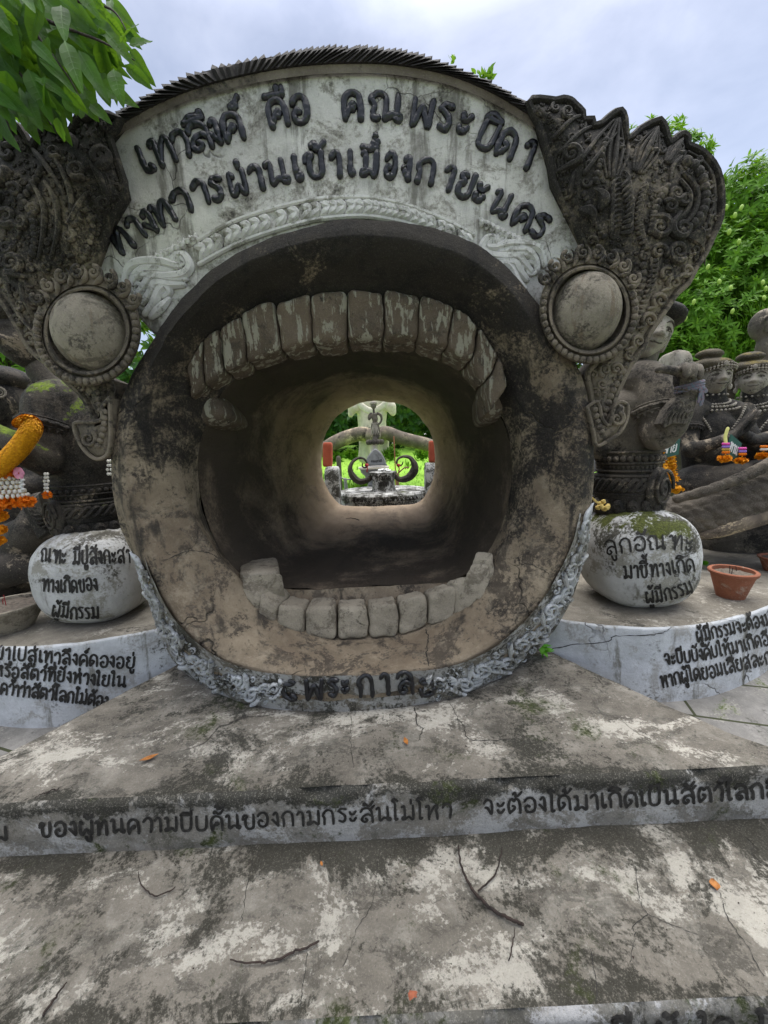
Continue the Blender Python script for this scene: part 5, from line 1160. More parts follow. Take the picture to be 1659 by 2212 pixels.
# R2, R3: the two smiling seated statues ----------------------------------------------
def seated(label, hx, hy, hh, Y, yaw, parts, hands=None, roll=0, bunlean=0, long_hair=False, mat=None):
    c = PY(hx, hy, Y); s = thing('statue', label, 'statue', (c.x, c.y, .17), 'statues of people beside the gate'); mb = MB()
    for l_ in parts: limb(mb, l_)
    if hands:
        for h_ in hands: hand(mb, *h_)
    remesh(mb, 'body', mat or M['dstatue'], s, .0095, 2)
    mb = MB(); h = pm(c, hh); rot = head(mb, c, h, yaw, 0, roll); remesh(mb, 'head', M['face'], s, .0062, 1); facial(s, c, h, rot)
    hat(s, c, h, rot, M['hair'], k=1.08, lean=(bunlean, 0))
    # necklace and chest chains
    nb = MB()
    return s, c, h, rot
Yb = 3.0
wr2 = PY(1594, 932, 2.72); kx = pm(wr2, 1)
s2, c2, h2, rot2 = seated('seated statue with a mossy bun and half-smile, its palms pressed together', 1545, 816, 74, Yb, R(-16),
  [[(1524, 1080, 3.05, 60), (1524, 1010, 3.02, 45), (1526, 985, 3.0, 42), (1532, 930, 3.0, 48), (1537, 895, 3.02, 46), (1542, 868, 3.02, 24), (1544, 840, 3.02, 20)],
   [(1512, 890, 3.0, 26), (1494, 892, 2.97, 24), (1489, 930, 2.93, 20), (1488, 966, 2.88, 18), (1496, 974, 2.84, 16)],
   [(1492, 970, 2.85, 17), (1530, 962, 2.78, 14), (1566, 948, 2.73, 12), (1592, 935, 2.72, 10)],
   [(1568, 888, 3.0, 26), (1590, 895, 2.97, 23), (1612, 930, 2.92, 19), (1632, 960, 2.86, 17)],
   [(1632, 960, 2.86, 17), (1618, 948, 2.8, 14), (1602, 936, 2.74, 11)],
   [(1500, 1045, 2.9, 42), (1560, 1050, 2.75, 44), (1640, 1030, 2.75, 38), (1700, 1020, 2.8, 36)]],
  [(wr2 + Vector((-.01, 0, 0)), Vector((.34, -.05, .52)), Vector((-.1, -.9, .1)), Vector((.8, 0, -.4)), kx * 62, (.02,) * 4), (wr2 + Vector((.04, .02, -.02)), Vector((.34, -.05, .52)), Vector((-.1, -.9, .1)), Vector((-.8, 0, .4)), kx * 62, (.02,) * 4)], bunlean=-.12)
s3, c3, h3, rot3 = seated('seated statue with a pale face, beaded headband and long mossy hair, facing half left', 1629, 820, 72, 3.15, R(-44),
  [[(1642, 1060, 3.2, 60), (1640, 1000, 3.17, 46), (1640, 940, 3.15, 50), (1636, 898, 3.15, 48), (1632, 868, 3.15, 24), (1630, 840, 3.15, 20)],
   [(1606, 892, 3.12, 24), (1594, 905, 3.1, 22), (1590, 950, 3.08, 20)], [(1670, 892, 3.12, 24), (1700, 930, 3.0, 22), (1695, 955, 2.9, 16)],
   [(1700, 940, 2.9, 16), (1659, 944, 2.8, 13), (1625, 952, 2.74, 11)], [(1600, 1060, 3.0, 40), (1700, 1050, 3.0, 44)]], bunlean=-.1)
for s_, c_, h_, rt in ((s2, c2, h2, rot2), (s3, c3, h3, rot3)):
    nb = MB(); f = lambda x, y, z: c_ + rt @ (Vector((x, y, z)) * h_)
    for z, rx_, ry_, r in ((-.62, .42, .40, .035), (-.7, .55, .50, .04), (-.8, .66, .58, .035)):
        for i in range(19):
            a = (i / 18 - .5) * 2.9; q = f(rx_ * math.sin(a), -ry_ * math.cos(a) + .08, z - .16 * math.cos(a)); ellip(nb, q, (r * h_,) * 3, None, 8, 6)
    for sgn in (-1, 1):
        for i in range(14):
            t = i / 13; ellip(nb, f(sgn * (.62 - .42 * t), -.38 - .22 * math.sin(t * 2.2), -.85 - .75 * t), (.034 * h_,) * 3, None, 8, 6)
    for i in range(16): a = i / 16 * 2 * math.pi; ellip(nb, f(.34 * math.cos(a), .34 * math.sin(a) + .05, -.5), (.03 * h_,) * 3, None, 8, 6)
    mesh_obj('necklace', nb, M['face'], s_)
    for sgn in (-1, 1): mesh_obj('earring', ellip(MB(), f(sgn * .39, .02, -.27), (.06 * h_, .05 * h_, .09 * h_), None, 10, 8), M['face'], s_)
hb = MB(); f = lambda x, y, z: c3 + rot3 @ (Vector((x, y, z)) * h3)
for k in range(6): tube(hb, [f(-.40 - .03 * k, .1 + .03 * k, .25), f(-.46 - .03 * k, .12, -.05), f(-.45 - .04 * k, .14, -.4), f(-.5 - .03 * k, .15, -.8)], .07 * h3, 7)
mesh_obj('hair_lock', hb, M['hair'], s3)
pa, pb = PY(1490, 925, 2.93), PY(1488, 955, 2.9); armlet(s2, pa, pb - pa, pm(pa, 22), pm(pa, 9), M['dstatue'])
# R4: head in profile at the picture's edge
s4 = thing('statue', 'bald stone head with a round earring at the far right, behind the seated pair', 'statue', PY(1654, 800, 4.3), 'statues of people beside the gate')
mb = MB(); h4 = PY(1652, 702, 4.3); head(mb, h4, pm(h4, 66), R(62), 0, 0, True, True); limb(mb, [(1653, 730, 4.3, 14), (1650, 752, 4.3, 17), (1645, 785, 4.35, 36), (1645, 860, 4.4, 42), (1645, 960, 4.4, 50)])
remesh(mb, 'body', M['statue'], s4, .014, 1)
# R5: grey block that shows above the fist
q5 = [PY(x, y, 3.9) for x, y in ((1462, 900), (1506, 900), (1504, 752), (1468, 748))]; o = mesh_obj('stone_block', weld(block(MB(), q5 + [p + Vector((0, .35, -.02)) for p in q5], 8, .2)), M['face'], None, angle=180); tag(o, 'pale grey worn stone block showing just above the raised stone fist', 'stone block')
# L2: fierce head at the left edge
s6 = thing('statue', 'dark statue with a bulging round eye and mossy cap at the left edge', 'statue', PY(0, 1100, 2.75), 'statues of people beside the gate')
mb = MB(); h6 = PY(4, 862, 2.75); hh6 = pm(h6, 118); r6 = head(mb, h6, hh6, R(22), 0, 0)
f6 = lambda x, y, z: h6 + r6 @ (Vector((x, y, z)) * hh6)
for sg in (-1, 1): ellip(mb, f6(sg * .15, -.385, .06), (.075 * hh6,) * 3, None, 14, 10); 
limb(mb, [(0, 900, 2.8, 30), (-5, 930, 2.85, 60), (0, 1000, 2.85, 76), (10, 1080, 2.8, 80), (20, 1150, 2.75, 80), (30, 1230, 2.75, 85)])
limb(mb, [(60, 945, 2.8, 36), (84, 990, 2.75, 32), (80, 1040, 2.65, 26), (40, 1052, 2.55, 22), (-20, 1050, 2.5, 20)])
limb(mb, [(20, 1180, 2.6, 50), (70, 1150, 2.45, 44), (92, 1090, 2.5, 30)]); limb(mb, [(-30, 1240, 2.45, 44), (40, 1225, 2.42, 40), (90, 1235, 2.45, 30)])
remesh(mb, 'body', M['dstatue'], s6, .011, 2)
hm = MB(); ellip(hm, f6(0, .06, .36), (.5 * hh6, .52 * hh6, .24 * hh6), r6, 30, 14, fn=lambda q: q * (1 + .08 * fbm(q, 8))); mesh_obj('cap', hm, M['dstatue'], s6)
em = MB()
for sg in (-1, 1):
    for rr, w_ in ((.085, .018), (.045, .014)): tube(em, [f6(sg * .15 + rr * math.cos(a), -.445 + abs(math.cos(a)) * .02, .06 + rr * math.sin(a)) for a in np.linspace(0, 2 * math.pi, 22)], w_ * hh6, 6)
mesh_obj('eye_ring', em, M['face'], s6)
# draped, carved knee cloth beside L1
s7 = MB(); kc = [(58,1085),(90,1062),(102,1098),(98,1130),(112,1150),(86,1166),(66,1130),(52,1100)]
pp = [PY(x, y, 2.3) for x, y in kc]; prism(s7, [(p.x, p.z) for p in pp], 2.28, 2.42, .015)
for k in range(4): stroke(s7, flat_place(2.285), [(62 + k * 4, 1096 + k * 8), (78 + k * 4, 1112 + k * 9), (100, 1108 + k * 9)], 5, (.6, 1, .5))
mesh_obj('knee_cloth', s7, M['statue'], s6)

# scaly serpent body on the right ---------------------------------------------------------
lg = thing('serpent_body', 'thick scaly serpent body of dark stone curving up behind the right-hand ball', 'sculpture', PY(1560, 1120, 2.75))
mb = MB(); limb(mb, [(1400, 1125, 3.1, 44), (1450, 1122, 2.9, 48), (1530, 1112, 2.75, 52), (1620, 1078, 2.65, 56), (1720, 1040, 2.6, 60), (1850, 985, 2.7, 62)], 28, 14)
def scaly(o, amp):
    for v in o.data.vertices:
        p = v.co; n_ = v.normal; a = abs(math.sin(p.x * 42 + p.z * 25 + .6 * math.sin(p.z * 60))) * abs(math.sin(p.z * 46 + p.y * 30)); v.co = p + n_ * amp * (a + .6 * fbm(p, 12))
o = remesh(mb, 'trunk', M['log'], lg, .011, 1); scaly(o, .012)
mb = MB(); limb(mb, [(1462, 1078, 2.72, 9), (1520, 1062, 2.62, 11), (1600, 1032, 2.55, 12), (1700, 985, 2.5, 13), (1850, 930, 2.6, 14)], 12, 14); o = remesh(mb, 'ridge', M['log'], lg, .009, 1); scaly(o, .006)
mb = MB(); limb(mb, [(1490, 1158, 2.72, 8), (1540, 1152, 2.62, 14), (1620, 1128, 2.52, 16), (1720, 1095, 2.48, 18)], 12, 12, (Vector((0, 1, 0)), .5)); mesh_obj('belly', mb, M['thigh'], lg)
rk = MB(); limb(rk, [(1540, 1180, 3.2, 36), (1600, 1172, 3.1, 34), (1700, 1165, 3.0, 40)]); o = remesh(rk, 'boulder', M['statue'], None, .016, 1); tag(o, 'grey boulder under the serpent body, behind the nearer clay pot', 'rock')
# ================================================================== seen through the tunnel
D = lambda x, y, Y=None: (663.6 + .2 * x, 829.5 + .2 * y) + ((Y,) if Y is not None else ())
def dl(pts, Y): return [D(x, y) + (Y, r * .2) for x, y, r in pts]
zb_ = PY(*D(820, 1195), 5.4).z
base_c = PY(*D(825, 1190), 6.05); kb = .68
bs = thing('round_platform', 'low round black and white base lettered around its side, just beyond the tunnel', 'platform', (base_c.x, 6.05, -.21))
prof = [(1.0, -.21), (1.0, zb_ - .09), (1.02, zb_ - .085), (1.05, zb_ - .06), (1.06, zb_ - .03), (1.03, zb_), (.6, zb_ + .01), (.05, zb_ + .012)]
mb = MB(); lathe(mb, [(r * kb, z) for r, z in prof], (base_c.x, 6.05, 0), 64, 1, .95)
n = 70
for i in range(n): a = 2 * math.pi * i / n; ellip(mb, (base_c.x + kb * 1.045 * math.cos(a), 6.05 + kb * .99 * math.sin(a), zb_ - .085), (.018, .018, .022), None, 6, 5)
bs_m = mesh_obj('base_block', mb, M['base'], bs, angle=35)
pdc = PY(*D(828, 1150), 5.85)
pd = thing('horned_pedestal', 'small lettered pedestal with two dark tail-like curls, standing on the round base', 'pedestal', (pdc.x, 5.85, zb_))
u = pm(pdc, .2); hp = PY(*D(828, 945), 5.85).z - zb_
mb = MB(); lathe(mb, [(r * u, zb_ + z * hp) for r, z in ((135, 0), (128, .06), (122, .3), (120, .6), (128, .8), (142, .92), (150, .97), (140, 1.0), (60, 1.01))], (pdc.x, 5.85, 0), 40)
pd_m = mesh_obj('neck', mb, M['base'], pd, angle=40)
mb = MB()
for i in range(20):
    a = 2 * math.pi * i / 20; mb.add([(pdc.x + r * u * math.cos(a + d), 5.85 + r * u * math.sin(a + d), zb_ + hp * z) for r, d, z in ((147, -.15, .96), (147, .15, .96), (152, 0, .83), (138, 0, .97))], [(0, 1, 2), (0, 2, 3), (1, 3, 2)])
mesh_obj('petal_collar', mb, M['base'], pd)
def scaled_horn(pts, Y):
    mb = MB(); limb(mb, dl(pts, Y), 14, 7); ck = crom([tuple(PY(*D(x, y), Y - .04)) for x, y, r in pts[1:8]], 7)
    return mb, ck
for pts in ([(700,1000,26),(640,1042,30),(565,1052,33),(500,1005,36),(464,925,38),(488,845,30),(548,802,22),(608,806,17),(643,845,14),(648,885,12),(622,905,11),(596,888,9),(598,858,6)], [(950,1000,26),(1010,1032,31),(1090,1012,38),(1148,950,46),(1160,875,47),(1115,800,36),(1045,782,25),(985,806,18),(966,848,13),(985,880,12),(1020,875,9),(1034,842,6)]):
    mb, ck = scaled_horn(pts, 5.85)
    cx_, cy_ = (560, 930) if pts[0][0] < 800 else (1060, 900)
    for x, y, r in pts[1:6]:
        pass
    P = crom([(x, y, r) for x, y, r in pts[1:7]], 9)
    for i in range(0, len(P), 1):
        q = P[i]; t = (P[min(i + 1, len(P) - 1)] - P[max(i - 1, 0)]); t.z = 0; t.normalize(); nrm = Vector((-t.y, t.x, 0)) * (1 if pts[0][0] < 800 else -1)
        c_ = q + nrm * q.z * .1; ellip(mb, PY(*D(c_.x, c_.y), 5.85 - pm(pdc, q.z * .2)), (pm(pdc, 2.4),) * 3, None, 6, 5)
    mesh_obj('curl', mb, M['horn'], pd)
for p_ in ((642, 875), (985, 878)):
    q = PY(*D(*p_), 5.82); mb = MB(); tube(mb, [q + Vector((.016 * math.cos(a), .02 * math.sin(a), .012 * math.sin(2 * a))) for a in np.linspace(0, 6.28, 14)], .014, 6); tube(mb, [q, q + Vector((.01, -.02, -.05)), q + Vector((.0, -.03, -.10))], .009, 5)
    o = mesh_obj('red_cloth', mb, M['redcloth']); tag(o, 'red cloth strip on the left curl of the pedestal' if p_[0] < 800 else 'red cloth strip on the right curl of the pedestal', 'cloth strip', 'red strips on the pedestal curls')
mb = MB()
for i in range(9): q = PY(*D(828 + rng.uniform(-70, 60), 935), 5.85) + Vector((0, rng.uniform(-.06, .06), rng.uniform(0, .02))); ellip(mb, q, (.04, .03, .012), Matrix.Rotation(rng.uniform(0, 3), 3, 'Z'), 8, 5)
o = mesh_obj('paper_offering', mb, M['white']); tag(o, 'small heap of white paper offerings on top of the lettered pedestal', 'offering')
# basin on its foot
bc = PY(*D(718, 900), 6.75); u2 = pm(bc, .2)
mb = MB(); zt = bc.z; lathe(mb, [(60 * u2, zb_ - .0), (75 * u2, zb_ + .02), (48 * u2, zt - 130 * u2), (90 * u2, zt - 100 * u2), (140 * u2, zt - 50 * u2), (150 * u2, zt - 14 * u2), (164 * u2, zt - 10 * u2), (164 * u2, zt + 6 * u2), (150 * u2, zt + 6 * u2), (135 * u2, zt - 20 * u2), (20 * u2, zt - 40 * u2)], (bc.x, 6.75, 0), 44)
o = mesh_obj('stone_basin', mb, M['grey'], angle=35); tag(o, 'pale-rimmed grey stone basin on a foot behind the lettered pedestal', 'basin')
b2_ = MB(); lathe(b2_, [(80 * u2, -.25), (80 * u2, zb_)], (bc.x, 6.75, 0), 30); lathe(b2_, [(166 * u2, zt - 11 * u2), (166 * u2, zt + 8 * u2), (150 * u2, zt + 8 * u2), (150 * u2, zt - 10 * u2)], (bc.x, 6.75, 0), 44); mesh_obj('rim', b2_, M['pale'], o, angle=35)
# spade-shaped tablet, pillar, lotus ring, dancing figure
Yt = 7.4; tb = [(642,885),(634,848),(642,805),(664,764),(698,724),(722,702),(748,702),(778,724),(812,764),(838,808),(850,850),(844,885)]
sp_ = thing('spade_tablet', 'grey spade-shaped stone tablet with faint writing behind the stone basin', 'tablet', tuple(PY(*D(742, 885), Yt)[:2]) + (-.28,))
tbp = [PY(*D(p.x, p.y), Yt) for p in crom([(x, y, 0) for x, y in tb], 5, True)]; mb = MB(); prism(mb, [(p.x, p.z) for p in tbp], Yt, Yt + .22, .02); tab_m = mesh_obj('slab', mb, M['grey'], sp_, angle=40)
q = PY(*D(742, 880), Yt); mb = MB(); lathe(mb, [(130 * pm(q, .2), -.28), (125 * pm(q, .2), q.z)], (q.x, Yt + .12, 0), 24); mesh_obj('foot', mb, M['grey'], sp_)
q0 = PY(*D(722, 720), Yt + .12); q1 = PY(*D(722, 640), Yt + .12); uu = pm(q0, .2)
lt_ = thing('lotus_pillar', 'short pale pillar with a ring of round lotus lobes above the spade tablet', 'pillar', (q0.x, Yt + .3, q0.z - .1))
mb = MB(); lathe(mb, [(48 * uu, q0.z - .35), (46 * uu, q0.z), (48 * uu, q1.z)], (q0.x, Yt + .3, 0), 24); mesh_obj('shaft', mb, M['pale'], lt_)
q2 = PY(*D(732, 628), Yt + .3); mb = MB(); ellip(mb, q2, (82 * uu, 82 * uu, 26 * uu), None, 24, 8)
for i in range(11): a = 2 * math.pi * i / 11; ellip(mb, q2 + Vector((76 * uu * math.cos(a), 76 * uu * math.sin(a), 0)), (28 * uu, 28 * uu, 30 * uu), None, 12, 8)
mesh_obj('lotus_ring', mb, M['horn'], lt_)
fg = thing('figurine', 'slender dark standing figure, hand on hip, on the lotus ring beyond the tunnel', 'statue', (q2.x, Yt + .3, q2.z))
Yf = Yt + .3; mb = MB()
limb(mb, dl([(735,600,34),(733,570,22),(722,520,20),(718,470,30),(728,430,34),(732,390,26),(726,350,34),(722,315,32),(718,285,13),(717,265,12)], Yf), 14, 5)
limb(mb, dl([(762,575,20),(762,520,24),(752,465,30),(742,430,30)], Yf), 10, 5)
limb(mb, dl([(690,318,14),(668,345,14),(668,385,13),(690,350,12),(710,335,12)], Yf - .04), 10, 4); limb(mb, dl([(760,315,14),(795,340,15),(803,385,13),(785,425,12),(762,432,12)], Yf - .02), 10, 4)
hc_ = PY(*D(716, 238), Yf); head(mb, hc_, pm(hc_, 15), 0); remesh(mb, 'body', M['statue'], fg, .012, 1)
mb = MB(); ellip(mb, PY(*D(716, 205), Yf), (pm(hc_, 7.6), pm(hc_, 7.6), pm(hc_, 4.5)), None, 14, 8)
for i in range(14): a = 6.28 * i / 14; ellip(mb, PY(*D(716, 214), Yf) + Vector((pm(hc_, 7.2) * math.cos(a), pm(hc_, 7.2) * math.sin(a), 0)), (.009, .009, .014), None, 6, 5)
ring_beads(mb, PY(*D(724, 325), Yf), .062, .058, 18, .010); ring_beads(mb, PY(*D(730, 428), Yf), .066, .062, 18, .011)
for k in range(5): limb(mb, dl([(712 + 8 * k, 440, 6), (700 + 16 * k, 500, 7), (690 + 22 * k, 545, 5)], Yf - .05), 6, 3)
mesh_obj('jewellery', mb, M['face'], fg)
# the giant behind
gs = thing('giant_statue', 'giant pale statue with thick dark blotched legs spread wide on the lawn', 'statue', tuple(PY(*D(710, 700), 11.5)[:2]) + (-.28,)); Yg = 11.5
mb = MB(); limb(mb, dl([(705,620,150),(705,520,152),(700,420,152),(700,320,160),(702,220,170),(705,120,160),(705,20,90),(705,-60,80)], Yg), 30, 6, (Vector((0, 1, 0)), .7))
limb(mb, dl([(560,200,60),(500,260,66),(470,330,34)], Yg - .2), 14, 5); limb(mb, dl([(850,190,60),(900,250,66),(925,310,40)], Yg - .2), 14, 5)
for k in range(3): limb(mb, dl([(545 + k * 12, 190, 16), (585 + k * 20, 262 - k * 10, 18), (700, 318 - k * 22, 18), (820 - k * 20, 262 - k * 10, 18), (860 - k * 12, 190, 16)], Yg - 1.15), 10, 6)
remesh(mb, 'torso', M['pale'], gs, .035, 2)
for pts in ([(640,540,74),(560,540,76),(440,575,78),(330,620,76),(200,690,72),(60,760,66)], [(790,540,74),(860,530,74),(980,575,72),(1120,612,70),(1300,655,68),(1480,720,62)]):
    mb = MB(); limb(mb, dl(pts, Yg - 1.0), 26, 7); mesh_obj('thigh', mb, M['thigh'], gs)
mb = MB(); ellip(mb, PY(*D(712, 560), Yg - 1.3), (pm(PY(*D(712, 560), Yg - 1.3), 17),) * 3, None, 26, 16); mesh_obj('belly_knob', mb, M['thigh'], gs)
for pts in ([(630,600,66),(620,700,62),(615,800,64)], [(825,600,60),(825,700,58),(830,800,60)]):
    mb = MB(); limb(mb, dl(pts, Yg - .7), 22, 5); mesh_obj('leg', mb, M['pale'], gs)
# red posts on stone blocks at the tunnel's far mouth
def blk(name, mat, x0, x1, y0, y1, Y, dep, label, cat, group=None, zlow=None):
    a, b, c, d = PY(*D(x0, y1), Y), PY(*D(x1, y1), Y), PY(*D(x1, y0), Y), PY(*D(x0, y0), Y)
    if zlow is not None: a.z = b.z = zlow
    bk = Vector((0, dep, 0)); o = mesh_obj(name, weld(block(MB(), (a, b, c, d, a + bk, b + bk, c + bk, d + bk), 8, .12)), mat, None, angle=180); tag(o, label, cat, group); return o
blk('stone_block', M['base'], 175, 338, 895, 1330, 5.3, .3, 'weathered upright stone block under the left red post', 'stone block', 'stone blocks beyond the tunnel', -.22)
blk('stone_block', M['base'], 1282, 1420, 852, 1200, 5.6, .3, 'weathered upright stone block under the right red post', 'stone block', 'stone blocks beyond the tunnel', -.22)
blk('red_post', M['redpost'], 165, 264, 630, 896, 5.4, .14, 'short red post with a sloping top, left of the tunnel exit', 'post', 'red posts beyond the tunnel')
blk('red_post', M['redpost'], 1320, 1400, 612, 852, 5.7, .14, 'short red post mostly hidden by the right edge of the tunnel exit', 'post', 'red posts beyond the tunnel')
rl = thing('handrail', 'low bent pipe handrail on the lawn left of the curled pedestal', 'handrail', tuple(PY(*D(410, 1130), 8.0)[:2]) + (-.28,))
mb = MB(); limb(mb, dl([(320,975,7),(400,1028,8),(480,1028,8),(560,1024,8)], 8.0), 8, 4); mesh_obj('rail', mb, M['steel'], rl)
mb = MB(); tube(mb, [PY(*D(412, 1030), 8.0), Vector((PY(*D(414, 1130), 8.0).x, 8.0, -.3))], .035, 8); tube(mb, [PY(*D(420, 1060), 8.0), Vector((PY(*D(470, 1140), 8.0).x, 8.0, -.3))], .02, 8); mesh_obj('leg', mb, M['steel'], rl)
mb = MB(); limb(mb, dl([(975,972,8),(1048,906,8),(1095,904,8)], 8.4), 8, 4); q = PY(*D(975, 972), 8.4); tube(mb, [q, Vector((q.x, q.y, -.3))], .03, 8); o = mesh_obj('bent_rail', mb, M['rust']); tag(o, 'rusty brown bent rail on the lawn inside the right curl', 'handrail')
mb = MB(); q = PY(*D(936, 570), 9.0); tube(mb, [q, Vector((q.x + .02, 9.0, -.2))], .013, 8); o = mesh_obj('survey_stake', mb, M['terra']); tag(o, 'thin pale red stake standing in the grass before the giant leg', 'stake')
mb = MB(); q = PY(*D(338, 800), 9.5); tube(mb, [q, Vector((q.x, 9.5, -.3))], .06, 8); o = mesh_obj('wooden_stake', mb, M['horn']); tag(o, 'short dark wooden stake in the grass left of the curls', 'stake')

# ================================================================== foliage
def leaf_geo(L, W, fold=.12, droop=.25):
    """one leaf along +x: 2 x 3 quads, folded on its midrib and drooping"""
    v = []; xs = (0, .3, .65, 1.0); ws = (.12, .5, .42, .03)
    for x, w_ in zip(xs, ws):
        for s in (-1, 0, 1): v.append((x * L, s * w_ * W, (-droop * x * x * L) + (fold * abs(s) * w_ * W)))
    f = []
    for i in range(3):
        for j in range(2): a = i * 3 + j; f.append((a, a + 3, a + 4, a + 1))
    return np.array(v), f
def leaves_mesh(name, frames, mat, parent, L=.16, W=.045, droop=.3):
    """frames: list of (position, direction, up, scale)"""
    V0, F0 = leaf_geo(L, W, .12, droop); n = len(V0); V = []; F = []
    for i, (p, d, u, s) in enumerate(frames):
        d = d.normalized(); sd = u.cross(d)
        sd = sd.normalized() if sd.length > 1e-4 else d.orthogonal().normalized(); up = d.cross(sd)
        T = np.array((d, sd, up)); V.append(np.array(p) + (V0 * s) @ T); F.append(np.array(F0) + i * n)
    V = np.concatenate(V); F = np.concatenate(F)
    me = bpy.data.meshes.new(name); me.vertices.add(len(V)); me.vertices.foreach_set('co', V.ravel().astype(np.float32))
    me.loops.add(F.size); me.loops.foreach_set('vertex_index', F.ravel().astype(np.int32)); me.polygons.add(len(F))
    me.polygons.foreach_set('loop_start', np.arange(0, F.size, 4, dtype=np.int32)); me.update(calc_edges=True); me.validate()
    me.materials.append(mat); me.shade_smooth(); o = bpy.data.objects.new(name, me); C.objects.link(o)
    setpar(o, parent)
    return o
def rvec(r_): 
    while True:
        v = Vector((r_.uniform(-1, 1), r_.uniform(-1, 1), r_.uniform(-1, 1)))
        if .1 < v.length < 1: return v.normalized()
def tree(name, label, lobes, trunk, nros, per, L, W, mat, seed, droop=.3, group=None, shell=.55, cat='tree'):
    r_ = random.Random(seed); th = thing(name, label, cat, trunk[0], group)
    fr = []; tot = sum(l[1].x * l[1].y * l[1].z for l in lobes) ; wts = [(l[1].x * l[1].z) for l in lobes]
    for i in range(nros):
        c, rr = r_.choices(lobes, wts)[0]; d = rvec(r_); k = shell + (1 - shell) * r_.random() ** .6
        p = c + Vector((d.x * rr.x, d.y * rr.y, d.z * rr.z)) * k
        if fbm(p, 1.6 / max(.6, rr.x * .5), 3) < -.2: continue
        ax = (d + Vector((0, 0, .35)) + rvec(r_) * .5).normalized(); a0 = r_.uniform(0, 6.28); t1 = ax.orthogonal().normalized(); t2 = ax.cross(t1)
        for q in range(per):
            a = a0 + q * 2.4; o_ = r_.uniform(.25, .9); dr = (t1 * math.cos(a) + t2 * math.sin(a)) + ax * o_
            fr.append((p + ax * r_.uniform(-.03, .03), dr, ax + rvec(r_) * .2, r_.uniform(.6, 1.2)))
    leaves_mesh('crown', fr, mat, th, L, W, droop)
    mb = MB(); tp = trunk[0]; top = trunk[1]; tube(mb, crom([tp, tp.lerp(top, .5) + Vector((.1, 0, 0)), top], 6), (trunk[2], trunk[2] * .8, trunk[2] * .5), 12)
    for c, rr in lobes:
        for q in range(4):
            e = c + Vector((r_.uniform(-.6, .6) * rr.x, r_.uniform(-.5, .5) * rr.y, r_.uniform(-.3, .6) * rr.z)); s_ = tp.lerp(top, r_.uniform(.6, 1)); tube(mb, crom([s_, s_.lerp(e, .5) + Vector((0, 0, -.1 * rr.z)), e], 5), (trunk[2] * .45, trunk[2] * .28, trunk[2] * .1), 7)
    mesh_obj('trunk', mb, M['bark'], th)
    return th, fr
def lobe(x, y, Y, r, ry=None): p = PY(x, y, Y); k = pm(p, 1); return (p, Vector((r * k, (ry or r) * k * .8, r * k * .95)))
mt, mfr = tree('mango_tree', 'bright green mango tree with pale young fruit behind the seated statues', [lobe(1640, 470, 7.5, 130), lobe(1590, 600, 7.2, 120), lobe(1520, 700, 7.0, 110), lobe(1640, 700, 7.3, 120), lobe(1440, 560, 7.6, 120), lobe(1390, 420, 8.4, 130), lobe(1470, 790, 7.0, 90), lobe(1740, 560, 7.5, 170), lobe(1580, 820, 7.2, 100)],
  (Vector((6.2, 8.0, -.3)), Vector((6.0, 7.8, 2.6)), .28), 12000, 9, .13, .038, M['leafA'], 4, shell=.3)
fm = ellip(MB(), (0, 0, 0), (.027, .024, .042), None, 8, 6); fo = None; r_ = random.Random(3)
for k in range(26):
    x, y = r_.uniform(1450, 1655), r_.uniform(440, 830); p = PY(x, y, r_.uniform(6.1, 6.4))
    if fo is None: fo = mesh_obj('fruit', fm, M['fruit'], mt); o = fo
    else: o = fo.copy(); C.objects.link(o); o.parent = mt; o.matrix_parent_inverse = fo.matrix_parent_inverse
    o.location = p; o.rotation_euler = (r_.uniform(-.3, .3), r_.uniform(-.3, .3), 0)
tree('leafy_tree', 'green leafy tree behind the fierce statue at the left edge', [lobe(-30, 720, 7, 120), lobe(40, 790, 7.2, 70), lobe(-100, 620, 7, 160)], (Vector((-7, 7.6, -.3)), Vector((-6.9, 7.4, 2.2)), .2), 1200, 9, .15, .042, M['leafA'], 6)
TL = ['dark tree at the left of the view through the tunnel', 'dark tree at the right of the view through the tunnel', 'dark dense tree directly behind the giant statue', 'large dark tree far to the right behind the mango', 'large dark tree far to the left behind the statues']
for i, (x, Y, r, h) in enumerate(((-2.9, 16, 2.6, 2.6), (3.4, 17, 3.0, 2.4), (.3, 21, 3.4, 3.2), (13, 18, 4.4, 4.0), (-13, 18, 4.4, 4.0))):
    lb_ = [(Vector((x, Y, h + 1.2)), Vector((r, r * .7, r))), (Vector((x + r * .6, Y - .4, h * .45 + 1.3)), Vector((r * .7, r * .5, r * .55))), (Vector((x - r * .6, Y - .4, h * .5 + 1.3)), Vector((r * .7, r * .5, r * .55)))]
    tree('dense_tree', TL[i], lb_, (Vector((x, Y + .3, gz(Y) - .1)), Vector((x, Y, h + 1.2)), .25), 1500 if i < 3 else 1100, 7, .3 if i < 3 else .42, .12 if i < 3 else .17, M['leafB'], 20 + i, .25, 'dark trees beyond the lawn')
hg = thing('hedge', 'long dark hedge of shrubs along the far edge of the lawn', 'hedge', (0, 24, 1.25))
r_ = random.Random(8); fr = []
for i in range(9000):
    x = r_.uniform(-40, 40); p = Vector((x, 24 + r_.uniform(-1.5, 1.5), 1.2 + r_.uniform(-.3, 4.2 + 1.2 * math.sin(x * .7) + math.sin(x * 1.9)))); fr.append((p, rvec(r_) + Vector((0, -.4, .3)), rvec(r_), r_.uniform(.7, 1.4)))
leaves_mesh('foliage', fr, M['leafB'], hg, .6, .3, .2)
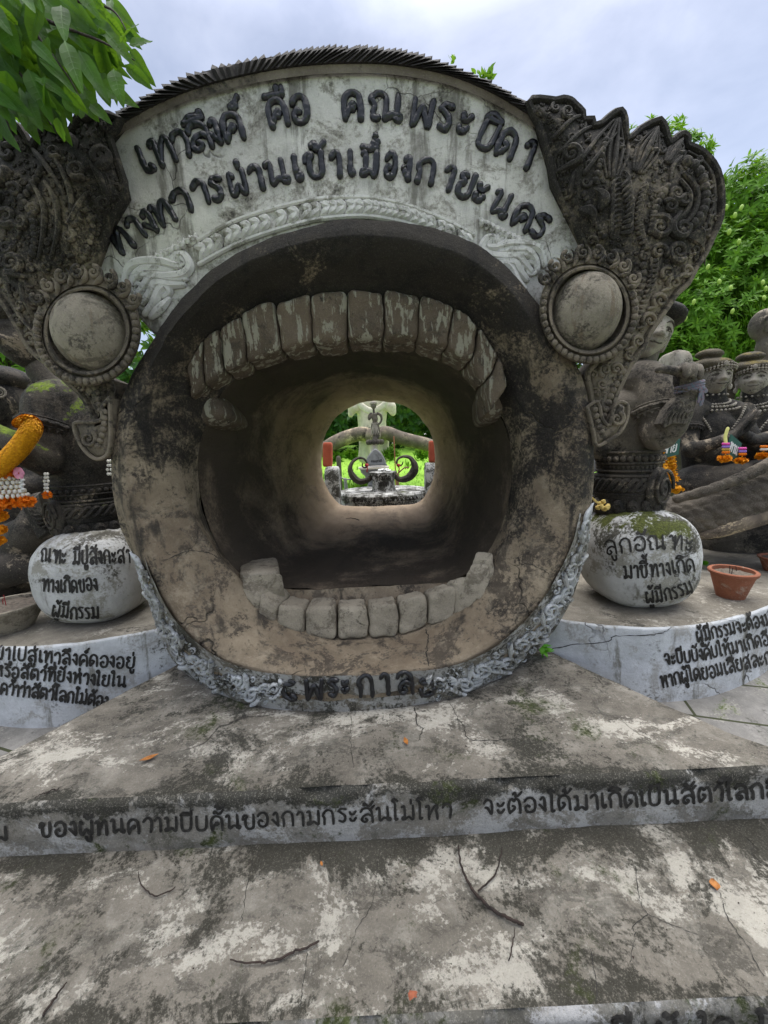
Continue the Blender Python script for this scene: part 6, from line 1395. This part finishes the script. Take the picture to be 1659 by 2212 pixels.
# grass tufts on the lawn that the tunnel frames
r_ = random.Random(5); fr = []
for i in range(5200):
    Y = r_.uniform(7.6, 13.5); x = r_.uniform(-.22, .22) * Y
    tall = 2.6 if fbm((x, Y, 0), .8) > .12 else .8
    fr.append((Vector((x, Y, gz(Y) - .03)), Vector((r_.uniform(-.35, .35), r_.uniform(-.35, .35), 1)), rvec(r_), tall * r_.uniform(.6, 1.3)))
o = leaves_mesh('grass', fr, M['leafA'], None, .075, .014, .3); tag(o, kind='stuff')
o = leaves_mesh('low_shrub', [(PY(*D(590 + r_.uniform(-60, 60), 1090 + r_.uniform(-35, 40)), 7.0 + r_.uniform(-.15, .15)), rvec(r_), rvec(r_), r_.uniform(.6, 1.2)) for _ in range(160)], M['leafA'], None, .11, .05); tag(o, 'small green shrub at the foot of the basin beyond the tunnel', 'shrub')

for i, (x, y, Y, rr, lab) in enumerate(((300, 800, 10.5, 60, 'pale leafy shrub in the grass at the far left of the tunnel view'), (470, 770, 11.0, 50, 'pale leafy shrub beside the giant statue left leg'), (900, 770, 10.5, 55, 'tall yellow-green grass clump right of the grey spade tablet'), (1240, 760, 11.5, 60, 'pale leafy shrub at the far right of the tunnel view'))):
    c = PY(*D(x, y), Y); k = pm(c, .2) * rr; o = leaves_mesh('low_shrub', [(c + Vector((r_.gauss(0, .5) * k, r_.gauss(0, .4) * k, -abs(r_.gauss(0, .6)) * k + .4 * k)), rvec(r_) + Vector((0, -.3, .8)), rvec(r_), r_.uniform(.6, 1.2)) for _ in range(420)], M['leafA'], None, .16, .045); tag(o, lab, 'shrub', 'shrubs on the lawn beyond the tunnel')
# near leaves hanging in from the top left
nb_ = thing('overhanging_branch', 'leafy green branch hanging into the top left corner against the sky', 'branch', PY(20, -60, 1.3))
r_ = random.Random(15); mb = MB()
tw = [[(-60,-80,1.35),(40,20,1.3),(90,90,1.3),(150,170,1.28),(190,250,1.28)],[(40,20,1.3),(140,60,1.25),(220,90,1.22),(290,130,1.2)],[(-60,60,1.3),(20,130,1.3),(70,200,1.3),(110,270,1.3)],[(60,-40,1.3),(160,0,1.25),(240,20,1.22),(275,70,1.2)],[(-40,160,1.35),(0,230,1.33),(30,300,1.3)]]
for t in tw: tube(mb, crom([PY(*q) for q in t], 6), (.006, .0045, .003, .0015), 7)
mesh_obj('twig', mb, M['twig'], nb_)
def hang(x0, y0, x1, y1, wpx, Y):
    a, b = PY(x0, y0, Y), PY(x1, y1, Y + r_.uniform(-.08, .05)); d = b - a; L_ = d.length
    return (a, d, Vector((r_.uniform(-.4, .4), -1, r_.uniform(-.2, .5))), L_, wpx * pm(a, 1))
lv = [(120,60,262,140,46),(60,20,200,120,50),(0,0,120,150,52),(130,0,215,75,44),(20,60,110,190,50),(-20,90,70,210,50),(170,110,225,205,34),(215,60,255,150,34),(240,30,232,-20,20),(262,92,288,38,30),(280,98,328,84,30),(280,110,318,170,36),(270,140,330,190,30),(200,180,290,215,40),(245,150,260,215,34),(150,150,180,230,40),(100,120,150,235,46),(60,150,105,250,40),(0,150,70,260,44),(40,220,75,300,34),(110,220,140,300,34),(170,215,210,255,30),(-10,240,30,320,36),(90,0,60,90,50),(30,-20,20,90,50),(180,-20,230,40,40),(205,0,225,20,20),(195,225,230,252,26),(125,255,135,308,24),(0,40,40,120,48),(140,90,170,180,38)]
fr = []
for x0, y0, x1, y1, wv in lv: fr.append(hang(x0, y0, x1, y1, wv * .8, r_.uniform(1.12, 1.4)))
for _ in range(330):
    x, y = r_.uniform(-60, 240), r_.uniform(-60, 230)
    a = r_.uniform(.35, 1.7); l_ = r_.uniform(45, 105); x1, y1 = x + l_ * math.cos(a), y + l_ * math.sin(a)
    if x1 + y1 * .62 > 375 or (x1 > 225 and y1 < 60) or y1 > 300 - .25 * x1: continue
    fr.append(hang(x, y, x1, y1, r_.uniform(18, 34), r_.uniform(1.2, 1.7)))
mbv = MB(); vein = MB()
for a, d, up, L_, W_ in fr:
    V0 = []; F0 = []; dn = d.normalized(); sd = up.cross(dn).normalized(); un = dn.cross(sd); N_l = 9
    cv = r_.uniform(.06, .18); tw_ = r_.uniform(-.3, .3)
    for i in range(N_l + 1):
        t = i / N_l; wq = W_ * .62 * (math.sin(math.pi * min(1, t * 1.0) ** .8) ** .85) * (1 - .25 * t) + .0006
        for s in (-1, -.5, 0, .5, 1):
            V0.append(a + dn * L_ * t + sd * (s * wq) + un * (-cv * L_ * (t * t) + .22 * abs(s) * wq + tw_ * s * wq * t + .0016 * math.sin(t * 40) * abs(s)))
    for i in range(N_l):
        for j in range(4): q = i * 5 + j; F0.append((q, q + 5, q + 6, q + 1))
    mbv.add(V0, F0)
    mid = [V0[i * 5 + 2] for i in range(N_l + 1)]; vo = (O - a).normalized()
    vein.grid([[p - sd * .0016 * (1 - .7 * i / N_l) + un * .0012 * q, p + sd * .0016 * (1 - .7 * i / N_l) + un * .0012 * q] for q in (1,) for i, p in enumerate(mid)])
    for i in range(2, N_l - 1):
        for s in (0, 4):
            e_ = V0[min(i + 1, N_l) * 5 + s]; p = mid[i]; e2 = p.lerp(e_, .85); dd_ = (e2 - p).normalized(); w_ = dd_.cross(un) * .0006
            vein.add([p - w_ + un * .001, p + w_ + un * .001, e2 + w_ * .4 + un * .0015, e2 - w_ * .4 + un * .0015], [(0, 1, 2, 3)])
mesh_obj('foliage', mbv, M['leafC'], nb_, angle=180); mesh_obj('leaf_veins', vein, M['leafV'], nb_, smooth=False)
# sprig growing on the crest
fr = [(PY(1040 + r_.uniform(-14, 22), 166 + r_.uniform(-12, 8), 1.85), rvec(r_) + Vector((0, 0, .6)), rvec(r_), r_.uniform(.6, 1.2)) for _ in range(26)]
o = leaves_mesh('weed', fr, M['leafA'], None, .035, .016); tag(o, 'tiny green weed sprouting from the spiked crest of the gate', 'weed'); fr = [(PY(982 + r_.uniform(-4, 4), 136 + r_.uniform(-10, 6), 1.85), rvec(r_) + Vector((0, 0, .8)), rvec(r_), .8) for _ in range(6)]
o = leaves_mesh('weed', fr, M['leafA'], None, .035, .016); tag(o, 'faint small sprig standing on the crest left of the leafy weed', 'weed')
# ================================================================== writing on steps, plinths and balls
INK = M['ink']
B_up, B_lo = bvh_of(up_ris, up_top), bvh_of(lo_ris)
painted('inscription', up_ris, B_up, 'ของผู้ทนความบีบคั้นของกามกระสันไม่ไหว', [(87,1806),(300,1797),(500,1789),(829,1771),(980,1764)], 30, INK, 4.6)
painted('inscription', up_ris, B_up, 'จะต้องได้มาเกิดเป็นสัตว์โลกอีก', [(1044,1758),(1200,1750),(1350,1741),(1659,1723),(1720,1720)], 31, INK, 4.8)
painted('inscription', up_ris, B_up, 'ม', [(-14,1813),(24,1811)], 28, INK, 4.6)
painted('inscription', lo_ris, B_lo, 'ที่ ผู้ ใด ได้', [(1320,2240),(1720,2226)], 34, INK, 5)
B_pl, B_pr = bvh_of(pll_w), bvh_of(plr_w)
for t, b, h in (('ข้าไปสู่เทวลึงค์ดองอยู่', [(-10,1421),(100,1431),(200,1438),(294,1444)], 24), ('หรือสัตว์ที่ยังห่วงใยใน', [(-12,1459),(130,1472),(274,1484)], 23), ('เคว้าว่าสัตว์โลกไม่ต้อง', [(-8,1497),(100,1509),(235,1528)], 23)):
    painted('inscription', pll_w, B_pl, t, b, h, INK, 3.7)
for t, b, h in (('ผู้มีกรรมจะต้องมา', [(1506,1386),(1580,1370),(1680,1344)], 24), ('จะบีบบังคับให้มาเกิดอีก', [(1437,1437),(1540,1420),(1680,1388)], 24), ('หากผู้ใดยอมเสียสละกา', [(1429,1484),(1540,1462),(1680,1428)], 25)):
    painted('inscription', plr_w, B_pr, t, b, h, INK, 3.8)
B_bl, B_br = bvh_of(bl), bvh_of(br)
for t, b, h in (('ณฑะ มีปู่สังกะสา', [(88,1212),(180,1219),(284,1214)], 28), ('ทางเกิดของ', [(92,1277),(150,1279),(214,1274)], 26), ('ผู้มีกรรม', [(112,1330),(160,1336),(218,1334)], 25)):
    painted('inscription', bl, B_bl, t, b, h, INK, 3.6)
for t, b, h in (('ลูกอัณฑะ', [(1309,1199),(1370,1190),(1440,1186),(1500,1190)], 30), ('มาชี้ทางเกิด', [(1348,1250),(1420,1244),(1504,1232)], 27), ('ผู้มีกรรม', [(1396,1303),(1450,1295),(1502,1278)], 26)):
    painted('inscription', br, B_br, t, b, h, INK, 3.6)
B_pd, B_bs, B_tab = bvh_of(pd_m), bvh_of(bs_m), bvh_of(tab_m)
for t, b in (('ทูรังคูจิต', [D(735, 1035), D(830, 1042), D(905, 1032)]), ('มุดคก', [D(770, 1105), D(885, 1100)])): painted('inscription', pd_m, B_pd, t, b, 8.5, INK, 1.7, .004)
for t, b in (('ผู้ใดผ่านมาสู่ความนุ่มนวลของมุดคก', [D(490, 1268), D(800, 1272), D(1200, 1250)]), ('แล้วจึงจะออกมาจากนคร', [D(600, 1325), D(900, 1322), D(1190, 1300)])): painted('inscription', bs_m, B_bs, t, b, 7, INK, 1.4, .004)
painted('inscription', tab_m, B_tab, 'ลานมหาสติ', [D(690, 845), D(810, 840)], 4, INK, .7, .004)
def fissure(parent, bvh, pts, w=2.0, jag=2.2, name='crack'):
    P = crom([(a, b, 0) for a, b in pts], 7); H_ = []; r_ = random.Random(int(pts[0][0]))
    for p in P:
        h = onto(bvh, p.x + r_.uniform(-jag, jag), p.y + r_.uniform(-jag, jag) * .6)
        if h: H_.append(h)
    rows = []
    for i, (p, n_) in enumerate(H_):
        t = H_[min(i + 1, len(H_) - 1)][0] - H_[max(i - 1, 0)][0]; t = t if t.length > 1e-6 else Vector((1, 0, 0)); s = t.normalized().cross(n_).normalized(); k = w * pm(p, 1) * .36 * r_.uniform(.3, 1.4); rows.append([p + n_ * .002 - s * k, p + n_ * .002 + s * k])
    if len(rows) > 1: return mesh_obj(name, MB().grid(rows), M['ink'], parent, smooth=False)
fissure(plr_w, B_pr, [(1192,1402),(1240,1392),(1310,1386),(1328,1374),(1405,1371),(1440,1362),(1458,1346)], 2.4)
fissure(rim, RIM, [(355,1212),(390,1195),(420,1190),(450,1194),(472,1206)], 1.8); fissure(rim, RIM, [(428,1142),(424,1170),(400,1196)], 1.5); fissure(rim, RIM, [(1112,1222),(1140,1218),(1168,1228),(1184,1240)], 1.8)
fissure(rim, RIM, [(918,1360),(926,1380),(922,1405),(926,1440)], 3.0); fissure(rim, RIM, [(1146,1030),(1152,1060),(1148,1100)], 1.4)

# low stone wall that shows between the gate and the statue
sw = MB(); r_ = random.Random(2)
for row in range(6):
    for i in range(5): x = .95 + i * .36 + (row % 2) * .18; z = -.2 + row * .2; block_ = [(x, 3.9, z), (x + .34, 3.9, z), (x + .34, 3.9, z + .185), (x, 3.9, z + .185)]; block(sw, [Vector(p) for p in block_] + [Vector(p) + Vector((0, .3, 0)) for p in block_], 4, .12)
o = mesh_obj('stone_wall', sw, M['grey'], angle=180); tag(o, 'low grey stone block wall glimpsed behind the gate and the belted statue', 'wall')
B_t1, B_t2 = bvh_of(up_top), bvh_of(lo_top)
for pts, w_ in (([(1372,1874),(1380,1939),(1400,1974),(1465,2004),(1505,2019)], 2), ([(1400,1974),(1367,2004),(1372,2024),(1360,2080)], 1.6), ([(1555,1929),(1575,1989),(1610,2039),(1650,2110)], 2), ([(665,2060),(655,2120),(650,2178)], 2.4), ([(545,1858),(530,1939),(522,1990)], 1.6), ([(1276,2050),(1286,2110),(1290,2165)], 2.6), ([(818,1850),(812,1900),(800,1960),(770,2010),(742,2090)], 1.5)): fissure(lo_top, B_t2, pts, w_)
for pts, w_ in (([(896,1530),(903,1566),(913,1575),(905,1600)], 2.4), ([(970,1519),(990,1553),(1003,1573),(1013,1597),(1060,1600),(1110,1596)], 2), ([(760,1545),(757,1600),(764,1660)], 1.3), ([(480,1700),(492,1660),(488,1640)], 2)): fissure(up_top, B_t1, pts, w_)
# ================================================================== pots, garlands, signs
def vessel(name, x, y, rpx, ybot, rbpx, zb, mat, label, cat, wall=.012, lip=True, inner='soil', prof=None):
    q = PZ(x, ybot, zb); Y = q.y + pm(q, rbpx) * .9; c = PY(x, (y + ybot) / 2, Y); k = pm(c, 1); zt = PY(x, y, Y).z
    th = thing(name, label, cat, (c.x, Y, zb)); h = zt - zb; rt, rb_ = rpx * k, rbpx * k
    pr = [(rb_ * .98, 0), (rb_, .006), (rb_ + (rt - rb_) * .5 + (.006 if prof else 0), h * .5), (rt - .004, h * .86)] + ([(rt + .006, h * .88), (rt + .008, h * .97)] if lip else [(rt, h * .95)]) + [(rt + .002, h), (rt - wall, h - .002), (rt - wall - .003, h * .8)]
    mb = MB(); lathe(mb, [(a, zb + b) for a, b in pr], (c.x, Y, 0), 48); mesh_obj('shell', mb, mat, th, angle=40)
    rows = [[Vector((c.x + (rt - wall) * f * math.cos(a), Y + (rt - wall) * f * math.sin(a), zb + h * .86 + .01 * fbm((f * math.cos(a), f * math.sin(a), x), 4) + .012 * (1 - f))) for a in np.linspace(0, 2 * math.pi, 40, endpoint=False)] for f in (1, .8, .6, .4, .2, .02)]
    mesh_obj('ash', MB().grid(rows, closed=True), M[inner], th); return th, Vector((c.x, Y, zb + h * .88)), rt
ZP = .19
p1, p1c, p1r = vessel('clay_pot', 1580, 1231, 40, 1297, 25, ZP, M['terra'], 'orange terracotta pot full of ash on the right plinth, fully in view', 'pot')
vessel('clay_pot', 1680, 1203, 32, 1240, 22, ZP, M['terra'], 'smaller clay pot cut off by the right edge of the picture', 'pot')
bw, bwc, bwr = vessel('incense_bowl', 20, 1304, 64, 1372, 40, .225, M['tooth'], 'wide tan clay bowl of incense ash on the left plinth', 'bowl', prof=True)
for nm, c_, r0, col, lab in (('clay_pot', p1c, p1r, 'terra', ''), ('incense_bowl', bwc, bwr, 'redcloth', '')):
    pass
mb = MB(); r_ = random.Random(31)
for k in range(5): p = bwc + Vector((r_.uniform(-.06, .06), r_.uniform(-.05, .05), 0)); tube(mb, [p, p + Vector((r_.uniform(-.012, .012), 0, r_.uniform(.03, .07)))], .0022, 5)
o = mesh_obj('incense_sticks', mb, M['redcloth']); tag(o, 'burnt red incense sticks standing in the tan bowl of ash', 'incense')
mb = MB()
for k in range(3): p = p1c + Vector((r_.uniform(-.05, .05), r_.uniform(-.04, .04), 0)); tube(mb, [p, p + Vector((r_.uniform(-.02, .02), 0, r_.uniform(.025, .05)))], .002, 5)
o = mesh_obj('incense_sticks', mb, M['twig']); tag(o, 'thin dark incense stubs standing in the orange terracotta pot', 'incense')

def petals(mb, c, n, r, rz, r_, k=.012):
    """a ruffled flower head of many small petals"""
    for i in range(n):
        d = rvec(r_); p = Vector(c) + Vector((d.x * r, d.y * r, d.z * rz)); t = d.orthogonal().normalized(); t = t * math.cos(i) + d.cross(t) * math.sin(i); s = d.cross(t); kk = k * r_.uniform(.7, 1.3)
        mb.add([p - d * kk * .7 - t * kk * .3, p + t * kk * .2 - s * kk * .8 + d * kk * .3, p + d * kk * .9 + t * kk * .3, p + s * kk * .8 + d * kk * .3 + t * kk * .2], [(0, 1, 2, 3)])
def strand(name, pts, Y, rpx, n, label, mat='marigold', flat=.42, group=None):
    P = crom([PY(x, y, Y) for x, y in pts], 10); mb = MB(); r_ = random.Random(len(label)); m = len(P) - 1
    for i in range(n):
        f = i / (n - 1) * m; a = int(min(f, m - 1)); p = P[a].lerp(P[a + 1], f - a); k = pm(p, rpx) * r_.uniform(.85, 1.1); t = (P[a + 1] - P[a]).normalized(); rot = t.to_track_quat('Z', 'Y').to_matrix()
        ellip(mb, p, (k * .85, k * .85, k * flat), rot, 12, 7, fn=lambda q: q * (1 + .25 * fbm(q + p, 45)))
        petals(mb, p, 26, k * .95, k * flat, r_, k * .3)
    tube(mb, P, .003, 5); o = mesh_obj(name, mb, M[mat], None, angle=180); tag(o, label, 'garland', group); return o
strand('marigold_garland', [(1418,972),(1424,1000),(1436,1030),(1447,1052),(1462,1058)], 2.42, 12, 15, 'longer yellow marigold strand hanging beside the belted statue', 'yellow', .35, 'garlands on the right-hand statues')
strand('marigold_garland', [(1446,970),(1448,998),(1451,1018),(1455,1036)], 2.5, 10.5, 11, 'shorter yellow marigold strand hanging under the first green sign', 'yellow', .35, 'garlands on the right-hand statues')
# fat marigold roll on the left statue's arm
P = crom([PY(x, y, Y) for x, y, Y in ((38, 916, 2.03), (56, 909, 1.98), (69, 916, 1.95), (66, 932, 1.93), (46, 962, 1.92), (20, 990, 1.92), (-12, 1016, 1.92))], 10); mb = MB(); r_ = random.Random(77)
tube(mb, P, lambda t: pm(P[0], 9 + 8 * min(1, t * 2.2)), 16)
for i in range(2600):
    j = r_.randrange(len(P) - 1); f = j / (len(P) - 1); c = P[j].lerp(P[j + 1], r_.random()); t = (P[j + 1] - P[j]).normalized(); a = r_.uniform(0, 6.28); u_ = t.orthogonal().normalized(); d = u_ * math.cos(a) + t.cross(u_) * math.sin(a); rr = pm(P[0], 9 + 8 * min(1, f * 2.2)); p = c + d * rr; s = t.cross(d); k = .0055
    mb.add([p - t * k - d * .002, p + s * k * .8 + d * k * .4, p + t * k + d * k * .9, p - s * k * .8 + d * k * .4], [(0, 1, 2, 3)])
o = mesh_obj('marigold_garland', mb, M['yellow'], None, angle=180); tag(o, 'thick golden marigold roll draped over the left statue arm', 'garland')
# jasmine garland with orange skirt
jg = thing('jasmine_garland', 'white jasmine bud garland with orange petal skirt hanging below the marigold roll', 'garland', PY(18, 1050, 1.98)); mb = MB(); gd = MB(); r_ = random.Random(9)
for row in range(5):
    n = 4 + row * 2; y = 1033 + row * 9.5; hw = 14 + row * 6.5
    for i in range(n * 2):
        a = 2 * math.pi * i / (n * 2); c = PY(16, y, 1.98); k = pm(c, 1); p = c + Vector((hw * k * math.cos(a), hw * k * .6 * math.sin(a), 0)); ellip(mb, p, (k * 3.4, k * 3.4, k * 4.6), None, 8, 6); ellip(gd, p + Vector((0, 0, -k * 4.6)), (k * 1.5,) * 3, None, 6, 4)
mesh_obj('buds', mb, M['jasmine'], jg); mesh_obj('gold_beads', gd, M['gold'], jg)
mb = MB(); c = PY(14, 1022, 1.98)
for i in range(40): a = 6.28 * i / 40; petals(mb, c + Vector((pm(c, 17) * math.cos(a), pm(c, 10) * math.sin(a), r_.uniform(-.012, .012))), 9, .012, .012, r_, .012)
c = PY(24, 1080, 1.98)
for i in range(130): a = r_.uniform(-.1, 1) * math.pi * 2; petals(mb, c + Vector((pm(c, 46) * math.cos(a) * r_.uniform(.4, 1), pm(c, 16) * math.sin(a), pm(c, 9) * math.sin(a * 1.5) * .4 + .006 * r_.uniform(-2, 2) - .012)), 7, .016, .012, r_, .014)
mesh_obj('orange_petals', mb, M['orange'], jg)
mb = MB(); c = PY(42, 1022, 1.95)
for i in range(6): a = 6.28 * i / 6; ellip(mb, c + Vector((.016 * math.cos(a), -.004, .018 * math.sin(a))), (.014, .006, .016), Matrix.Rotation(-a, 3, 'Y'), 8, 5)
mesh_obj('pink_flower', mb, M['pink'], jg)
mb = MB()
for i in range(7): c = PY(46 + (i % 2) * 3, 1032 + i * 5, 1.95); ellip(mb, c, (pm(c, 4.5), pm(c, 4), pm(c, 3)), None, 8, 5)
mesh_obj('silver_tassel', mb, M['white'], jg)
def tassel(label, x, y0, y1, Y, w, tip=True, group=None):
    th = thing('bud_tassel', label, 'garland', PY(x, y0, Y), group); mb = MB(); n = max(3, int((y1 - y0) / 6)); r_ = random.Random(int(x * 7))
    for i in range(n):
        for s in (-1, 1): c = PY(x + s * w * .35 * (1.6 if i == 2 else 1), y0 + (y1 - y0) * i / (n - 1), Y); ellip(mb, c, (pm(c, w * .4), pm(c, w * .4), pm(c, 3.6)), None, 8, 5)
    mesh_obj('buds', mb, M['jasmine'], th)
    if tip:
        mb = MB(); c = PY(x + 2, y1 + 7, Y); petals(mb, c, 60, pm(c, 6), pm(c, 6), r_, pm(c, 4)); mesh_obj('petal_tip', mb, M['orange'], th)
tassel('slim white bud tassel with an orange tip hanging under the left statue elbow', 100, 1024, 1062, 2.04, 7)
tassel('little column of white flowers between the left statue and the gate', 236, 996, 1024, 2.2, 7, False)
for i, (x, y, r) in enumerate(((2, 1115, 12), (0, 1144, 11), (-2, 1168, 10))):
    mb = MB(); r_ = random.Random(i); c = PY(x, y, 2.0); ellip(mb, c, (pm(c, r * .6),) * 3, None, 10, 7); petals(mb, c, 90, pm(c, r * .8), pm(c, r * .7), r_, pm(c, 5)); o = mesh_obj('marigold_flower', mb, M['marigold'], None, angle=180); tag(o, ('topmost', 'middle', 'lowest')[i] + ' of three loose orange marigolds at the left edge', 'flower', 'marigolds at the left edge')
# dried flower by the belt
mb = MB(); r_ = random.Random(4); c = PY(1302, 1091, 2.06)
for k in range(14): d = rvec(r_); ellip(mb, c + Vector((d.x * .03, d.y * .02, d.z * .022)), (.014, .012, .013), None, 7, 5, fn=lambda q: q * (1 + .3 * fbm(q, 60)))
tube(mb, [PY(1277, 1074, 2.06), PY(1288, 1084, 2.06), c], .006, 6, (Vector((0, 1, 0)), .5)); o = mesh_obj('dried_flower', mb, M['straw']); tag(o, 'dried yellow flower lying on the mossy ball beside the gate', 'flower')
# green signs
def sign(label, quad, Y, writing):
    P = [PY(x, y, Y + d) for x, y, d in quad]; n_ = (P[1] - P[0]).cross(P[3] - P[0]).normalized()
    if n_.y > 0: n_ = -n_
    th = thing('green_sign', label, 'sign', sum(P, Vector()) / 4, 'green signs held by statues'); mb = MB(); bk = [p - n_ * .008 for p in P]
    mb.add(P + bk, [(0, 1, 2, 3), (7, 6, 5, 4), (0, 4, 5, 1), (1, 5, 6, 2), (2, 6, 7, 3), (3, 7, 4, 0)]); mesh_obj('board', mb, M['sign'], th, smooth=False)
    wb = MB(); f = lambda a, b: P[3].lerp(P[2], a).lerp(P[0].lerp(P[1], a), b) + n_ * .003
    res, W = layout(writing)
    for c_, x0, wd, st in res:
        for s in st:
            pts = [f(.12 + .76 * (x0 + a) / W, .72 - .42 * b) for a, b in px_path(s, 4)]; tube(wb, pts, .0042, 5, (n_, .3))
    mesh_obj('writing', wb, M['white'], th)
sign('green sign with white writing partly hidden behind the raised stone elbow', [(1422, 993, 0), (1466, 982, 0), (1470, 948, 0), (1432, 955, 0)], 2.42, 'พาย')
sign('green sign with white writing tilted under the pressed stone palms', [(1568, 982, 0), (1590, 998, 0), (1603, 958, 0), (1580, 938, 0)], 2.62, 'ทาน')
def charm(label, x, y, Y, cols, ribbon, tipn):
    th = thing('ribbon_charm', label, 'garland', PY(x, y, Y), 'little ribbon charms on the statue hands'); k = pm(PY(x, y, Y), 1); r_ = random.Random(int(x))
    if ribbon:
        mb = MB(); P = [PY(x + 4, y - 30, Y), PY(x - 1, y - 14, Y), PY(x, y, Y)]; tube(mb, crom(P, 5), 4 * k, 8, (Vector((0, 1, 0)), .25)); mesh_obj('ribbon', mb, M['lime'], th)
    for i, cl in enumerate(cols):
        mb = MB()
        for s in range(4): c = PY(x - 6 + 4 * s, y + 3 + i * 6, Y); ellip(mb, c, (2.6 * k, 2.6 * k, 3.0 * k), None, 8, 6)
        mesh_obj('ribbon_bead', mb, M[cl], th)
    mb = MB()
    for q in range(tipn): c = PY(x - 8 + q * 9, y + len(cols) * 6 + 11, Y); petals(mb, c, 60, 6.5 * k, 4.5 * k, r_, 4.5 * k); tube(mb, [PY(x, y + len(cols) * 6, Y), c], .002, 4)
    mesh_obj('petals', mb, M['marigold'], th)
charm('pink and violet bead charm on a pale yellow ribbon, left of the tilted sign', 1568, 956, 2.6, ('magenta', 'violet', 'gold', 'orange'), True, 2)
charm('pink and orange bead charm hanging right of the tilted sign', 1604, 966, 2.6, ('magenta', 'violet', 'orange'), False, 2)
charm('orange petal charm at the right edge below the pale-faced statue', 1650, 962, 2.66, ('orange', 'jasmine'), False, 2)

# ================================================================== litter on the steps
def twig(label, pts, z, w):
    P = crom([PZ(x, y, z) + Vector((0, 0, .006)) for x, y in pts], 7); mb = MB(); r_ = random.Random(int(pts[0][0])); P = [p + Vector((r_.uniform(-1, 1) * .002, r_.uniform(-1, 1) * .002, r_.random() * .006)) for p in P]
    k = pm(P[0], w) * .34; tube(mb, P, (k * .5, k * .8, k, k * .9), 7); o = mesh_obj('twig', mb, M['twig']); tag(o, label, 'twig', 'twigs lying on the steps')
twig('longest curved twig, dark and thick at its tip, right of centre on the near step', [(990,1830),(1000,1888),(1040,1950),(1090,1985),(1127,2002)], -.2, 9)
twig('thin reddish twig crossing beside the longest twig', [(1085,1835),(1070,1890),(1034,1930)], -.2, 5)
twig('curved brown twig with a knobbly end in the middle of the near step', [(498,2078),(530,2085),(590,2081),(640,2060),(688,2042)], -.2, 7)
twig('short straight dark twig at the bottom left', [(146,2130),(122,2160),(94,2196)], -.2, 8)
twig('fine hooked twig under the writing at the left', [(300,1886),(305,1915),(335,1940),(378,1924)], -.2, 4)
twig('short twig lying on the upper step at the left', [(77,1726),(102,1716),(127,1709)], 0, 4)
twig('straight thin twig pointing down from the end of the longest twig', [(1113,2010),(1108,2045),(1100,2080)], -.2, 4)
twig('small black twig far inside on the tunnel floor', [(748,1122),(760,1121),(776,1125)], .435, 3)
def fallen(label, x, y, z, L, W, a, mat='dry'):
    c = PZ(x, y, z) + Vector((0, 0, .008)); d = Vector((math.cos(a), math.sin(a), 0)); s = Vector((-d.y, d.x, 0)); rows = []
    for i in range(9):
        t = i / 8; w_ = W * math.sin(math.pi * min(.97, max(.03, t))); rows.append([c + d * L * (t - .5) + s * w_ * q + Vector((0, 0, .35 * W * q * q + .12 * L * (t - .5) ** 2 + (0.004))) for q in (-.5, -.25, 0, .25, .5)])
    o = mesh_obj('fallen_leaf', MB().grid(rows), M[mat]); tag(o, label, 'leaf', 'fallen leaves on the steps')
fallen('long orange fallen leaf on the upper step, left of centre', 323, 1643, 0, .062, .022, .5)
fallen('small curled fallen leaf on the upper step, right of centre', 877, 1607, 0, .04, .018, 1.8)
fallen('folded orange fallen leaf at the right of the near step', 1543, 1918, -.2, .034, .026, 1.2)
fallen('tiny brown fallen leaf near the writing at the left of the near step', 695, 1872, -.2, .018, .008, 2)
# weed at the foot of the gate
wp = PZ(1172, 1420, .005); fr = []; r_ = random.Random(12)
wd_ = thing('weed', 'small bright green weed growing where the right plinth meets the gate', 'weed', wp)
for i in range(9): a = i * 2.4; fr.append((wp + Vector((0, 0, .03 + .004 * i)), Vector((math.cos(a), math.sin(a), r_.uniform(.1, .6))), Vector((0, 0, 1)), r_.uniform(.7, 1.2)))
leaves_mesh('leaves', fr, M['leafD'], wd_, .055, .026); mb = MB(); tube(mb, [wp, wp + Vector((0, 0, .06))], .003, 6); mesh_obj('stem', mb, M['leafD'], wd_)
wq = PZ(1524, 1226, .2); o = leaves_mesh('weed', [(wq + Vector((r_.uniform(-.02, .02), r_.uniform(-.02, .02), .02)), rvec(r_) + Vector((0, 0, .5)), Vector((0, 0, 1)), r_.uniform(.7, 1.2)) for _ in range(10)], M['leafD'], None, .06, .025); tag(o, 'dark green weed between the mossy ball and the clay pot', 'weed')
# broken edge that shows a brick
bp = PZ(895, 2165, -.2); mb = MB(); ellip(mb, bp + Vector((0, .012, -.006)), (.016, .009, .007), None, 16, 9, fn=lambda q: q * (1 + .5 * fbm(q, 70)), exp=.5); mesh_obj('brick_chip', mb, M['brick'], lo_s)

# grit and leaf crumbs that gather along the foot of the riser
gb = MB(); r_ = random.Random(19)
for i in range(520):
    if i < 260: x, y, z = r_.uniform(-1.4, 1.4), 1.10 - abs(r_.gauss(0, .035)), -.2
    elif i < 400: x, y, z = r_.uniform(-1.3, 1.3), r_.uniform(.74, 1.1), -.2
    else: x, y, z = r_.uniform(-1.2, 1.1), r_.uniform(1.18, 1.54), 0
    s = r_.uniform(.0012, .0036); c = Vector((x, y, z + .005 + s * .3)); q = [c + Vector((r_.uniform(-1, 1), r_.uniform(-1, 1), r_.uniform(-.5, .8))) * s for _ in range(5)]
    gb.add(q, [(0, 1, 2), (0, 2, 3), (0, 3, 1), (1, 2, 4), (2, 3, 4), (3, 1, 4)])
o = mesh_obj('grit', gb, M['twig'], smooth=False); tag(o, kind='stuff')
print('script done', len(bpy.data.objects), sum(len(o.data.polygons) for o in bpy.data.objects if o.type == 'MESH'))
